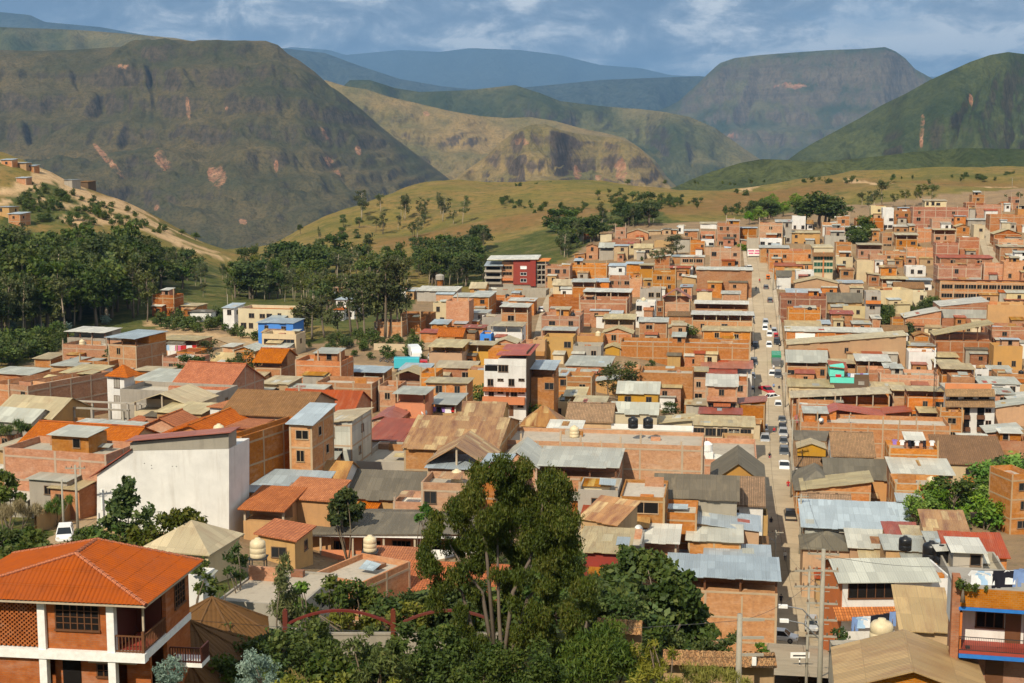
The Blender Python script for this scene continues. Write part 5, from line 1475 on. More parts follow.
# old tile coped walls in the shrubbery
def copedwall(xa, xb, yt, d, label):
    a, b = at(xa, yt, d), at(xb, yt, d - .6); mb = MB(); b.z = a.z; L = (b - a).length
    o = thing('garden_wall', label, 'wall', a, math.atan2(b.y - a.y, b.x - a.x))
    q = MB(); q.box(0, L, .35, .75, -3, -.35); q.build('wall', M['d'], o)
    t_ = MB(); tiles(t_, Vector((-.1, -.5, -.62)), Vector((L + .1, -.5, -.62)), [Vector((-.1, .55, 0)), Vector((L + .1, .55, 0))], .34, .09); tiles(t_, Vector((L + .1, 1.5, -.6)), Vector((-.1, 1.5, -.6)), [Vector((L + .1, .55, 0)), Vector((-.1, .55, 0))], .34, .09)
    t_.build('tile_coping', M['OW'], o)
copedwall(597, 641, 621, 88, 'short old tile coped wall behind the dark conifer')
copedwall(664, 775, 653, 84, 'long old tile coped wall beside the forked utility pole')
# ---------------------------------------------------------------- streets
def m_road(name, c1, c2, slab=3.2):
    n = NT(name, .92, .15); ob = n.tc('Object'); a = n.noise(ob, .35, 5, .6); b = n.noise(ob, 2.5, 4, .65); uv = n.tc('UV')
    bk = n.brick(uv, (.94, .94, .94, 1), (1.05, 1.05, 1.05, 1), (.62, .62, .62, 1), slab, slab, .05, 0.0)
    c = n.mix(n.step(a, .35, .7), c1, c2); c = n.mix(n.math('MULTIPLY', n.step(b, .55, .8), .45), c, n.hsv(c1, .5, 1., .62)); c = n.mix(1., c, bk.outputs[0], 'MULTIPLY'); M[name] = n.col(c)
m_road('road', (.43, .345, .235, 1), (.35, .28, .19, 1)); m_road('pavement', (.48, .39, .28, 1), (.38, .31, .22, 1), 1.6); m_road('track', (.40, .29, .17, 1), (.33, .23, .13, 1), 40)
def path_pts(pxs, step=3.0):
    P = [on_ground(*p) for p in pxs]; out = []
    for i in range(len(P) - 1):
        p0, p1, p2, p3 = P[max(i - 1, 0)], P[i], P[i + 1], P[min(i + 2, len(P) - 1)]
        n_ = max(1, int((p2 - p1).length / step))
        for k in range(n_):
            t = k / n_; out.append(.5 * ((2 * p1) + (p2 - p0) * t + (2 * p0 - 5 * p1 + 4 * p2 - p3) * t * t + (3 * p1 - p0 - 3 * p2 + p3) * t ** 3))
    out.append(P[-1]); return out
def ribbon(name, pts, offs, lifts, mat):
    mb = MB(); rows = []; acc = 0
    for i, p in enumerate(pts):
        d_ = pts[min(i + 1, len(pts) - 1)] - pts[max(i - 1, 0)]; d_.z = 0; d_.normalize(); s_ = Vector((d_.y, -d_.x, 0))
        if i: acc += (p - pts[i - 1]).length
        zb = max(ground(p.x + s_.x * o, p.y + s_.y * o) for o in (offs[0], 0, offs[-1])); rows.append([(p.x + s_.x * o, p.y + s_.y * o, zb + l) for o, l in zip(offs, lifts)])
        p.z = zb + .2
    acc = 0
    for i, (a, b) in enumerate(zip(rows[:-1], rows[1:])):
        L = (Vector(b[0]) - Vector(a[0])).length
        for k in range(len(a) - 1):
            mb.face([a[k], a[k + 1], b[k + 1], b[k]]); mb.uv[-4:] = [(offs[k], acc), (offs[k + 1], acc), (offs[k + 1], acc + L), (offs[k], acc + L)]
        acc += L
    o = mb.build(name, M[mat]); o['kind'] = 'structure'; return o
MAIN = path_pts([(809, 690), (804, 672), (797, 640), (790, 590), (780, 540), (772, 480), (769, 430), (768, 390), (766, 340), (763, 300), (758, 268), (755, 250)])
HW = 3.3
ribbon('road', MAIN, (-HW, 0, HW), (.14, .2, .14), 'road')
ribbon('pavement', MAIN, (-HW - 1.3, -HW - .02, -HW - .001), (.28, .28, .13), 'pavement'); ribbon('pavement', MAIN, (HW + .001, HW + .02, HW + 1.3), (.13, .28, .28), 'pavement')
SIDE = path_pts([(541, 348), (546, 320), (553, 298), (562, 280)]); ribbon('road', SIDE, (-2.2, 2.2), (.15, .15), 'road')
EAST = path_pts([(983, 226), (988, 250), (1000, 275), (1022, 300)]); ribbon('road', EAST, (-2.2, 2.2), (.15, .15), 'road')
LANE = path_pts([(48, 548), (70, 537), (96, 520)]); ribbon('dirt_lane', LANE, (-1.8, 1.8), (.1, .1), 'track')
HILLR = path_pts([(222, 338), (258, 350), (292, 357), (335, 364), (380, 370)]); ribbon('dirt_road', HILLR, (-2.4, 2.4), (.12, .12), 'track')

# ---------------------------------------------------------------- the small buildings that close the gaps between the larger ones
OCC = np.zeros((684, 1026), bool)
def hull(pts):
    pts = sorted(set(pts))
    def half(pts):
        h = []
        for p in pts:
            while len(h) > 1 and (h[-1][0] - h[-2][0]) * (p[1] - h[-2][1]) - (h[-1][1] - h[-2][1]) * (p[0] - h[-2][0]) <= 0: h.pop()
            h.append(p)
        return h
    a, b = half(pts), half(pts[::-1]); return a[:-1] + b[:-1]
def mark(poly):
    x0, x1 = int(max(0, min(p[0] for p in poly))), int(min(1024, max(p[0] for p in poly) + 1)); y0, y1 = int(max(0, min(p[1] for p in poly))), int(min(682, max(p[1] for p in poly) + 1))
    if x1 <= x0 or y1 <= y0: return
    gx_, gy_ = np.meshgrid(np.arange(x0, x1 + 1), np.arange(y0, y1 + 1)); OCC[y0:y1 + 1, x0:x1 + 1] |= inpoly(gx_ + .5, gy_ + .5, poly)
def mark_house(h):
    if h.get('special'): mark([(h['xl'], h['py'] - 60), (h['xr'] + 6, h['py'] - 60), (h['xr'] + 6, h['py']), (h['xl'], h['py'])]); return
    c, s = math.cos(h['yaw']), math.sin(h['yaw']); P = []
    for x in (-h['w'] / 2, h['w'] / 2):
        for y in (0, h['dp']):
            for z in (0, h['h'] + .4): P.append(proj((h['cx'] + x * c - y * s, h['cy'] + x * s + y * c, h['gz'] + z)))
    mark(hull(P))
for h in HOUSES: mark_house(h)
TOWN = [(0, 470), (0, 378), (60, 352), (130, 345), (160, 336), (205, 342), (262, 356), (300, 366), (395, 372), (430, 352), (425, 318), (440, 300), (490, 294), (560, 272), (610, 232), (700, 226), (755, 222), (880, 205), (975, 197), (1023, 205), (1023, 430), (1010, 465), (1000, 640), (850, 640), (830, 660), (640, 660), (640, 560), (580, 545), (420, 530), (300, 545), (300, 570), (215, 570), (212, 530), (240, 520), (235, 470), (110, 470)]
GAPS = [[(296, 340), (430, 330), (432, 352), (398, 372), (300, 362)], [(880, 318), (935, 306), (938, 332), (892, 345)], [(905, 480), (960, 474), (1012, 470), (1012, 532), (905, 535)], [(95, 345), (140, 345), (140, 372), (95, 375)], [(20, 490), (98, 490), (98, 530), (20, 530)], [(415, 505), (600, 505), (600, 640), (415, 640)], [(836, 225), (872, 225), (872, 246), (836, 246)]]
_gy, _gx = np.mgrid[0:684, 0:1026]
OK_ = inpoly(_gx + .5, _gy + .5, TOWN)
for g_ in GAPS: OK_ &= ~inpoly(_gx + .5, _gy + .5, g_)
for pts, wd in ((MAIN, 5.0), (SIDE, 3), (EAST, 3), (HILLR, 3.2)):
    for a, b in zip(pts[:-1], pts[1:]):
        d_ = (b - a); d_.z = 0; d_.normalize(); s_ = Vector((d_.y, -d_.x, 0)) * wd
        q = [proj(v) for v in (a - s_, a + s_, b + s_, b - s_)]
        x0, x1 = int(min(p[0] for p in q)) - 1, int(max(p[0] for p in q)) + 2; y0, y1 = int(min(p[1] for p in q)) - 1, int(max(p[1] for p in q)) + 2
        OK_[max(0, y0):max(0, y1), max(0, x0):max(0, x1)] &= ~inpoly(_gx[max(0, y0):max(0, y1), max(0, x0):max(0, x1)] + .5, _gy[max(0, y0):max(0, y1), max(0, x0):max(0, x1)] + .5, q)
rnd = random.Random(11); nfill = 0; GAPSPOTS = []
for yb in range(655, 228, -1):
    x = 4
    while x < 1020:
        if OK_[yb, x] and not OCC[yb, x] and (OCC[yb + 1, x] or not OK_[yb + 1, x]):
            m = 1
            xr = x
            while xr < 1020 and OK_[yb - 1, xr] and not OCC[yb - 1, xr]: xr += 1
            sc = F / on_ground(x + 2, yb).y                   # px per metre here
            if xr - x >= 2.2 * sc:
                wpx = min(xr - x, rnd.uniform(4, 8.5) * sc); xm = int(x + wpx / 2); yt = yb
                while yt > 200 and OK_[yt, xm] and not OCC[yt, xm]: yt -= 1
                run = yb - yt
                if run < 1.2 * sc:
                    if run > 2: GAPSPOTS.append((xm, yb, sc))
                    x += int(wpx) + 1; continue
                hm = min(max(run / sc * 1.05, 1.5), rnd.choice((2.6, 3.2, 5.2, 5.6)))
                if nfill < 230:
                    W_ = rnd.choice('ooooppprrkwcyd' if yb < 470 else 'oooopprrcdd'); Rk = rnd.choice('SSSSGFFFRLE'); C_ = rnd.choice('gglseeeuuuDOT') if Rk != 'F' else 'X'
                    dd = on_ground(xm, yb).y; st = hm / STOREY
                    p0 = on_ground(xm, yb); ytop = proj((p0.x, p0.y, p0.z + hm))[1]
                    h = house(x + .3, x + wpx - .3, ytop, st, Rk, W_, C_, rnd.choice((0, 1, 1, 2)) if hm > 2 else 0, dp=rnd.uniform(5, 7), d=dd, opn=hm > 4.5 and rnd.random() < .4 and Rk != 'E', rise=(rnd.uniform(.0, .5) if Rk == 'S' else None), annex=yb > 330)
                    nfill += 1; mark_house(h)
                    mark([(x, yb - hm * sc - 2), (x + wpx, yb - hm * sc - 2), (x + wpx, yb + 1), (x, yb + 1)])
                x += int(wpx) + 1; continue
        x += 2
print('filler', nfill)

# ---------------------------------------------------------------- water tanks
def tank_mesh(kind):
    mb = MB()
    if kind == 'black': mb.lathe([(.6, 0), (.62, .05), (.62, .5), (.6, .53), (.62, .56), (.62, 1.05), (.55, 1.2), (.22, 1.32), (.2, 1.42), (0.02, 1.43)], 18)
    else: mb.lathe([(.62, 0), (.66, .06), (.66, .35), (.63, .38), (.66, .41), (.66, .8), (.63, .83), (.66, .86), (.64, 1.25), (.5, 1.42), (.24, 1.52), (.22, 1.62), (.02, 1.63)], 18)
    return mb
TM = {'black': tank_mesh('black').mesh('water_tank', M['black'], True), 'cream': tank_mesh('cream').mesh('water_tank', M['cream_plastic'], True)}
def tank(px, py, kind, label, key=None, z=None, sc=1.0, stand=0.0, d=None):
    zr = KEY[key]['roofz'] if key else z
    r = ray(px, py)
    if d: p = at(px, py, d)
    else: k = (zr + stand) / r[2]; p = Vector((r[0] * k, r[1] * k, zr + stand))
    if stand:
        s = thing('water_tank_stand', 'iron stand under the ' + label.split(' on ')[0] + (' over the grey flat roof' if 'flat roof' in label else ' before the school'), 'stand', p - Vector((0, 0, stand)))
        for x in (-.6, .6):
            for y in (-.6, .6): mb = MB(); mb.box(x - .04, x + .04, y - .04, y + .04, -.05, stand - .08); mb.build('leg', M['iron'], s)
        mb = MB(); mb.box(-.75, .75, -.75, .75, stand - .08, stand); mb.build('platform', M['iron'], s)
    o = bpy.data.objects.new('water_tank', TM[kind]); COL.objects.link(o); o.location = p; o.scale = (sc,) * 3; o.rotation_euler.z = px; tag(o, label, 'water tank'); return o
h = KEY['longwall']
tank(633, 428, 'black', 'black water tank above the very long brick building, beside its twin toward the bright bushes', z=h['gz'] + h['h'] + 1.2, sc=1.1)
tank(648, 428, 'black', 'black water tank above the very long brick building, the twin closer to main street', z=h['gz'] + h['h'] + 1.2, sc=1.1)
tank(905, 550, 'black', 'lone black water tank behind the ribbed pale roof', d=140, sc=1.05); tank(931, 560, 'black', 'tall black water tank beside the draped one', d=133, sc=1.35); tank(941, 562, 'black', 'black water tank draped with a pale sheet', d=132, sc=1.2)
mb = MB(); mb.slab([(-.9, -.8, 0), (.75, -.8, .1), (.75, .7, .35), (-.9, .7, .25)], .04); o = mb.build('cover_sheet', M['l']); o.location = at(943, 549, 131.6); tag(o, 'bent pale tin sheet lying over the second black tank', 'sheet')
tank(258, 557, 'cream', 'cream water tank on an iron stand over the grey flat roof', key='flatgrey', stand=1.3)
tank(370, 551, 'cream', 'cream water tank on a stand before the school', d=128, stand=1.2, sc=.95)
tank(219, 437, 'cream', 'cream water tank above the red edged white blank building', d=157, sc=.95)
tank(881, 646, 'cream', 'large cream water tank beside dark washing on a concrete box', d=92, sc=1.2)
o = bpy.data.objects.new('water_tower', None); COL.objects.link(o); p = on_ground(440, 289); o.location = p; tag(o, 'small red brick water tower with grey cap by the trees', 'water tower')
mb = MB(); mb.lathe([(1.0, -1), (1.0, 3.2)], 12); mb.build('shaft', M['r'], o); mb = MB(); mb.lathe([(1.5, 3.2), (1.5, 4.6), (1.2, 4.9), (.1, 5.2)], 12); mb.build('cap', M['c'], o)
p = at(872, 647, 92.6); o = MB(); o.box(-2.6, .9, -.6, 1.4, -3, .0); o = o.build('concrete_box', M['c']); o.location = p; o['label'] = 'grey concrete wash house carrying the large cream tank'; o['category'] = 'outbuilding'
p = at(622.5, 494, on_ground(640, 500).y + 3); mb = MB(); mb.box(-.95, .95, -.9, .9, 0, 1.75); mb.box(-1.05, 1.05, -1, 1, 1.75, 1.83); o = mb.build('water_cistern', M['white']); o.location = p; o['label'] = 'square white cistern on the roof beside the pinkish house'; o['category'] = 'cistern'
p = at(707, 459, KEY['terrace']['cy'] + 4); mb = MB(); mb.box(-.8, .8, -.8, .8, -.6, 1.2, 0); mb.lathe([(.75, 1.25), (.8, 1.3), (.8, 2.3), (.3, 2.7), (.02, 2.75)], 16, 0); o = mb.build('white_tank', M['white']); o.location = p; o['label'] = 'white tank on a block at the rooftop terrace corner'; o['category'] = 'water tank'
rnd = random.Random(5); nt = 0
for h in HOUSES:
    if h.get('special') or h['dist'] > 430 or h['opn'] or h['R'] != 'F' or h['w'] < 5: continue
    if rnd.random() < .22:
        p = h['toworld'](rnd.uniform(-.3, .3) * h['w'], h['dp'] * rnd.uniform(.3, .7), h['roofz'] - h['gz'] + .02)
        o = bpy.data.objects.new('water_tank', TM[rnd.choice(('black', 'cream', 'black'))]); COL.objects.link(o); o.location = p; o['category'] = 'water tank'; h['tk'] = o; nt += 1

# ---------------------------------------------------------------- vehicles
def m_paint(name, c):
    n = NT(name, .28, .5); M[name] = n.col(c)
for nm, c in (('pt_white', (.78, .78, .77, 1)), ('pt_silver', (.38, .39, .40, 1)), ('pt_grey', (.12, .125, .13, 1)), ('pt_black', (.02, .02, .022, 1)), ('pt_red', (.42, .025, .03, 1)), ('pt_blue', (.05, .12, .35, 1)), ('pt_yellow', (.6, .32, .02, 1)), ('pt_teal', (.06, .42, .5, 1)), ('pt_green', (.03, .25, .12, 1)), ('pt_orange', (.62, .16, .02, 1))): m_paint(nm, c)
m_flat('lamp', (.7, .68, .6, 1), .2); m_flat('taillamp', (.35, .01, .01, 1), .3)
def loft(mb, secs, m=0):
    """closed cross-sections along y joined into a shell: SECS = [(y, [(x, z), ...])]"""
    n_ = len(secs[0][1])
    for (y0, a), (y1, b) in zip(secs[:-1], secs[1:]):
        for i in range(n_):
            j = (i + 1) % n_; mb.face([(a[i][0], y0, a[i][1]), (a[j][0], y0, a[j][1]), (b[j][0], y1, b[j][1]), (b[i][0], y1, b[i][1])][::-1], m)
    mb.face([(x, secs[0][0], z) for x, z in secs[0][1]], m); mb.face([(x, secs[-1][0], z) for x, z in secs[-1][1]][::-1], m)
def sec(w, z0, z1, c=.12): return [(-w + c, z0), (w - c, z0), (w, z0 + c), (w, z1 - c), (w - c, z1), (-w + c, z1), (-w, z1 - c), (-w, z0 + c)]
def wheel_mesh(r, t):
    mb = MB()
    for i in range(16):
        a, b = 2 * math.pi * i / 16, 2 * math.pi * (i + 1) / 16
        A, B = (r * math.cos(a), r * math.sin(a)), (r * math.cos(b), r * math.sin(b)); a2, b2 = (A[0] * .6, A[1] * .6), (B[0] * .6, B[1] * .6)
        mb.face([(-t, A[0], A[1]), (-t, B[0], B[1]), (t, B[0], B[1]), (t, A[0], A[1])], 0)
        for s_ in (-t, t):
            mb.face([(s_, A[0], A[1]), (s_, B[0], B[1]), (s_, b2[0], b2[1]), (s_, a2[0], a2[1])], 0); mb.face([(s_ * .9, a2[0], a2[1]), (s_ * .9, b2[0], b2[1]), (s_ * .9, 0, 0)], 1)
    return mb.mesh('wheel', [M['rubber'], M['metal']])
WH, WHT, WHM = wheel_mesh(.32, .1), wheel_mesh(.46, .14), wheel_mesh(.28, .05)
def glass_box(y0, y1, yt0, yt1, w0, w1, z0, z1):
    mb = MB(); b = [(-w0, y0, z0), (w0, y0, z0), (w0, y1, z0), (-w0, y1, z0)]; t_ = [(-w1, yt0, z1), (w1, yt0, z1), (w1, yt1, z1), (-w1, yt1, z1)]
    for i in range(4): j = (i + 1) % 4; mb.face([b[i], b[j], t_[j], t_[i]])
    mb.face(t_); return mb
_vm = {}
def vehicle_parts(kind):
    if kind in _vm: return _vm[kind]
    P = []      # (name, mesh, loc, painted, sub)
    if kind in ('hatch', 'sedan', 'suv'):
        L, w, hb, hr = {'hatch': (3.8, .82, .86, 1.45), 'sedan': (4.4, .84, .88, 1.42), 'suv': (4.5, .92, 1.05, 1.78)}[kind]; y0, y1 = -L / 2, L / 2
        mb = MB(); loft(mb, [(y0, sec(w * .86, .35, hb * .72)), (y0 + .25, sec(w, .25, hb * .84)), (y0 + 1.1, sec(w, .22, hb)), (y1 - .5, sec(w, .22, hb)), (y1 - .1, sec(w * .97, .25, hb * .96)), (y1, sec(w * .88, .35, hb * .8))]); P.append(('body', mb.mesh('body', M['pt_white']), (0, 0, 0), True))
        ye = y1 - (.75 if kind == 'sedan' else .15); gb = glass_box(y0 + .95, ye, y0 + 1.6, ye - (.5 if kind == 'sedan' else .25), w * .95, w * .76, hb - .02, hr - .06); P.append(('window_glass', gb.mesh('window_glass', M['glass']), (0, 0, 0), False))
        mb = MB(); loft(mb, [(y0 + 1.55, sec(w * .76, hr - .07, hr, .03)), (ye - (.5 if kind == 'sedan' else .22), sec(w * .76, hr - .07, hr, .03))])
        for sx in (-1, 1):
            for ya, yb in ((y0 + .98, y0 + 1.58), (y0 + 2.45, y0 + 2.45), (ye - .05, ye - (.5 if kind == 'sedan' else .25))): mb.tube([(sx * w * .955, ya, hb - .02), (sx * w * .765, yb, hr - .04)], [.045, .045], 5)
        P.append(('roof', mb.mesh('roof', M['pt_white']), (0, 0, 0), True))
        wh, wx, wy = WH, w - .08, L * .31
    elif kind == 'pickup':
        L, w = 5.0, .9; mb = MB(); loft(mb, [(-2.5, sec(w * .88, .5, .9)), (-2.3, sec(w, .4, 1.0)), (-1.4, sec(w, .35, 1.1)), (.55, sec(w, .35, 1.1)), (.56, sec(w, .35, .75)), (2.5, sec(w, .4, .75))]); P.append(('body', mb.mesh('body', M['pt_white']), (0, 0, 0), True))
        gb = glass_box(-1.45, .5, -.8, .35, w * .94, w * .78, 1.08, 1.68); P.append(('window_glass', gb.mesh('window_glass', M['glass']), (0, 0, 0), False))
        mb = MB(); loft(mb, [(-.85, sec(w * .78, 1.67, 1.75, .03)), (.38, sec(w * .78, 1.67, 1.75, .03))]); P.append(('roof', mb.mesh('roof', M['pt_white']), (0, 0, 0), True))
        mb = MB(); mb.box(-w, -w + .07, .6, 2.5, .7, 1.15); mb.box(w - .07, w, .6, 2.5, .7, 1.15); mb.box(-w + .07, w - .07, 2.43, 2.5, .7, 1.15); P.append(('cargo_bed', mb.mesh('cargo_bed', M['pt_white']), (0, 0, 0), True)); wh, wx, wy = WH, w - .08, 1.55
    elif kind in ('truck', 'tarptruck'):
        w = 1.15; mb = MB(); loft(mb, [(-3.6, sec(w * .92, .6, 2.0)), (-3.45, sec(w, .55, 2.5)), (-2.0, sec(w, .55, 2.6))]); P.append(('cab', mb.mesh('cab', M['pt_white']), (0, 0, 0), True))
        mb = MB(); mb.face([(-1.0, -3.57, 1.5), (1.0, -3.57, 1.5), (.98, -3.49, 2.3), (-.98, -3.49, 2.3)]); mb.box(-1.16, 1.16, -3.2, -2.5, 1.5, 2.2); P.append(('window_glass', mb.mesh('window_glass', M['glass']), (0, 0, 0), False))
        mb = MB(); mb.box(-.4, .4, -2.0, 3.5, .6, .85); P.append(('chassis', mb.mesh('chassis', M['iron']), (0, 0, 0), False))
        mb = MB(); loft(mb, [(-1.8, sec(1.2, .9, 3.1, .08)), (3.5, sec(1.2, .9, 3.1, .08))]); P.append(('cargo_box', mb.mesh('cargo_box', M['pt_white']), (0, 0, 0), 'box')); wh, wx, wy = WHT, 1.0, 2.4
    elif kind == 'mototaxi':
        w = .62; mb = MB(); loft(mb, [(-.1, sec(w * .8, .35, 1.5, .1)), (.15, sec(w, .3, 1.68, .1)), (1.2, sec(w, .3, 1.68, .1)), (1.35, sec(w * .9, .4, 1.5, .1))]); P.append(('cabin', mb.mesh('cabin', M['pt_white']), (0, 0, 0), True))
        mb = MB(); mb.box(-.45, .45, -.13, -.05, .95, 1.4); mb.box(-w - .01, w + .01, .3, 1.0, .95, 1.4); P.append(('window_glass', mb.mesh('window_glass', M['glass']), (0, 0, 0), False))
        mb = MB(); mb.tube([(0, -1.3, .3), (0, -1.1, .95)], [.05, .05], 6); mb.tube([(-.35, -1.05, 1.0), (.35, -1.05, 1.0)], [.03, .03], 6); mb.tube([(0, -1.0, .75), (0, -.3, .7), (0, .1, .5)], [.13, .16, .1], 8); P.append(('front_fork', mb.mesh('front_fork', M['iron']), (0, 0, 0), False))
        P += [('wheel', WHM, (0, -1.3, .28), False), ('wheel', WHM, (.55, .8, .28), False), ('wheel', WHM, (-.55, .8, .28), False)]; _vm[kind] = P; return P
    elif kind == 'motorbike':
        mb = MB(); mb.tube([(0, -.62, .3), (0, -.45, .95)], [.04, .04], 6); mb.tube([(-.33, -.42, 1.02), (.33, -.42, 1.02)], [.025, .025], 6); mb.tube([(0, -.4, .8), (0, 0, .78), (0, .25, .72), (0, .75, .8)], [.12, .15, .12, .09], 8); mb.tube([(0, -.3, .45), (0, .2, .4), (0, .62, .3)], [.1, .13, .04], 8); P.append(('body', mb.mesh('body', M['pt_red']), (0, 0, 0), True))
        P += [('wheel', WHM, (0, -.65, .28), False), ('wheel', WHM, (0, .65, .28), False)]; _vm[kind] = P; return P
    for sx in (-1, 1):
        for sy in (-1, 1): P.append(('wheel', wh, (sx * wx, sy * wy, .46 if wh is WHT else .32), False))
    y0 = {'hatch': -1.9, 'sedan': -2.2, 'suv': -2.25, 'pickup': -2.5}.get(kind, -3.6); hz_ = {'truck': .95, 'tarptruck': .95}.get(kind, .68); wl = {'truck': .85, 'tarptruck': .85}.get(kind, .6)
    mb = MB(); mb.box(-.14, .14, -.03, .12, -.07, .08); hl = mb.mesh('headlight', M['lamp']); mb = MB(); mb.box(-.1, .1, -.1, .03, -.1, .12); tl = mb.mesh('tail_light', M['taillamp'])
    for sx in (-1, 1): P.append(('headlight', hl, (sx * wl, y0 + .02, hz_), False)); P.append(('tail_light', tl, (sx * (wl + .08), -y0 if kind not in ('truck', 'tarptruck') else 3.5, hz_ + .08), False))
    _vm[kind] = P; return P
VN = {'hatch': 'parked_car', 'sedan': 'parked_car', 'suv': 'parked_car', 'pickup': 'pickup_truck', 'truck': 'box_truck', 'tarptruck': 'tarp_truck', 'mototaxi': 'mototaxi', 'motorbike': 'motorbike'}
VC = {'hatch': 'car', 'sedan': 'car', 'suv': 'car', 'pickup': 'pickup', 'truck': 'truck', 'tarptruck': 'truck', 'mototaxi': 'mototaxi', 'motorbike': 'motorbike'}
def street_yaw(p, pts):
    i = min(range(len(pts)), key=lambda i: (pts[i].x - p.x) ** 2 + (pts[i].y - p.y) ** 2); a, b = pts[max(0, i - 1)], pts[min(len(pts) - 1, i + 1)]
    return math.atan2(b.y - a.y, b.x - a.x) - math.pi / 2, pts[i].z, (b.z - a.z) / max(.1, (Vector((b.x, b.y)) - Vector((a.x, a.y))).length)
def vehicle(kind, px, py, paint, label, turn=0.0, street=MAIN, yaw=None, box=None, group=None):
    p = on_ground(px, py, .2)
    if street is not None: yw, z, sl = street_yaw(p, street); p.z = z - .0
    else: yw, sl = yaw or 0, 0; p.z = ground(p.x, p.y) + .03
    o = thing(VN[kind], label, VC[kind], p, yw + turn, group); o.rotation_euler.x = math.atan(sl) * math.cos(turn)
    for nm, me, lc, painted in vehicle_parts(kind):
        c = inst(nm, me, o, lc)
        if painted: c.material_slots[0].link = 'OBJECT'; c.material_slots[0].material = M['pt_' + (box if painted == 'box' and box else paint)]
    return o
T_ = math.pi
vehicle('hatch', 811, 643, 'silver', 'silver car facing the hill foot beside the tall utility pole'); vehicle('sedan', 779, 655, 'white', 'pale saloon car nosing out beside the big brick corner house', 1.45)
vehicle('pickup', 790, 522, 'black', 'black pickup parked by the grey canopies on the lower street', T_); vehicle('pickup', 784, 472, 'white', 'white pickup with dark load parked before the brown fascia house', .0)
vehicle('suv', 784, 458, 'grey', 'dark car parked just uphill of the white pickup'); vehicle('suv', 765, 442, 'silver', 'silver car parked below the red awnings, the lower of two'); vehicle('hatch', 764, 431, 'white', 'white car parked below the red awnings, the upper of two')
for i, (x, y, k, c) in enumerate(((783.5, 447, 'hatch', 'grey'), (783, 439, 'suv', 'silver'), (782.5, 432, 'hatch', 'black'), (782, 424.5, 'sedan', 'grey'))): vehicle(k, x, y, c, 'grey or dark car in the close row along the street shops', 0, group='cars parked in a close row by the street shops')
vehicle('sedan', 771, 400, 'white', 'white saloon crossing the street diagonally below a red pickup', -.9); vehicle('pickup', 766.5, 393, 'red', 'red pickup pulling out from the shadow of the red awning house', .5)
vehicle('hatch', 778, 409, 'white', 'white car parked below the diagonal white saloon'); vehicle('hatch', 772, 377, 'white', 'white car driving down by the turquoise terrace'); vehicle('suv', 778, 380, 'grey', 'dark car parked beside the driving white car')
vehicle('tarptruck', 776, 367, 'grey', 'truck with a green tarpaulin top on the street', 0, box='green'); vehicle('suv', 754, 363, 'grey', 'grey car parked at the long blank wall in shade'); vehicle('hatch', 752, 376, 'white', 'white car parked by the red roofed white shop'); vehicle('hatch', 751.5, 390, 'black', 'black car parked where the red corner roof begins')
vehicle('suv', 755.5, 347, 'black', 'black car parked in the shadow below the pale roofed row'); vehicle('hatch', 769, 348, 'white', 'white car coming down mid street above the green truck'); vehicle('hatch', 769.5, 337, 'white', 'white car mid street, beside a red mototaxi'); vehicle('mototaxi', 776, 340, 'red', 'red mototaxi waiting at the kerb mid street')
vehicle('suv', 777, 346, 'black', 'black car parked just below the red mototaxi'); vehicle('hatch', 774, 334, 'silver', 'silver car parked just above the red mototaxi'); vehicle('hatch', 765, 330, 'white', 'white car following another close down the street', 0); vehicle('hatch', 765.5, 324, 'silver', 'pale car leading the close pair down the street')
vehicle('hatch', 770, 303, 'grey', 'dark hatchback going up past the kerb shops', T_); vehicle('hatch', 766, 289, 'grey', 'dark car going up the street below the orange mototaxi', T_); vehicle('mototaxi', 768, 280, 'orange', 'orange mototaxi at the upper street corner'); vehicle('pickup', 749, 270, 'white', 'white pickup at the top of the street by the banner', .2); vehicle('hatch', 752, 317, 'silver', 'silver car parked at the upper brick houses')
vehicle('truck', 415, 359, 'white', 'white box truck parked outside the garage toward the green slope', 0.1, None, .1); vehicle('truck', 445, 358, 'white', 'white truck parked under the garage roof', 0, None, 0)
vehicle('truck', 453.5, 358, 'yellow', 'yellow truck under the straw garage roof', 0, None, -.1); vehicle('truck', 472, 357, 'white', 'white truck beyond the yellow one', -1.2, None, 0); vehicle('suv', 434, 361, 'white', 'white van beside the garage trucks', .3, None, 0); vehicle('hatch', 471, 364, 'white', 'white car in front of the parked white truck', 1.3, None, 0)
vehicle('tarptruck', 411, 371, 'red', 'truck with a teal tarpaulin below the green slope', 1.57, None, 0, box='teal'); vehicle('pickup', 429, 371, 'red', 'red pickup beside the teal tarpaulin truck', 1.2, None, 0)
vehicle('hatch', 65, 538, 'white', 'white car on the dirt lane by two bare poles', .25, None, 0); vehicle('hatch', 541, 312, 'white', 'white car climbing the narrow second street', T_, SIDE)
for x, y in ((383, 361), (390, 362)): vehicle('motorbike', x, y, 'black', 'motorbike standing on the dirt road below the slope', 1.2, None, 0, group='motorbikes on the dirt road')

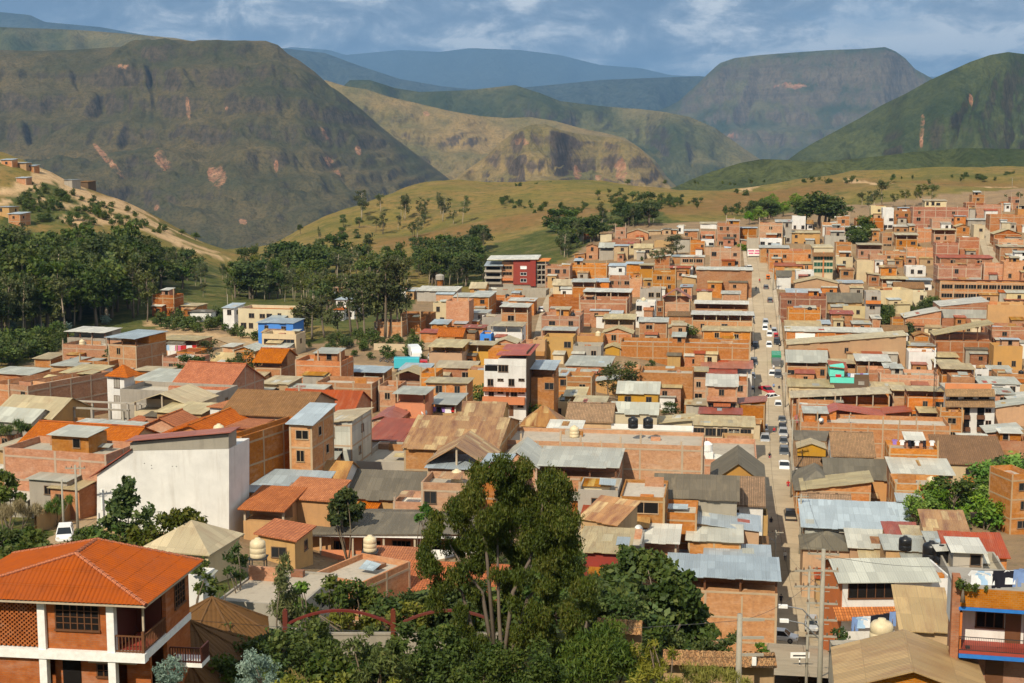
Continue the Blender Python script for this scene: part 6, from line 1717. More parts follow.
# ---------------------------------------------------------------- people
def person_mesh(pose, top, legs):
    me = bpy.data.meshes.new('person')
    if pose == 'ride': J = {'pel': (0, .12, .88), 'ch': (0, 0, 1.3), 'nk': (0, -.05, 1.48), 'hd': (0, -.07, 1.62), 'ht': (0, -.06, 1.74), 'kl': (.22, -.28, .72), 'kr': (-.22, -.28, .72), 'fl': (.2, -.05, .32), 'fr': (-.2, -.05, .32), 'tl': (.2, -.22, .28), 'tr': (-.2, -.22, .28), 'sl': (.2, 0, 1.38), 'sr': (-.2, 0, 1.38), 'el': (.3, -.18, 1.12), 'er': (-.3, -.18, 1.12), 'hl': (.28, -.4, 1.06), 'hr': (-.28, -.4, 1.06), 'hpl': (.1, .1, .86), 'hpr': (-.1, .1, .86)}
    else:
        k = .0 if pose == 'stand' else .18; J = {'pel': (0, 0, .92), 'ch': (0, 0, 1.25), 'nk': (0, 0, 1.44), 'hd': (0, -.02, 1.57), 'ht': (0, -.01, 1.69), 'kl': (.1, -k - .02, .5), 'kr': (-.1, k * .6 - .02, .5), 'fl': (.1, -k * .9, .07), 'fr': (-.1, k * 1.5, .09), 'tl': (.11, -k * .9 - .16, .04), 'tr': (-.11, k * 1.5 - .15, .05), 'sl': (.19, 0, 1.37), 'sr': (-.19, 0, 1.37), 'el': (.25, k * .5, 1.1), 'er': (-.25, -k * .5, 1.1), 'hl': (.25, k * .3 - .08, .84), 'hr': (-.25, -k * .8 - .05, .86), 'hpl': (.1, 0, .88), 'hpr': (-.1, 0, .88)}
    rad = {'pel': .15, 'ch': .165, 'nk': .065, 'hd': .105, 'ht': .075, 'kl': .07, 'kr': .07, 'fl': .05, 'fr': .05, 'tl': .04, 'tr': .04, 'sl': .075, 'sr': .075, 'el': .048, 'er': .048, 'hl': .04, 'hr': .04, 'hpl': .11, 'hpr': .11}
    ks = list(J); ed = [('pel', 'ch'), ('ch', 'nk'), ('nk', 'hd'), ('hd', 'ht'), ('pel', 'hpl'), ('pel', 'hpr'), ('hpl', 'kl'), ('hpr', 'kr'), ('kl', 'fl'), ('kr', 'fr'), ('fl', 'tl'), ('fr', 'tr'), ('ch', 'sl'), ('ch', 'sr'), ('sl', 'el'), ('sr', 'er'), ('el', 'hl'), ('er', 'hr')]
    me.from_pydata([J[k] for k in ks], [(ks.index(a), ks.index(b)) for a, b in ed], [])
    o = bpy.data.objects.new('person', me); COL.objects.link(o)
    sk = o.modifiers.new('s', 'SKIN'); sb_ = o.modifiers.new('d', 'SUBSURF'); sb_.levels = 1
    for i, k in enumerate(ks): v = me.skin_vertices[0].data[i]; v.radius = (rad[k], rad[k] * .85); v.use_root = k == 'pel'
    dg = bpy.context.evaluated_depsgraph_get(); m2 = bpy.data.meshes.new_from_object(o.evaluated_get(dg)); bpy.data.objects.remove(o)
    m2.materials.clear(); [m2.materials.append(M[x]) for x in (top, legs, 'skin', 'rubber', 'hair')]
    for p in m2.polygons:
        c = p.center; hz_ = 1.44 if pose != 'ride' else 1.48
        p.material_index = 4 if (c.z > hz_ + .17 or (c.z > hz_ + .08 and c.y > .0)) else 2 if c.z > hz_ - .02 or (abs(c.x) > .2 and (c.z < .9 if pose != 'ride' else c.y < -.32)) else 3 if c.z < (.1 if pose != 'ride' else .33) else 1 if c.z < .93 else 0
        p.use_smooth = True
    return m2
m_flat('skin', (.30, .15, .09, 1), .6); m_flat('hair', (.012, .01, .008, 1), .7)
m_flat('jeans', (.05, .07, .13, 1), .9)
PM = {}
def person(px, py, pose, top, legs, label, turn=0., street=MAIN):
    k = (pose, top, legs)
    if k not in PM: PM[k] = person_mesh(*k)
    p = on_ground(px, py, .2); yw, z, sl = street_yaw(p, street); p.z = z + (0 if street is MAIN else -.05)
    side = min(((q - p).xy.length for q in street)); p.z += .1 if side > HW else 0
    o = bpy.data.objects.new('person', PM[k]); COL.objects.link(o); o.location = p; o.rotation_euler.z = yw + turn; tag(o, label, 'person'); return p, yw + turn
person(780.5, 619, 'walk', 'cl_dark', 'cl_dark', 'person in black walking past the brick corner house', 3.1); person(771, 526, 'walk', 'cl_dark', 'jeans', 'person in black jacket walking up opposite the black pickup', 3.0)
person(773.5, 391, 'stand', 'cl_blue', 'jeans', 'person in blue standing above the white diagonal saloon'); person(779, 393, 'walk', 'cl_dark', 'cl_dark', 'dark clad person walking by the cream roofed terrace'); person(774, 436, 'walk', 'cl_red', 'jeans', 'person in red top near the red awnings')
person(756, 291, 'walk', 'cl_dark', 'jeans', 'dark clad person walking on the upper street', 3); person(759.5, 283, 'walk', 'cl_red', 'cl_dark', 'person in red crossing the upper street'); person(770.5, 330, 'stand', 'cl_dark', 'jeans', 'person standing behind the close pair of pale cars'); person(773.5, 372, 'walk', 'cl_white', 'jeans', 'person in white beside the green topped truck')
person(785, 566, 'walk', 'cl_white', 'jeans', 'person in white on the lower sunlit street')
for x, y, tp, lb in ((769.5, 461, 'cl_dark', 'dark clad person riding'), (788, 492, 'cl_red', 'red clad person sitting on')):
    p, yw = person(x, y, 'ride', tp, 'jeans', lb + ' a motorbike on the lower street', 0)
    o = thing('motorbike', 'motorbike under the ' + ('dark' if tp == 'cl_dark' else 'red') + ' clad rider', 'motorbike', p, yw)
    for nm, me, lc, pt in vehicle_parts('motorbike'): inst(nm, me, o, lc)

# ---------------------------------------------------------------- poles, lamps, mast, wires, signs
def pole(px, yb, yt, label, arms=1, d=None, r=.13, name='utility_pole', lamp=False, az=0.):
    p = at(px, yb, d) if d else on_ground(px, yb)
    rr_ = ray(px, yt); zt = rr_[2] * p.y / rr_[1]; hgt = max(4, zt - p.z)
    o = thing(name, label, 'pole', p, az)
    mb = MB(); mb.tube([(0, 0, -4 if d else -.5), (0, 0, hgt)], [r * 1.25, r * .8], 10); mb.build('shaft', M['pole'], o, True)
    for i in range(arms):
        z = hgt - .35 - i * 1.15; mb = MB(); mb.box(-1.05, 1.05, -.06, .06, z - .06, z + .06); mb.box(-.5, .5, .06, .1, z - .35, z - .3); c = mb.build('crossarm', M['pole'], o)
        for x in (-.95, -.4, .4, .95): mb = MB(); mb.lathe([(.03, z + .06), (.07, z + .12), (.05, z + .22), (.02, z + .27)], 8, c=(x, 0)); mb.build('insulator', M['winframe'], c)
    if lamp:
        mb = MB(); mb.tube([(0, 0, hgt - 1.6), (-.9, -.2, hgt - 1.0), (-1.7, -.3, hgt - .95)], [.04, .04, .035], 6); a = mb.build('lamp_arm', M['metal'], o); mb = MB(); mb.box(-2.25, -1.7, -.42, -.18, hgt - 1.02, hgt - .88); mb.build('lamp_head', M['white'], a)
    return p + Vector((0, 0, hgt)), o
T1, o1 = pole(819, 700, 549, 'tall concrete utility pole carrying six stacked crossarms', 6, 92, .17, lamp=False, az=R(-8))
for zz, xx in ((6.0, -2.0), (6.9, -1.9)):
    pass
mb = MB(); h0 = T1.z - o1.location.z
mb.tube([(0, 0, h0 - 5.6), (-1.3, -.2, h0 - 4.2), (-2.3, -.3, h0 - 4.0)], [.05, .045, .04], 6); la = mb.build('lamp_arm', M['metal'], o1); mb = MB(); mb.box(-2.9, -2.3, -.45, -.15, h0 - 4.12, h0 - 3.92); mb.build('lamp_head', M['white'], la)
mb = MB(); mb.tube([(0, 0, h0 - 6.4), (-1.2, -.2, h0 - 5.2), (-2.2, -.3, h0 - 5.0)], [.05, .045, .04], 6); la = mb.build('lamp_arm', M['metal'], o1); mb = MB(); mb.box(-2.8, -2.2, -.45, -.15, h0 - 5.12, h0 - 4.92); mb.build('lamp_head', M['white'], la)
T2, o2 = pole(738, 700, 614, 'stout grey utility pole with three one sided crossarms', 0, 80, .19)
h0 = T2.z - o2.location.z
for dz in (.35, 1.45, 2.5): mb = MB(); mb.box(-.15, 1.45, -.07, .07, h0 - dz - .07, h0 - dz + .07); mb.build('crossarm', M['pole'], o2)
mb = MB(); mb.box(.75, 1.0, -.2, -.08, h0 - 3.1, h0 - 2.6); mb.build('meter_box', M['white'], o2)
T3, o3 = pole(774, 600, 530, 'pale utility pole with lamp standing in the street before the steel roofs', 1, None, .12, lamp=True)
T4, _ = pole(799.5, 560, 494, 'utility pole at the grey canopies', 1); T5, _ = pole(790.5, 505, 418, 'tall thin pole at the brown fascia house', 1); T6, _ = pole(785, 410, 372, 'utility pole at the cream roofed terrace', 1)
T7, _ = pole(779, 345, 315, 'utility pole near the red mototaxi', 1); T8, _ = pole(773, 292, 268, 'utility pole near the orange mototaxi', 1)
T9, _ = pole(64, 535, 480, 'short bare pole beside the white car on the lane', 0, None, .11); mb = MB()
T10, _ = pole(78, 533, 465, 'taller bare pole where the earth wall climbs', 1, None, .13)
T11, _ = pole(848, 455, 415, 'utility pole behind the mossy roof', 1); T12, _ = pole(733, 470, 430, 'pole by the peach washing wall', 1); T13, _ = pole(300, 440, 385, 'pole behind the red tin roofs', 1); T14, _ = pole(228, 322, 294, 'thin pole on the hill by the white house', 0, None, .1); T15, _ = pole(1012, 189, 178, 'lone pole on the bare hilltop', 0, None, .1)
T16, _ = pole(806, 690, 566, 'second slimmer pole beside the tall crossarm pole', 2, 97, .1)
m_flat('wire', (.05, .05, .05, 1), .6)
def wire(a, b, sag, label, grp=None):
    mb = MB(); L = (b - a); mb.tube([L * (i / 14) - Vector((0, 0, sag * 4 * (i / 14) * (1 - i / 14))) for i in range(15)], [.014] * 15, 4); o = mb.build('power_line', M['wire']); o.location = a; tag(o, label, 'wire', grp)
up = lambda v, z=.3: v - Vector((0, 0, z))
for i, (a, b) in enumerate(((T1, T4), (T4, T5), (T5, T6), (T6, T7), (T7, T8))):
    for dx in (-.9, .9): wire(up(a) + Vector((dx, 0, 0)), up(b) + Vector((dx, 0, 0)), 1.0, 'thin power line along the street side of the poles', 'power lines along main street')
wire(up(T1, 1.5), up(T2, .4), .6, 'power line between the tall pole and the stout pole'); wire(up(T1, 2.7), up(T3, .4), .8, 'power line crossing the lower street'); wire(up(T2, .4), up(T2, .4) + Vector((-34, 6, -2)), .8, 'power line running off over the dark shrubs'); wire(up(T1, .4), at(1010, 560, 110), .7, 'power line running to the balcony house')
# radio mast
p = on_ground(933, 432); o = thing('radio_mast', 'tall slender lattice radio mast rising from a white equipment cabin', 'mast', p); rr_ = ray(933, 343); ht = rr_[2] * p.y / rr_[1] - p.z
mb = MB(); n_ = int(ht / 1.0)
for i in range(3):
    a = 2.1 * i; mb.tube([(.42 * math.cos(a), .42 * math.sin(a), 0), (.16 * math.cos(a), .16 * math.sin(a), ht)], [.05, .03], 5)
for k in range(n_):
    f_ = k / n_; g_ = (k + 1) / n_; r0, r1 = .42 - .26 * f_, .42 - .26 * g_
    for i in range(3): a, b = 2.1 * i, 2.1 * ((i + 1) % 3); mb.tube([(r0 * math.cos(a), r0 * math.sin(a), ht * f_), (r1 * math.cos(b), r1 * math.sin(b), ht * g_)], [.02, .02], 4, caps=False)
mb.build('lattice', M['iron'], o); mb = MB(); mb.box(-1.9, 1.9, -1, 1, -.3, 3.2); mb.build('cabin', M['white'], o)
for z in (ht * .78, ht * .9): mb = MB(); mb.box(-.45, -.2, -.5, -.3, z - .9, z + .9); mb.build('panel_antenna', M['white'], o)
for k in range(3): mb = MB(); mb.box(-.7 + .5 * k, -.45 + .5 * k, -1.06, -1.0, .3, 2.6); mb.build('cabin_vent', M['iron'], o)
# street name sign on a striped post, and the banner at the top of the street
p = on_ground(799, 684); o = thing('street_sign', 'small white street sign on a black and white striped post', 'sign', p)
zt = ray(799, 655); ht = zt[2] * p.y / zt[1] - p.z
for k in range(12): mb = MB(); mb.tube([(0, 0, ht * k / 12), (0, 0, ht * (k + 1) / 12)], [.06, .06], 8); c = mb.build('post_band', M['white' if k % 2 else 'iron'], o)
mb = MB(); mb.box(-.75, .75, -.05, .05, ht - .25, ht + .2); mb.build('plate', M['white'], o); mb = MB(); mb.box(-.55, .55, -.062, -.052, ht - .1, ht + .02); mb.build('lettering', M['iron'], o)
A, B = on_ground(747, 258), on_ground(763, 258); o = thing('street_banner', 'white and pink street banner stretched over the top of the street', 'banner', A)
L = B - A; ang = math.atan2(L.y, L.x); o.rotation_euler.z = ang; W_ = L.xy.length
mb = MB(); mb.box(0, W_, -.03, .03, .8, 3.3); mb.build('cloth', M['white'], o)
for x in (0, W_): mb = MB(); mb.box(x - .08, x + .08, -.08, .08, -1, 3.6); mb.build('post', M['iron'], o)
for k, (x, w_, z) in enumerate(((.06, .38, 2.3), (.5, .42, 2.3), (.1, .3, 1.4), (.46, .44, 1.4))): mb = MB(); mb.box(W_ * x, W_ * (x + w_), -.045, -.032, z, z + .55); mb.build('stripe', M['cl_pink'], o)

# ---------------------------------------------------------------- washing on lines
_gm = {}
def garment(kind, m):
    if (kind, m) not in _gm:
        mb = MB()
        if kind == 'shirt': o_ = [(-.3, 0), (.3, 0), (.48, -.28), (.36, -.36), (.28, -.25), (.3, -.85), (-.3, -.85), (-.28, -.25), (-.36, -.36), (-.48, -.28)]
        elif kind == 'trousers': o_ = [(-.22, 0), (.22, 0), (.26, -1.05), (.06, -1.05), (0, -.4), (-.06, -1.05), (-.26, -1.05)]
        else: o_ = [(-.65, 0), (.65, 0), (.62, -1.0), (-.66, -1.04)]
        f = [(x, .03 * math.sin(x * 9 + z * 5), z) for x, z in o_]; mb.face(f[::-1]); mb.face([(x, y + .03, z) for x, y, z in f])
        for i in range(len(f)):
            a, b = f[i], f[(i + 1) % len(f)]; mb.face([a, b, (b[0], b[1] + .03, b[2]), (a[0], a[1] + .03, a[2])])
        _gm[(kind, m)] = mb.mesh(kind, M[m])
    return _gm[(kind, m)]
CN = {'cl_white': 'white', 'cl_blue': 'blue', 'cl_pink': 'pink', 'cl_red': 'red', 'cl_dark': 'black', 'cl_purple': 'purple', 'cl_skyblue': 'pale blue'}
def washing(a, b, items, where, sc=1.0):
    mb = MB(); L = b - a; mb.tube([L * (i / 8) - Vector((0, 0, .1 * 4 * i / 8 * (1 - i / 8))) for i in range(9)], [.012] * 9, 4); o = mb.build('washing_line', M['wire']); o.location = a; tag(o, 'washing line ' + where, 'washing line')
    n_ = len(items)
    for i, (k, c) in enumerate(items):
        f_ = (i + .5) / n_; g = bpy.data.objects.new({'sheet': 'bed_sheet'}.get(k, k), garment(k, c)); COL.objects.link(g); g.location = a + L * f_ - Vector((0, 0, .1 * 4 * f_ * (1 - f_) + .01)); g.rotation_euler.z = math.atan2(L.y, L.x); g.scale = (sc,) * 3
        tag(g, CN[c] + ' ' + {'sheet': 'bed sheet'}.get(k, k) + ' drying ' + where, 'laundry', 'washing ' + where)
washing(at(973, 570, 79.6), at(1028, 568, 79.6), [('shirt', 'cl_white'), ('shirt', 'cl_skyblue'), ('shirt', 'cl_white'), ('trousers', 'cl_dark'), ('sheet', 'cl_dark'), ('shirt', 'cl_white'), ('trousers', 'cl_blue'), ('shirt', 'cl_blue')], 'on the roof above the blue floor bands')
washing(at(852, 617, 96.4), at(896, 611, 96.4), [('trousers', 'cl_blue'), ('shirt', 'cl_skyblue'), ('shirt', 'cl_white'), ('trousers', 'cl_dark'), ('shirt', 'cl_dark'), ('trousers', 'cl_dark'), ('trousers', 'cl_blue')], 'beside the large cream tank')
h = KEY['mural']; ln = lambda h, z, y=-.25: (h['toworld'](-h['w'] * .45, y, z), h['toworld'](h['w'] * .45, y, z))
washing(*ln(h, h['h'] - 1.0), [('shirt', 'cl_pink'), ('shirt', 'cl_white'), ('shirt', 'cl_red'), ('sheet', 'cl_white'), ('shirt', 'cl_purple'), ('sheet', 'cl_white'), ('shirt', 'cl_dark')], 'on the peach house wall', .95)
for h in HOUSES:
    if h.get('desc') and 'washing and white sheet' in h['desc']: washing(*ln(h, h['h'] + 1.3, 1.0), [('shirt', 'cl_purple'), ('shirt', 'cl_white'), ('trousers', 'cl_dark'), ('shirt', 'cl_white'), ('trousers', 'cl_dark'), ('shirt', 'cl_white')], 'on the brick house by the tin roofs')
    if h.get('desc') and 'washing on its upper' in h['desc']: washing(*ln(h, h['h'] - .5, .3), [('shirt', 'cl_purple'), ('shirt', 'cl_dark'), ('shirt', 'cl_purple'), ('sheet', 'cl_white'), ('shirt', 'cl_red')], 'under the grey terrace roof', .9)
washing(Vector(TURQ.root.matrix_basis @ Vector(TURQ.pt(847, 373, 1.5))), Vector(TURQ.root.matrix_basis @ Vector(TURQ.pt(868, 373, 1.5))), [('shirt', 'cl_blue'), ('sheet', 'cl_white'), ('sheet', 'cl_skyblue'), ('shirt', 'cl_purple'), ('sheet', 'cl_skyblue')], 'on the turquoise terrace', .9)
washing(at(163, 345, 315), at(197, 345, 316), [('sheet', 'cl_skyblue'), ('sheet', 'cl_white'), ('sheet', 'cl_pink'), ('sheet', 'cl_red'), ('sheet', 'cl_white'), ('shirt', 'cl_red')], 'at the crowded houses by the dark trees', 1.2)
washing(at(1, 1, 1) * 0 + at(544, 315, 395), at(556, 314, 396), [('shirt', 'cl_pink'), ('shirt', 'cl_white'), ('shirt', 'cl_red'), ('shirt', 'cl_pink')], 'on the flat roof by the second street', 1.1)
# satellite dishes
def dish(p, rz, label):
    o = thing('satellite_dish', label, 'satellite dish', p, rz); mb = MB(); mb.lathe([(.02, .0), (.2, .02), (.38, .08), (.5, .16)], 14); b = mb.build('reflector', M['white'], o, True); b.location = (0, -.1, .7); b.rotation_euler.x = R(70); mb = MB(); mb.tube([(0, 0, -.1), (0, 0, .7)], [.03, .03], 5); mb.build('mount', M['iron'], o)
h = KEY['bigwall']; dish(h['toworld'](-h['w'] * .36, -.05, h['h'] - .3), 0, 'white satellite dish on the very wide brick building')
dish(at(424, 417, KEY['balcony']['cy']), .3, 'white satellite dish by the orange balcony house'); dish(at(638, 535, 155), .2, 'white satellite dish below the pinkish house')
# ---------------------------------------------------------------- foliage
def m_leaf(name, c1, c2, c3, tr=.25):
    n = NT(name, .6, .25); uv = n.tc('UV'); sp = n.n('ShaderNodeSeparateXYZ'); n.l(uv, sp.inputs[0])
    c = n.ramp(sp.outputs[0], [(.0, c1), (.5, c2), (1., c3)])
    c = vary(n, c, .03, .2, .5); n.col(c)
    t_ = n.n('ShaderNodeBsdfTranslucent'); n.l(n.hsv(c, .49, 1.1, 1.3), t_.inputs[0]); mx = n.n('ShaderNodeMixShader'); mx.inputs[0].default_value = tr
    n.l(n.b.outputs[0], mx.inputs[1]); n.l(t_.outputs[0], mx.inputs[2]); n.l(mx.outputs[0], n.out.inputs[0]); M[name] = n.mat
m_leaf('lf_euc', (.050, .068, .012, 1), (.090, .113, .018, 1), (.145, .135, .030, 1)); m_leaf('lf_dark', (.030, .050, .010, 1), (.056, .086, .016, 1), (.105, .125, .028, 1))
m_leaf('lf_mid', (.035, .062, .014, 1), (.065, .10, .02, 1), (.12, .14, .032, 1)); m_leaf('lf_bright', (.06, .13, .012, 1), (.11, .20, .02, 1), (.19, .26, .035, 1))
m_leaf('lf_gum', (.052, .068, .024, 1), (.085, .105, .034, 1), (.14, .145, .055, 1)); m_leaf('lf_silver', (.10, .15, .12, 1), (.17, .24, .19, 1), (.26, .33, .26, 1)); m_leaf('lf_yellow', (.10, .11, .015, 1), (.20, .19, .03, 1), (.28, .24, .05, 1))
m_leaf('lf_gumdark', (.038, .050, .015, 1), (.070, .082, .023, 1), (.12, .118, .038, 1)); m_leaf('lf_dry', (.16, .13, .05, 1), (.26, .22, .10, 1), (.34, .30, .16, 1))
m_plain('bark', (.17, .13, .09, 1), .2, stain=(.07, .05, .04, 1), amt=.6, sc=2); m_plain('bark_pale', (.36, .29, .20, 1), .2, stain=(.16, .11, .08, 1), amt=.6, sc=2)
def leaves(clumps, per, size, asp, seed, droop=0.0, mode='shell'):
    """leaf blades spread through each clump; CLUMPS rows x, y, z, rx, rz, tone"""
    g = np.random.default_rng(seed); V = []; U = []
    for cx_, cy_, cz_, rx, rz, tone in clumps:
        n_ = max(4, int(per * (rx * rx * rz) ** (2 / 3)))
        d = g.normal(size=(n_, 3)); d /= np.linalg.norm(d, axis=1)[:, None]; r = g.random(n_) ** (1 / 2.2)
        # lumpy outline
        ph = g.random(6) * 6.28; r = r * (1 + .22 * np.sin(3 * d[:, 0] + ph[0]) * np.sin(4 * d[:, 1] + ph[1]) + .18 * np.sin(7 * d[:, 2] + ph[2] + 5 * d[:, 0]))
        c = np.stack([cx_ + d[:, 0] * rx * r, cy_ + d[:, 1] * rx * r, cz_ + d[:, 2] * rz * r], 1)
        a = g.normal(size=(n_, 3)); a[:, 2] += droop * -1.0 if droop else 0
        a = a * (1 - min(droop, 1) * .55) + np.array([0, 0, -1.]) * droop
        a /= np.linalg.norm(a, axis=1)[:, None]
        nrm = g.normal(size=(n_, 3)) + d * 1.0 + np.array([0, 0, .5]); b = np.cross(a, nrm); b /= np.linalg.norm(b, axis=1)[:, None] + 1e-9
        s = size * (.6 + .8 * g.random(n_))[:, None]
        V.append(np.stack([c - a * s * .5, c + b * s * asp * .5, c + a * s * .5, c - b * s * asp * .5], 1))
        U.append(np.clip(tone + g.normal(size=n_) * .22, 0, 1))
    return np.concatenate(V), np.concatenate(U)
def leaf_mesh(name, VU, mat):
    V, U = VU; n_ = len(V); me = np_mesh(name, V.reshape(-1, 3), np.arange(n_ * 4).reshape(n_, 4), mat, False)
    ul = me.uv_layers.new(name='UVMap'); uv = np.zeros((n_, 4, 2), np.float32); uv[:, :, 0] = U[:, None]; ul.data.foreach_set('uv', uv.ravel()); return me
def limb(mb, a, b, r0, r1, rnd, bend=.12, n_=4):
    a, b = Vector(a), Vector(b); L = (b - a).length; pts = [a]
    off = Vector((rnd.uniform(-1, 1), rnd.uniform(-1, 1), 0)) * L * bend
    for i in range(1, n_): t = i / n_; pts.append(a.lerp(b, t) + off * math.sin(math.pi * t))
    pts.append(b); mb.tube(pts, [r0 + (r1 - r0) * i / n_ for i in range(n_ + 1)], 6)
def proto(kind, seed):
    """returns (trunk mesh, crown mesh) of a tree about 1 unit scale in metres"""
    rnd = random.Random(seed); cl = []; mb = MB()
    if kind.startswith('gum'):                       # slender, open, leaning crown
        H_ = rnd.uniform(13, 16); tx, ty = rnd.uniform(-1, 1), rnd.uniform(-1, 1); limb(mb, (0, 0, -1), (tx, ty, H_ * .8), .22, .07, rnd, .03)
        for i in range(rnd.randint(9, 13)):
            z = H_ * rnd.uniform(.38, .98); k = z / H_; rr_ = (1.9 * math.sin(math.pi * min(1, (k - .25) / .85)) + .5); a = rnd.uniform(0, 6.28); q = (tx * k + rr_ * math.cos(a) * rnd.uniform(.3, 1), ty * k + rr_ * math.sin(a) * rnd.uniform(.3, 1), z)
            cl.append((*q, rnd.uniform(.8, 1.4), rnd.uniform(.9, 1.6), rnd.uniform(.25, .75))); limb(mb, (tx * k * .8, ty * k * .8, z - 1.6), q, .06, .02, rnd, .1, 3)
        VU = leaves(cl, 52, .62, .5, seed, .5)
    elif kind.startswith('crown'):                   # broad leafy
        H_ = 8; limb(mb, (0, 0, -1), (.3, .1, 4.2), .3, .16, rnd, .05)
        for i in range(16):
            a = rnd.uniform(0, 6.28); z = rnd.uniform(3.0, 7.4); rr_ = 3.1 * math.sqrt(max(.05, 1 - ((z - 4.6) / 3.4) ** 2)) * rnd.uniform(.3, 1); q = (rr_ * math.cos(a), rr_ * math.sin(a), z)
            cl.append((*q, rnd.uniform(.9, 1.5), rnd.uniform(.7, 1.2), rnd.uniform(.2, .8))); limb(mb, (.25, .1, 3.2), q, .09, .025, rnd, .1, 3)
        VU = leaves(cl, 80, .55, .6, seed, .1)
    elif kind.startswith('bush'):
        H_ = 2.4; [limb(mb, (0, 0, -.4), (rnd.uniform(-.6, .6), rnd.uniform(-.6, .6), 1.2), .06, .02, rnd) for _ in range(4)]
        for i in range(9): a = rnd.uniform(0, 6.28); q = (rnd.uniform(0, 1.0) * math.cos(a), rnd.uniform(0, 1.0) * math.sin(a), rnd.uniform(.5, 1.9)); cl.append((*q, rnd.uniform(.45, .8), rnd.uniform(.4, .75), rnd.uniform(.2, .8)))
        VU = leaves(cl, 150, .34, .6, seed, .0)
    return mb, VU
PR = {}
def protos(kind, mat, bark, n_):
    out = []
    for i in range(n_):
        mb, VU = proto(kind, hash((kind, i)) % 1000 if False else i * 37 + len(kind) * 11 + len(mat)); out.append((mb.mesh('trunk', M[bark], True), leaf_mesh('crown', VU, M[mat])))
    return out
PR['gum'] = protos('gum', 'lf_gum', 'bark_pale', 4); PR['gumdark'] = protos('gum', 'lf_gumdark', 'bark', 4); PR['mid'] = protos('crown', 'lf_mid', 'bark', 3); PR['dark'] = protos('crown', 'lf_dark', 'bark', 3); PR['bright'] = protos('crown', 'lf_bright', 'bark', 2); PR['bush'] = protos('bush', 'lf_mid', 'bark', 3); PR['bushdark'] = protos('bush', 'lf_dark', 'bark', 2); PR['bushbright'] = protos('bush', 'lf_bright', 'bark', 2); PR['euc'] = protos('gum', 'lf_euc', 'bark_pale', 3)
PR['silverbush'] = protos('bush', 'lf_silver', 'bark', 1)
HT = {'gum': 15.5, 'gumdark': 15.5, 'euc': 15.5, 'mid': 8.2, 'dark': 8.2, 'bright': 8.2, 'bush': 2.5, 'bushdark': 2.5, 'bushbright': 2.5, 'silverbush': 2.5}
trnd = random.Random(3)
def plant(kind, p, hgt, name, label, cat, group=None, wide=1.0):
    tr, cr = trnd.choice(PR[kind]); o = thing(name, label, cat, p, trnd.uniform(0, 6.28), group); s = hgt / HT[kind]; o.scale = (s * wide, s * wide, s)
    inst('trunk', tr, o); inst('crown', cr, o); return o
def scatter(poly, n_, kinds, h0, h1, name, label, cat, group, wide=(.85, 1.3), dmax=1300, clump=0):
    x0, x1 = min(p[0] for p in poly), max(p[0] for p in poly); y0, y1 = min(p[1] for p in poly), max(p[1] for p in poly); k = 0; t_ = 0
    cen = None
    while k < n_ and t_ < n_ * 30:
        t_ += 1; x, y = trnd.uniform(x0, x1), trnd.uniform(y0, y1)
        if clump:
            if cen is None or trnd.random() < 1 / clump: cen = (x, y)
            x, y = cen[0] + trnd.gauss(0, 9), cen[1] + trnd.gauss(0, 2.2)
        if not inpoly(np.array([x]), np.array([y]), poly)[0]: continue
        if OCC[min(682, max(0, int(y))), min(1023, max(0, int(x)))]: continue
        p = on_ground(x, y)
        if p.y > dmax: continue
        plant(trnd.choice(kinds), p, trnd.uniform(h0, h1), name, label, cat, group, trnd.uniform(*wide)); k += 1
def spot(kind, px, yb, yt, name, label, cat='tree', wide=1.0, d=None, group=None):
    p = at(px, yb, d) if d else on_ground(px, yb); r = ray(px, yt); hgt = max(.8, r[2] * p.y / r[1] - p.z); return plant(kind, p, hgt, name, label, cat, group, wide)
G_ = 'eucalyptus_tree'
scatter([(-30, 272), (0, 272), (60, 276), (110, 272), (150, 278), (165, 300), (150, 330), (60, 338), (-30, 345)], 215, ['gumdark', 'gum', 'gumdark', 'dark'], 12, 20, G_, 'dull green eucalyptus in the dense wood below the bare dirt hillside', 'tree', 'trees of the wood below the bare hillside', (.9, 1.4))
scatter([(0, 246), (60, 248), (120, 250), (200, 268), (250, 282), (300, 275), (300, 300), (235, 305), (160, 292), (150, 276), (60, 272), (0, 270)], 120, ['gum', 'mid', 'gum', 'gumdark'], 5, 11, 'woodland_tree', 'grey green tree along the upper edge of the wood', 'tree', 'trees along the upper edge of the wood', (.9, 1.5))
scatter([(245, 268), (330, 262), (420, 278), (400, 300), (300, 318), (250, 312)], 85, ['gum', 'gum', 'mid', 'euc'], 7, 14, 'slender_tree', 'green tree on the slope between the wood and the red tall building', 'tree', 'trees on the slope behind the dark eucalyptus clump', (.9, 1.5))
scatter([(410, 268), (480, 250), (600, 225), (650, 215), (660, 226), (612, 240), (556, 266), (490, 286), (430, 290)], 140, ['gum', 'mid', 'gumdark', 'dark', 'gum'], 6, 13, 'gum_tree', 'tree in the green belt above the red tall building', 'tree', 'trees in the belt above the red tall building', (.9, 1.5))
scatter([(360, 215), (400, 208), (465, 216), (465, 238), (420, 243), (365, 235)], 22, ['gum', 'gum', 'gumdark'], 9, 17, G_, 'tall tree in the grove on the yellow hillside', 'tree', 'grove on the yellow hillside', (1., 1.5))
scatter([(300, 225), (360, 225), (420, 245), (420, 262), (330, 262), (290, 255)], 22, ['gum', 'bush', 'mid'], 3, 8, 'hillside_tree', 'small scattered tree below the hillside grove', 'tree', 'scattered trees below the hillside grove')
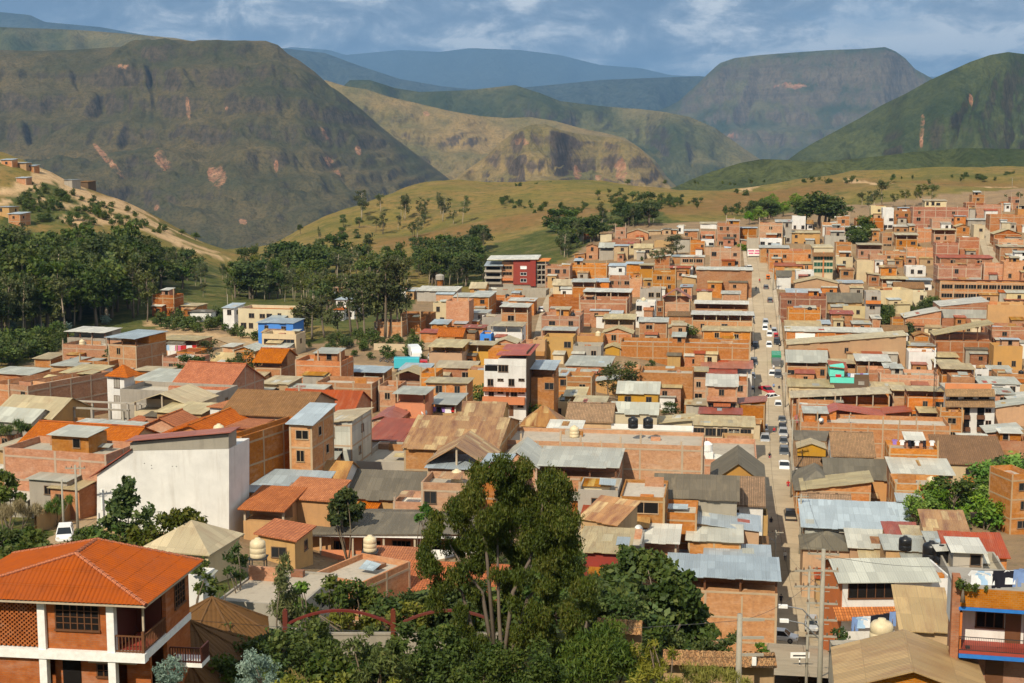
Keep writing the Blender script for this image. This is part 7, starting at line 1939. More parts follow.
scatter([(480, 200), (560, 190), (700, 196), (760, 195), (740, 215), (640, 212), (560, 222)], 130, ['bush', 'bushdark', 'bush', 'bush', 'mid'], 1.2, 4, 'hill_shrub', 'small shrub scattered on the yellow hill above town', 'shrub', 'shrubs scattered on the yellow hill', clump=9)
scatter([(500, 186), (1020, 176), (1020, 186), (760, 188), (560, 190)], 50, ['bushdark', 'bush'], 1.5, 3.5, 'hill_shrub', 'dark speck of shrub near the hill crest', 'shrub', 'shrubs near the hill crest', clump=5)
scatter([(20, 182), (110, 205), (200, 240), (120, 232), (20, 222)], 110, ['bush', 'bushdark', 'bush'], 1.2, 4, 'hill_shrub', 'shrub on the green hillside between the dirt tracks', 'shrub', 'shrubs between the dirt tracks')
scatter([(742, 214), (800, 210), (820, 224), (745, 227)], 20, ['bright', 'mid', 'bright'], 5, 10, 'leafy_tree', 'light green tree behind the upper street houses', 'tree', 'light green trees behind the upper street')
for x, yb, yt, w in ((806, 227, 199, 1.5), (818, 228, 191, 1.7), (831, 227, 197, 1.6), (824, 228, 194, 1.4)): spot('dark', x, yb, yt, 'dark_tree', 'dark tree of the bushy clump behind the upper orange houses', 'tree', w, None, 'dark clump behind the upper orange houses')
for x, yb, yt, w in ((862, 208, 190, 1.6), (874, 209, 184, 1.5), (882, 206, 176, 1.8), (893, 207, 190, 1.7), (905, 206, 184, 1.7), (916, 205, 186, 1.4), (923, 204, 177, 1.9), (932, 204, 181, 1.6), (868, 212, 194, 1.6), (1005, 200, 192, 1.2), (1018, 203, 188, 1.6)): spot('euc' if x % 2 else 'gum', x, yb, yt, G_, 'tall feathery tree in the hilltop row above town', 'tree', w, None, 'hilltop row of feathery trees')
for x, yb, yt, w in ((668, 262, 232, 1.8), (660, 268, 243, 1.5), (678, 258, 231, 1.7), (652, 266, 246, 1.4), (672, 262, 240, 1.5)): spot('gumdark' if x > 660 else 'gum', x, yb, yt, G_, 'dark tree in the small clump among the upper brick houses', 'tree', w, None, 'small dark clump among the upper houses')
for x, yb, yt, w in ((300, 337, 292, 1.9), (312, 339, 289, 1.9), (325, 338, 291, 1.8), (337, 338, 298, 1.5), (306, 338, 302, 1.5)): spot('gumdark', x, yb, yt, 'dark_tree', 'round dark tree of the clump nearer the blue house', 'tree', w, None, 'round dark clump beside the blue house')
for x, yb, yt, w in ((352, 336, 256, 1.25), (365, 340, 260, 1.3), (374, 338, 250, 1.35), (385, 338, 246, 1.3), (393, 337, 243, 1.15), (400, 336, 246, 1.1), (360, 337, 275, 1.4), (380, 336, 268, 1.3), (408, 336, 272, .9)): spot('gumdark', x, yb, yt, G_, 'very tall dark eucalyptus with bare trunks standing above the green slope', 'tree', w, None, 'very tall dark eucalyptus clump')
scatter([(296, 344), (340, 338), (430, 336), (430, 346), (398, 364), (310, 357)], 40, ['bush', 'bushdark', 'bush'], 1.5, 3.5, 'green_shrub', 'low shrub on the green slope under the tall eucalyptus', 'shrub', 'shrubs on the green slope')
scatter([(-10, 345), (60, 340), (110, 346), (70, 362), (0, 374)], 55, ['bush', 'bushdark', 'bush'], 2.5, 6, 'green_shrub', 'dense shrub between the wood and the roofed brick house', 'shrub', 'shrubs below the wood')
scatter([(150, 320), (215, 318), (262, 330), (260, 345), (215, 332), (150, 335)], 30, ['bush', 'bushdark'], 1.5, 4, 'green_shrub', 'low shrub on the orange bank below the cream hall', 'shrub', 'shrubs on the orange bank')
for i, (x, y) in enumerate(((12, 333), (20, 336), (40, 333), (55, 330), (68, 333), (105, 325), (14, 330), (62, 336))): spot('silverbush', x, y, y - trnd.uniform(9, 15), 'silver_shrub', 'pale blue green young tree at the lower edge of the wood', 'tree', 1., None, 'pale young trees at the wood edge')
scatter([(838, 232), (870, 226), (880, 236), (850, 248)], 12, ['bushdark', 'dark', 'bush'], 4, 7, 'leafy_tree', 'green tree in the hollow below the blue tarped porch', 'tree', 'trees in the hollow below the blue tarp', (1., 1.6))
scatter([(782, 238), (824, 238), (824, 245), (782, 245)], 9, ['bushdark', 'bush'], 3, 6, 'leafy_tree', 'dark green tree before the long straw roof near street top', 'tree', 'trees before the long straw roof')
scatter([(880, 316), (935, 308), (937, 328), (895, 344)], 26, ['bush', 'bushdark', 'bush'], 2, 4.5, 'green_shrub', 'shrub in the bushy gully below the beige wall', 'shrub', 'shrubs in the bushy gully')
for (x, yb, yt, k, w, lb) in ((208, 372, 334, 'gumdark', 1.7, 'dark tree beside the washing at the crowded houses'), (190, 382, 355, 'dark', 1.6, 'low dark tree behind the terracotta gabled hall'), (246, 386, 345, 'gumdark', 1.9, 'dark tree uphill of the terracotta gabled hall'), (260, 385, 352, 'gumdark', 1.3, 'slimmer dark tree beside the tiled two tier house'), (235, 384, 356, 'dark', 1.2, 'round dark tree between the gabled hall and taller tree'),
    (121, 372, 344, 'dark', 1.4, 'dark round tree between brick cube and white terraced house'), (97, 392, 366, 'dark', 1.2, 'dark slope tree below the roofed brick house'), (104, 398, 374, 'dark', 1.0, 'dark tree beside the white tower'), (620, 402, 348, 'euc', 2.2, 'feathery tree before the long blank orange wall'), (632, 400, 362, 'gumdark', 1.6, 'smaller feathery tree beside the feathery tree by the blank wall'), (610, 404, 362, 'gumdark', 1.5, 'drooping tree at the grey roofed house'), (651, 372, 360, 'dark', 1.2, 'small round tree against the very long orange wall'),
    (672, 417, 402, 'mid', 1.7, 'bright bushy tree behind the dark window band'), (541, 421, 404, 'bushdark', 1.8, 'round dark bush behind the rusty pyramid roof'), (690, 338, 326, 'bush', 1.6, 'green bush between the brick row houses'), (682, 336, 324, 'bush', 1.6, 'green bush under the three storey brick house'), (577, 355, 346, 'bush', 1.5, 'small green yard tree beside the peach house'), (480, 402, 384, 'bush', 1.2, 'green bush beside the white four storey block'), (462, 338, 322, 'gum', .9, 'slim palm like tree by the red roofs'), (820, 291, 283, 'bushdark', 1.5, 'dark bush behind the small tiled corner roof'), (742, 251, 243, 'bushbright', 1.8, 'bright hedge bush above the street banner'), (754, 250, 242, 'bushbright', 1.8, 'bright hedge bush above the banner toward the grey roof')):
    spot(k, x, yb, yt, 'town_tree', lb, 'tree', w)
# bright gully to the east
for i, (x, yb, yt, k) in enumerate(((920, 524, 490, 'bright'), (935, 522, 480, 'bright'), (950, 524, 477, 'mid'), (964, 524, 484, 'bright'), (978, 522, 484, 'bright'), (990, 520, 470, 'bright'), (1003, 518, 452, 'bright'), (1012, 516, 456, 'mid'), (942, 530, 502, 'bushbright'), (960, 530, 506, 'bushbright'), (925, 530, 505, 'bushbright'), (985, 530, 500, 'bushbright'), (1000, 530, 500, 'bright'), (912, 528, 510, 'mid'))): spot(k, x, yb, yt, 'leafy_tree', 'bright green tree in the leafy gully between tin roofs and cream house', 'tree', 1.25, None, 'bright trees of the leafy gully')
# gap plants in town yards
for i, (x, y, sc) in enumerate(GAPSPOTS[::3][:60]):
    p = on_ground(x, y); plant(trnd.choice(['bush', 'bushdark']), p, trnd.uniform(1.2, 2.4), 'yard_shrub', 'little green shrub in a gap between town houses', 'shrub', 'yard shrubs between town houses')

# ---------------------------------------------------------------- the large plants below the viewpoint
def big(name, label, cat, base, d, blobs, leafm, size, asp, per, droop, bark, seed, trunks=(), dspread=.5, tone=None, base_z=None):
    """BLOBS: px, py, radius px [, depth offset m]; built in metres round a base point"""
    B = at(base[0], base[1], d); rnd = random.Random(seed); cl = []; g0 = ground(B.x, B.y) if base_z is None else base_z
    if per < 500: per *= 3.2
    o = thing(name, label, cat, (B.x, B.y, g0)); O = Vector((B.x, B.y, g0))
    for b in blobs:
        r_ = b[2] * d / F; dy = b[3] if len(b) > 3 else rnd.uniform(-1, 1) * dspread * 3; p = at(b[0], b[1], d + dy) - O
        for k in range(3):
            q = p + Vector((rnd.uniform(-.6, .6), rnd.uniform(-.6, .6), rnd.uniform(-.5, .5))) * r_; s_ = r_ * rnd.uniform(.55, .8); cl.append((q.x, q.y, q.z, s_, s_ * (1.15 if droop > .3 else .9), rnd.uniform(.2, .8) if tone is None else min(1, max(0, tone + rnd.uniform(-.3, .3)))))
    me = leaf_mesh('crown', leaves(cl, per, size, asp, seed, droop), M[leafm]); inst('crown', me, o)
    mb = MB()
    for tr in trunks:
        pts = [at(x, y, d + (0 if len(q) < 3 else q[2])) - O for q in tr for x, y in [q[:2]]]; pts[0].z = min(pts[0].z, -.6)
        r0 = .15; mb.tube(pts, [r0 * (1 - .75 * i / (len(pts) - 1)) for i in range(len(pts))], 8)
    if not trunks:
        for k in range(5):
            c = rnd.choice(cl); limb(mb, (rnd.uniform(-.4, .4), rnd.uniform(-.4, .4), -.5), c[:3], .09, .03, rnd)
    inst('trunk', mb.mesh('trunk', M[bark], True), o); return o
big('eucalyptus_tree', 'big drooping eucalyptus rising above orange roofs, the tallest tree below the viewpoint', 'tree', (500, 662), 80,
    [(497, 466, 17), (486, 478, 15), (516, 474, 17), (474, 492, 17), (503, 490, 18), (545, 486, 20), (530, 498, 20), (562, 497, 18), (466, 515, 18), (492, 515, 18), (516, 520, 20), (545, 515, 22), (570, 520, 14), (440, 523, 13), (432, 538, 13), (452, 545, 16), (478, 540, 18), (424, 550, 10), (434, 566, 15), (455, 573, 14), (482, 562, 15), (445, 588, 13), (436, 602, 10), (470, 590, 11), (505, 545, 14), (535, 540, 20), (560, 545, 20), (577, 548, 14), (548, 566, 18), (570, 572, 17), (585, 590, 16), (555, 592, 15), (525, 575, 12), (540, 612, 16), (565, 616, 17), (590, 612, 14), (460, 612, 9), (515, 605, 9), (575, 640, 14), (535, 635, 14), (480, 640, 13), (505, 648, 13), (525, 652, 12), (555, 655, 14), (462, 632, 10), (545, 590, 14), (520, 560, 15), (500, 520, 16), (484, 602, 12), (512, 588, 15), (528, 612, 14), (498, 622, 12), (516, 634, 13), (470, 625, 11), (542, 632, 13), (500, 575, 10)],
    'lf_euc', .21, .3, 2300, .8, 'bark', 21, trunks=[[(500, 672), (501, 645), (499, 615), (498, 575), (497, 520), (497, 470)], [(499, 618), (513, 592), (530, 560), (541, 515), (545, 488)], [(499, 612), (482, 592), (466, 572), (450, 545)], [(500, 624), (528, 598), (552, 572), (570, 540)], [(498, 585), (486, 545), (474, 500)], [(490, 600), (462, 592), (440, 572)]], tone=.45)
big('leafy_tree', 'broad dark leafy tree before the big brick corner house', 'tree', (665, 655), 112,
    [(632, 562, 16), (648, 572, 20), (660, 580, 22), (618, 578, 16), (606, 596, 16), (630, 600, 20), (655, 605, 22), (680, 590, 18), (690, 606, 18), (700, 622, 16), (708, 634, 12), (676, 622, 20), (645, 625, 20), (620, 618, 15), (665, 640, 18), (690, 640, 16), (640, 553, 8), (672, 572, 9), (686, 578, 8), (600, 612, 12)],
    'lf_dark', .55, .6, 120, .15, 'bark', 22, trunks=[[(665, 668), (662, 640), (655, 600), (648, 570)], [(664, 655), (680, 625), (690, 600)], [(662, 650), (640, 620), (622, 590)]])
big('conifer', 'dark shaggy conifer between drooping eucalyptus and tile coped wall', 'tree', (600, 690), 78, [(600, 625, 16), (612, 640, 20), (590, 645, 20), (605, 662, 26), (625, 668, 20), (580, 668, 22), (640, 680, 16), (618, 652, 16), (570, 652, 14), (560, 676, 18)], 'lf_dark', .34, .22, 170, .6, 'bark', 23)
big('round_shrub', 'large round dark green shrub at the very bottom under the eucalyptus', 'shrub', (500, 700), 68, [(480, 668, 20), (505, 658, 20), (530, 660, 22), (550, 672, 20), (460, 680, 18), (500, 680, 26), (530, 685, 24), (478, 690, 20)], 'lf_dark', .2, .5, 330, .0, 'bark', 24, tone=.55)
big('garden_shrub', 'dark leafy shrub below the left red arch post', 'shrub', (320, 690), 78, [(315, 625, 12), (305, 645, 16), (325, 645, 18), (340, 660, 18), (310, 668, 20), (330, 680, 20), (298, 655, 10)], 'lf_dark', .3, .5, 170, .1, 'bark', 25)
big('garden_shrub', 'loose olive shrub under the middle of the red arch', 'shrub', (370, 695), 76, [(350, 645, 14), (365, 655, 16), (380, 665, 18), (355, 675, 18), (400, 675, 16), (385, 648, 10), (372, 632, 9), (340, 690, 16), (410, 690, 16)], 'lf_euc', .3, .35, 120, .3, 'bark', 26, tone=.3)
big('garden_shrub', 'dark green shrub mass between arch and eucalyptus trunk', 'shrub', (430, 695), 78, [(405, 632, 14), (420, 640, 16), (440, 638, 16), (430, 655, 20), (450, 660, 18), (410, 660, 16), (455, 640, 14), (425, 680, 20), (445, 690, 16), (398, 645, 12)], 'lf_mid', .3, .5, 150, .1, 'bark', 27, tone=.15)
big('garden_shrub', 'yellow green shrub at the bottom edge below the loose olive shrub', 'shrub', (300, 705), 70, [(290, 680, 14), (310, 690, 14), (345, 682, 10), (275, 690, 10), (395, 688, 12)], 'lf_yellow', .26, .5, 150, .1, 'bark', 28, tone=.2)
big('yellow_shrub', 'feathery yellow green plant beside the tile coped walls', 'shrub', (655, 690), 76, [(652, 652, 10), (645, 665, 13), (660, 665, 13), (668, 655, 8), (640, 680, 14), (665, 680, 14), (652, 643, 6), (636, 650, 7)], 'lf_yellow', .34, .22, 170, -.3, 'bark', 29, tone=.35)
big('dry_grass', 'tall pale grassy weeds below the long tile coped wall', 'weeds', (715, 700), 78, [(690, 675, 12), (710, 678, 14), (730, 676, 12), (700, 688, 14), (745, 684, 10), (678, 684, 12)], 'lf_yellow', .5, .08, 260, -.9, 'bark', 30, tone=.6)
big('garden_shrub', 'dark bush beside the stout grey utility pole', 'shrub', (722, 668), 92, [(712, 645, 12), (725, 650, 12), (700, 650, 10), (735, 640, 8)], 'lf_dark', .3, .5, 170, 0, 'bark', 31)
big('garden_shrub', 'bushy green tree inside the red arch before orange tiles', 'tree', (350, 640), 98, [(335, 586, 12), (350, 592, 14), (365, 596, 13), (340, 602, 12), (358, 606, 14), (375, 602, 10), (325, 600, 10), (380, 610, 8)], 'lf_mid', .36, .5, 110, .1, 'bark', 32, tone=.55)
big('garden_shrub', 'yellowish hedge growing behind the red arches', 'shrub', (400, 645), 94, [(330, 618, 9), (350, 622, 11), (372, 620, 11), (395, 618, 10), (410, 606, 10), (420, 622, 10), (360, 632, 9), (428, 610, 10), (310, 615, 8)], 'lf_yellow', .3, .5, 130, .0, 'bark', 33, tone=.05)
big('conifer', 'slender grey green conifer before the flat grey roof', 'tree', (286, 640), 92, [(285, 560, 6), (285, 570, 8), (284, 582, 11), (287, 594, 13), (282, 606, 14), (290, 616, 13), (278, 614, 9)], 'lf_gum', .34, .25, 170, .5, 'bark', 34, tone=.45)
big('leafy_shrub', 'bright leafy shrub behind the slender conifer', 'shrub', (303, 625), 96, [(300, 590, 9), (306, 602, 10), (298, 610, 10), (312, 612, 8)], 'lf_bright', .4, .5, 130, .1, 'bark', 35, tone=.3)
big('silver_shrub', 'silvery blue shrub at the foot of the villa balcony', 'shrub', (166, 690), 70, [(166, 668, 11), (158, 675, 10), (174, 676, 10), (166, 684, 12)], 'lf_silver', .17, .4, 420, .0, 'bark', 36)
big('silver_shrub', 'larger silvery blue shrub beside the octagonal gazebo', 'shrub', (258, 695), 72, [(256, 660, 11), (266, 665, 12), (248, 670, 12), (260, 678, 14), (272, 680, 10), (244, 684, 10)], 'lf_silver', .17, .4, 420, .0, 'bark', 37)
big('leafy_tree', 'green leafy tree standing before the white blank wall', 'tree', (128, 545), 132, [(128, 487, 9), (120, 497, 11), (134, 498, 11), (112, 510, 11), (128, 512, 14), (144, 512, 11), (116, 525, 11), (132, 527, 13), (150, 526, 9), (106, 520, 7), (125, 480, 5)], 'lf_mid', .5, .6, 62, .1, 'bark', 38, tone=.45)
big('leafy_tree', 'wider rounded green tree at the corner of the white blank wall', 'tree', (180, 550), 126, [(178, 512, 9), (190, 513, 9), (165, 522, 11), (182, 524, 12), (198, 522, 9), (150, 535, 12), (170, 536, 12), (135, 538, 12), (190, 532, 10), (120, 545, 10)], 'lf_euc', .45, .6, 70, .1, 'bark', 39, tone=.5)
big('leafy_shrub', 'green shrubs crowding behind the villa roof beside the lane', 'shrub', (40, 590), 104, [(35, 535, 11), (25, 548, 12), (45, 548, 12), (12, 560, 13), (32, 562, 13), (55, 556, 11), (65, 562, 10), (80, 556, 8), (8, 575, 12), (50, 572, 12), (30, 530, 6)], 'lf_mid', .4, .6, 90, .1, 'bark', 40, tone=.7)
big('leafy_tree', 'dark bushy tree at the edge of the grass plot', 'tree', (8, 520), 150, [(6, 478, 9), (14, 484, 9), (-2, 490, 12), (10, 497, 12), (20, 500, 8), (2, 506, 10)], 'lf_dark', .5, .6, 70, .1, 'bark', 41)
big('dry_grass', 'tall pale reeds beside the dark bushy tree', 'reeds', (15, 520), 146, [(10, 508, 9), (22, 508, 9), (32, 510, 8), (2, 512, 8)], 'lf_dry', .9, .06, 190, -1., 'bark', 42)
big('green_grass', 'bright long grass on the plot below the wide blank brick wall', 'grass', (55, 512), 150, [(48, 506, 6), (60, 503, 6), (70, 500, 5), (38, 510, 5), (56, 510, 5)], 'lf_bright', .7, .08, 260, -1., 'bark', 43, tone=.4)
big('reeds', 'pale green cane thicket beside the gabled straw roof', 'reeds', (15, 436), 205, [(8, 428, 6), (18, 426, 7), (28, 430, 6), (0, 430, 6)], 'lf_mid', .9, .1, 130, -.9, 'bark', 44, tone=.7)
big('leafy_shrub', 'tall narrow shrub behind the octagonal gazebo', 'shrub', (237, 600), 108, [(237, 548, 6), (233, 558, 8), (241, 562, 8), (236, 572, 8), (228, 570, 6)], 'lf_mid', .38, .4, 120, .3, 'bark', 45, tone=.4)
big('leafy_shrub', 'green garden shrub below the flat roofed grey house', 'shrub', (205, 600), 98, [(203, 562, 6), (198, 572, 8), (210, 578, 8), (202, 586, 8), (215, 590, 7), (222, 586, 5)], 'lf_mid', .36, .5, 120, .1, 'bark', 46, tone=.6)
big('leafy_tree', 'round green tree between orange hall roof and grey sheet roof', 'tree', (345, 522), 148, [(342, 494, 8), (352, 498, 9), (336, 503, 9), (347, 507, 10), (358, 508, 7), (332, 511, 6), (338, 516, 9), (352, 517, 9)], 'lf_mid', .45, .6, 190, .1, 'bark', 47, tone=.45)
big('leafy_shrub', 'small green shrub beside the pinkish two window house', 'shrub', (425, 525), 142, [(425, 508, 5), (431, 513, 6), (420, 515, 6)], 'lf_bright', .4, .6, 110, .1, 'bark', 48, tone=.2)
big('small_shrub', 'small trimmed shrub at the foot of the street by the wall', 'shrub', (778, 685), 140, [(778, 668, 5), (775, 675, 6), (782, 676, 6)], 'lf_mid', .3, .6, 160, 0, 'bark', 49)
big('leafy_shrub', 'green shrub at the foot of the big brick corner house', 'shrub', (762, 680), 118, [(760, 645, 5), (764, 655, 7), (758, 662, 8), (766, 668, 8)], 'lf_bright', .34, .6, 150, .1, 'bark', 50, tone=.1)
big('flower_shrub', 'potted plants in a row along the balcony house roof edge', 'potted plants', (963, 592), 79.4, [(958, 584, 6), (966, 586, 5), (975, 588, 4), (985, 589, 3)], 'lf_mid', .2, .5, 420, 0, 'bark', 51, dspread=.05, base_z=at(963, 592, 79.4).z, trunks=[[(963, 593), (963, 588)]])
big('garden_shrub', 'climbing garden shrub by the brick yard wall and washing', 'shrub', (840, 650), 104, [(838, 632, 6), (842, 640, 7), (836, 648, 7)], 'lf_mid', .3, .5, 160, .1, 'bark', 52)
scatter([(210, 640), (300, 640), (420, 650), (600, 660), (640, 650), (700, 660), (700, 690), (200, 700)], 60, ['bush', 'bushdark', 'bush'], 1.2, 2.6, 'ground_shrub', 'low filling shrub of the garden below the viewpoint', 'shrub', 'low garden shrubs below the viewpoint')
scatter([(400, 560), (560, 545), (600, 560), (690, 600), (690, 650), (420, 630)], 46, ['bush', 'bushdark', 'mid', 'dark'], 2., 4.5, 'ground_shrub', 'shrub on the slope behind the drooping eucalyptus', 'shrub', 'shrubs on the slope behind the eucalyptus')
for i, (x, y) in enumerate(((400, 628), (415, 622), (430, 628), (445, 620), (460, 630), (475, 622), (490, 632), (505, 622), (520, 630), (388, 626), (452, 636), (482, 640), (512, 640), (535, 634), (408, 636), (436, 640), (540, 622), (555, 632))): plant(trnd.choice(['bush', 'bushdark', 'bush', 'mid']), at(x, y, 96), trnd.uniform(2.2, 3.6), 'ground_shrub', 'low filling shrub of the garden below the viewpoint', 'shrub', 'low garden shrubs below the viewpoint', 1.2)
scatter([(0, 560), (90, 540), (210, 550), (215, 600), (150, 600), (0, 600)], 26, ['bush', 'bushdark', 'mid'], 2, 4, 'ground_shrub', 'shrub on the bank behind the villa roof', 'shrub', 'shrubs behind the villa roof')
import re
# ---------------------------------------------------------------- labels: look first, then what the house stands by
LAND = [('main street', 760, 330)]
NICE = {'tall': 'brick tower house with glazed attic', 'yellow': 'yellow and lilac walled house', 'pyramid': 'rusty pyramid roof', 'longwall': 'very long brick building', 'terrace': 'empty rooftop terrace', 'garage': 'open truck garage', 'twowin': 'brick block below green slope', 'balcony': 'orange balcony house', 'redlong': 'long red tin roof', 'market': 'rusty market hall', 'ruin': 'concrete ruin', 'bluetop': 'tall narrow brick house', 'cube': 'tall brick cube', 'westbrick': 'long shaded brick flank', 'chapel': 'terracotta gabled hall', 'creamhall': 'cream hall', 'blue': 'bright blue house', 'brownroof': 'broad brown tile roof', 'orangeband': 'long orange tile roof', 'westwall': 'wide blank brick wall', 'orange3': 'three storey orange house', 'panel': 'white panelled brick wall', 'bigwall': 'very wide brick building', 'school': 'twice glazed wide building', 'ware': 'brick warehouse', 'mossy': 'mossy tile roof', 'ochre': 'brown fascia house', 'steel': 'bluish steel workshop', 'pink': 'pinkish one window house', 'gable': 'ochre gable house', 'corner': 'big brick corner house', 'grey3': 'three storey street house'}
MARKS = [(v, KEY[k]['px'], KEY[k]['py'], KEY[k]) for k, v in NICE.items() if k in KEY] + [('red tall building', 515, 275, None), ('white four storey block', 507, 385, None), ('green glazed building', 823, 262, None), ('white brown eaved house', 970, 410, None), ('turquoise terrace', 850, 380, None), ('white tower', 119, 390, None), ('white blank wall', 165, 480, None), ('water tower', 440, 280, None)]
_have = {id(m[3]) for m in MARKS if m[3] is not None}
MARKS += [(h['desc'], h['px'], h['py'], h) for h in HOUSES if h.get('desc') and len(h['desc'].split()) <= 5 and id(h) not in _have]
ORD = ['', 'second ', 'third ', 'fourth ', 'fifth ', 'sixth ', 'seventh ', 'eighth ', 'ninth ', 'tenth '] + [(t + '-' + u) + ' ' for t in ('twenty', 'thirty', 'forty') for u in ('first', 'second', 'third', 'fourth', 'fifth', 'sixth', 'seventh', 'eighth', 'ninth')]
ORD[10:10] = [x + ' ' for x in 'eleventh twelfth thirteenth fourteenth fifteenth sixteenth seventeenth eighteenth nineteenth twentieth'.split()]
ADJ = {'g': 'grey roofed ', 'l': 'pale roofed ', 's': 'bluish roofed ', 'u': 'rust roofed ', 'e': 'straw roofed ', 'R': 'red roofed ', 'D': 'dark roofed ', 'T': 'tile roofed ', 'O': 'old tile roofed ', 'N': 'brown roofed ', 'z': 'pale roofed '}
def size_word(h):
    if h['w'] < 6.2: return 'narrow '
    if h['w'] > 13: return 'wide '
    return ''
ARR = {'S': '', 'B': '', 'G': 'gabled ', 'E': 'gable fronted ', 'H': 'hipped ', 'L': 'tilted ', 'R': 'tilted ', 'F': ''}
USED = {}
def label_houses():
    rows = []
    for h in HOUSES:
        if h['o'].get('label') not in (None, 'x'): continue
        if h['desc']:
            base = h['desc']
        else:
            base = size_word(h) + ('open topped ' if h['opn'] else ('flat roofed ' if h['n'] else 'windowless ') if h['R'] == 'F' else ('gabled ' if h['R'] in 'GE' else '') + ADJ.get(h['C'], 'tin roofed ')) + WNAME[h['W']][1] + ' ' + ('shed' if h['st'] < 1.3 else 'house')
        rows.append((h, base))
    cnt = {}
    for h, b in rows:
        best = sorted(MARKS, key=lambda m: math.hypot((m[1] - h['px']) * .8, (m[2] - h['py']) * 1.6) if m[3] is not h else 1e9)[0]
        dx, dy = h['px'] - best[1], h['py'] - best[2]
        if abs(dy) * 2.2 >= abs(dx): rel = 'uphill behind' if dy < 0 else 'downhill before'
        else:
            s = (760 - best[1])
            rel = 'on the street side of' if dx * s > 0 else 'on the far side of'
        h['rel'] = (rel, best[0]); h['dm'] = math.hypot(dx, dy)
        cnt.setdefault((rel, best[0]), []).append(h)
    for k, v in cnt.items():
        v.sort(key=lambda h: h['dm'])
        for i, h in enumerate(v): h['ord'] = i
    for h, b in rows:
        rel, mk = h['rel']
        o = ORD[h['ord']] if h['ord'] < len(ORD) else ORD[-1]
        if h['desc'] and len(b.split()) >= 4 and b not in USED: lab = b
        else:
            lab = b + (', ' + o.strip() + ' ' if o else ', just ') + rel + ' the ' + mk
            for w_ in ('wide ', 'narrow ', 'gabled ', ' coloured', ' walled', ' roofed', ' just', ' house'):
                if len(re.findall(r"[A-Za-z]+", lab)) > 16: lab = lab[:len(b)].replace(w_, ' ' if w_[0] == ' ' and w_[-1] == ' ' else '', 1) + lab[len(b):].replace(' just', '') if w_ != ' just' else lab.replace(' just', '', 1)
        USED[b] = 1
        h['o']['label'] = lab; h['base'] = b

    for h, b in rows:
        o = h.get('tk')
        if o is not None:
            k = 'black' if o.data is TM['black'] else 'cream'
            L_ = h['o']['label']; lab = k + ' water tank on the ' + L_
            n_ = lambda s: len(re.findall(r"[A-Za-z]+", s))
            for a_, b_ in ((' water tank on the ', ' tank on '), ('wide ', ''), ('narrow ', ''), ('flat roofed ', ''), ('windowless ', ''), (' house', '')):
                if n_(lab) > 16: lab = lab.replace(a_, b_, 1)
            w_ = lab.split(); o['label'] = ' '.join(w_[:16])
label_houses()
# ---------------------------------------------------------------- camera, sky, sun, air
cd = bpy.data.cameras.new('camera'); co = bpy.data.objects.new('camera', cd); COL.objects.link(co)
cd.sensor_width = 36; cd.lens = 36 * F / W; cd.clip_start = .5; cd.clip_end = 90000
co.location = (0, 0, 0); co.rotation_euler = (math.pi / 2 - TH, 0, 0); SC.camera = co
SUN_EL, SUN_AZ = R(42), R(205)      # azimuth of the sun, clockwise from +Y
sv = Vector((math.sin(SUN_AZ) * math.cos(SUN_EL), math.cos(SUN_AZ) * math.cos(SUN_EL), math.sin(SUN_EL)))
ld = bpy.data.lights.new('sun', 'SUN'); ld.energy = 5.0; ld.angle = R(.5); ld.color = (1, .90, .72)
lo = bpy.data.objects.new('sun', ld); COL.objects.link(lo); lo.rotation_euler = (-sv).to_track_quat('-Z', 'Y').to_euler()
wd = bpy.data.worlds.new('World'); SC.world = wd; wd.use_nodes = True
t = wd.node_tree; t.nodes.clear()
class WN(NT):
    def __init__(s, t): s.t = t
w = WN(t)
out = w.n('ShaderNodeOutputWorld'); bg = w.n('ShaderNodeBackground'); w.l(bg.outputs[0], out.inputs[0])
sky = w.n('ShaderNodeTexSky', sky_type='NISHITA', sun_disc=False, sun_elevation=SUN_EL, sun_rotation=SUN_AZ, altitude=1800, air_density=1.0, dust_density=.6, ozone_density=1.5)
dirv = w.tc('Generated')
c1 = w.noise(w.map(dirv, (5.2, 5.2, 14), (2.3, .4, .7)), 1.15, 8, .58, dist=.25)
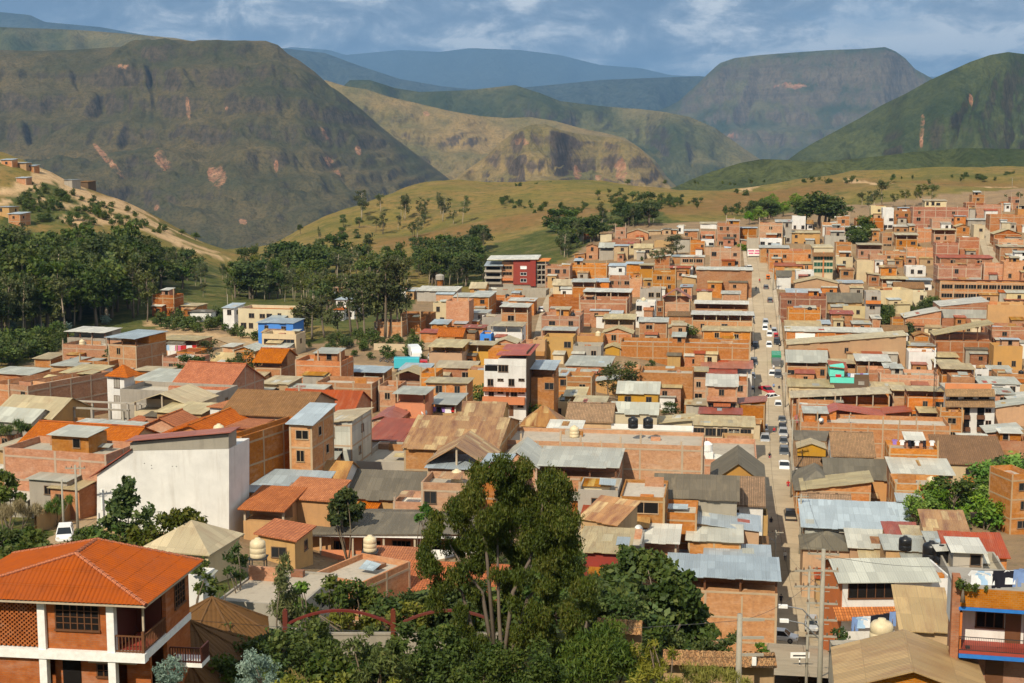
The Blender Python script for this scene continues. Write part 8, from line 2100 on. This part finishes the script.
c2 = w.noise(w.map(dirv, (10, 10, 21), (5.1, 1.4, .2)), 1.6, 9, .64, dist=.4)
sx = w.n('ShaderNodeSeparateXYZ'); w.l(dirv, sx.inputs[0])
cov = w.step(c1, .26, .44)
dens = w.math('ADD', w.math('MULTIPLY', c2, .75), w.math('MULTIPLY', w.math('SUBTRACT', c1, .5), -.35))
bright = w.math('ADD', w.math('ADD', w.math('MULTIPLY', w.math('SUBTRACT', dens, .375), 3.6), .47), w.math('MULTIPLY', sx.outputs[0], .46))
cc = w.ramp(bright, [(.12, (2.1, 2.75, 3.8, 1)), (.34, (3.0, 3.7, 4.7, 1)), (.50, (4.7, 5.3, 6.1, 1)), (.62, (7.2, 7.6, 8.0, 1)), (.78, (11, 11, 10.7, 1))])
colr = w.mix(cov, w.mix(.55, sky.outputs[0], (1.6, 2.6, 4.6, 1)), cc)
w.l(colr, bg.inputs[0]); bg.inputs[1].default_value = .075

hz = MB(); hz.box(-52000, 52000, -52000, 52000, -420, 2300)
hn = bpy.data.materials.new('haze'); hn.use_nodes = True; hn.node_tree.nodes.clear()
ho = hn.node_tree.nodes.new('ShaderNodeOutputMaterial'); hv = hn.node_tree.nodes.new('ShaderNodeVolumePrincipled')
hv.inputs['Color'].default_value = (.30, .58, 1., 1); hv.inputs['Density'].default_value = 4.6e-5; hv.inputs['Anisotropy'].default_value = .1
hn.node_tree.links.new(hv.outputs[0], ho.inputs['Volume'])
hob = hz.build('haze', hn); hob['kind'] = 'stuff'; hob['label'] = 'thin blue haze over the valley and far mountains'

SC.view_settings.view_transform = 'Standard'; SC.view_settings.look = 'None'; SC.view_settings.exposure = 0.32; SC.view_settings.gamma = 1
SC.render.engine = 'CYCLES'; SC.cycles.use_denoising = True; SC.cycles.denoising_prefilter = 'ACCURATE'; SC.cycles.denoising_input_passes = 'RGB_ALBEDO_NORMAL'; SC.cycles.max_bounces = 6; SC.cycles.diffuse_bounces = 3; SC.cycles.transparent_max_bounces = 6
SC.cycles.volume_bounces = 0; SC.cycles.use_adaptive_sampling = True; SC.cycles.adaptive_threshold = .02
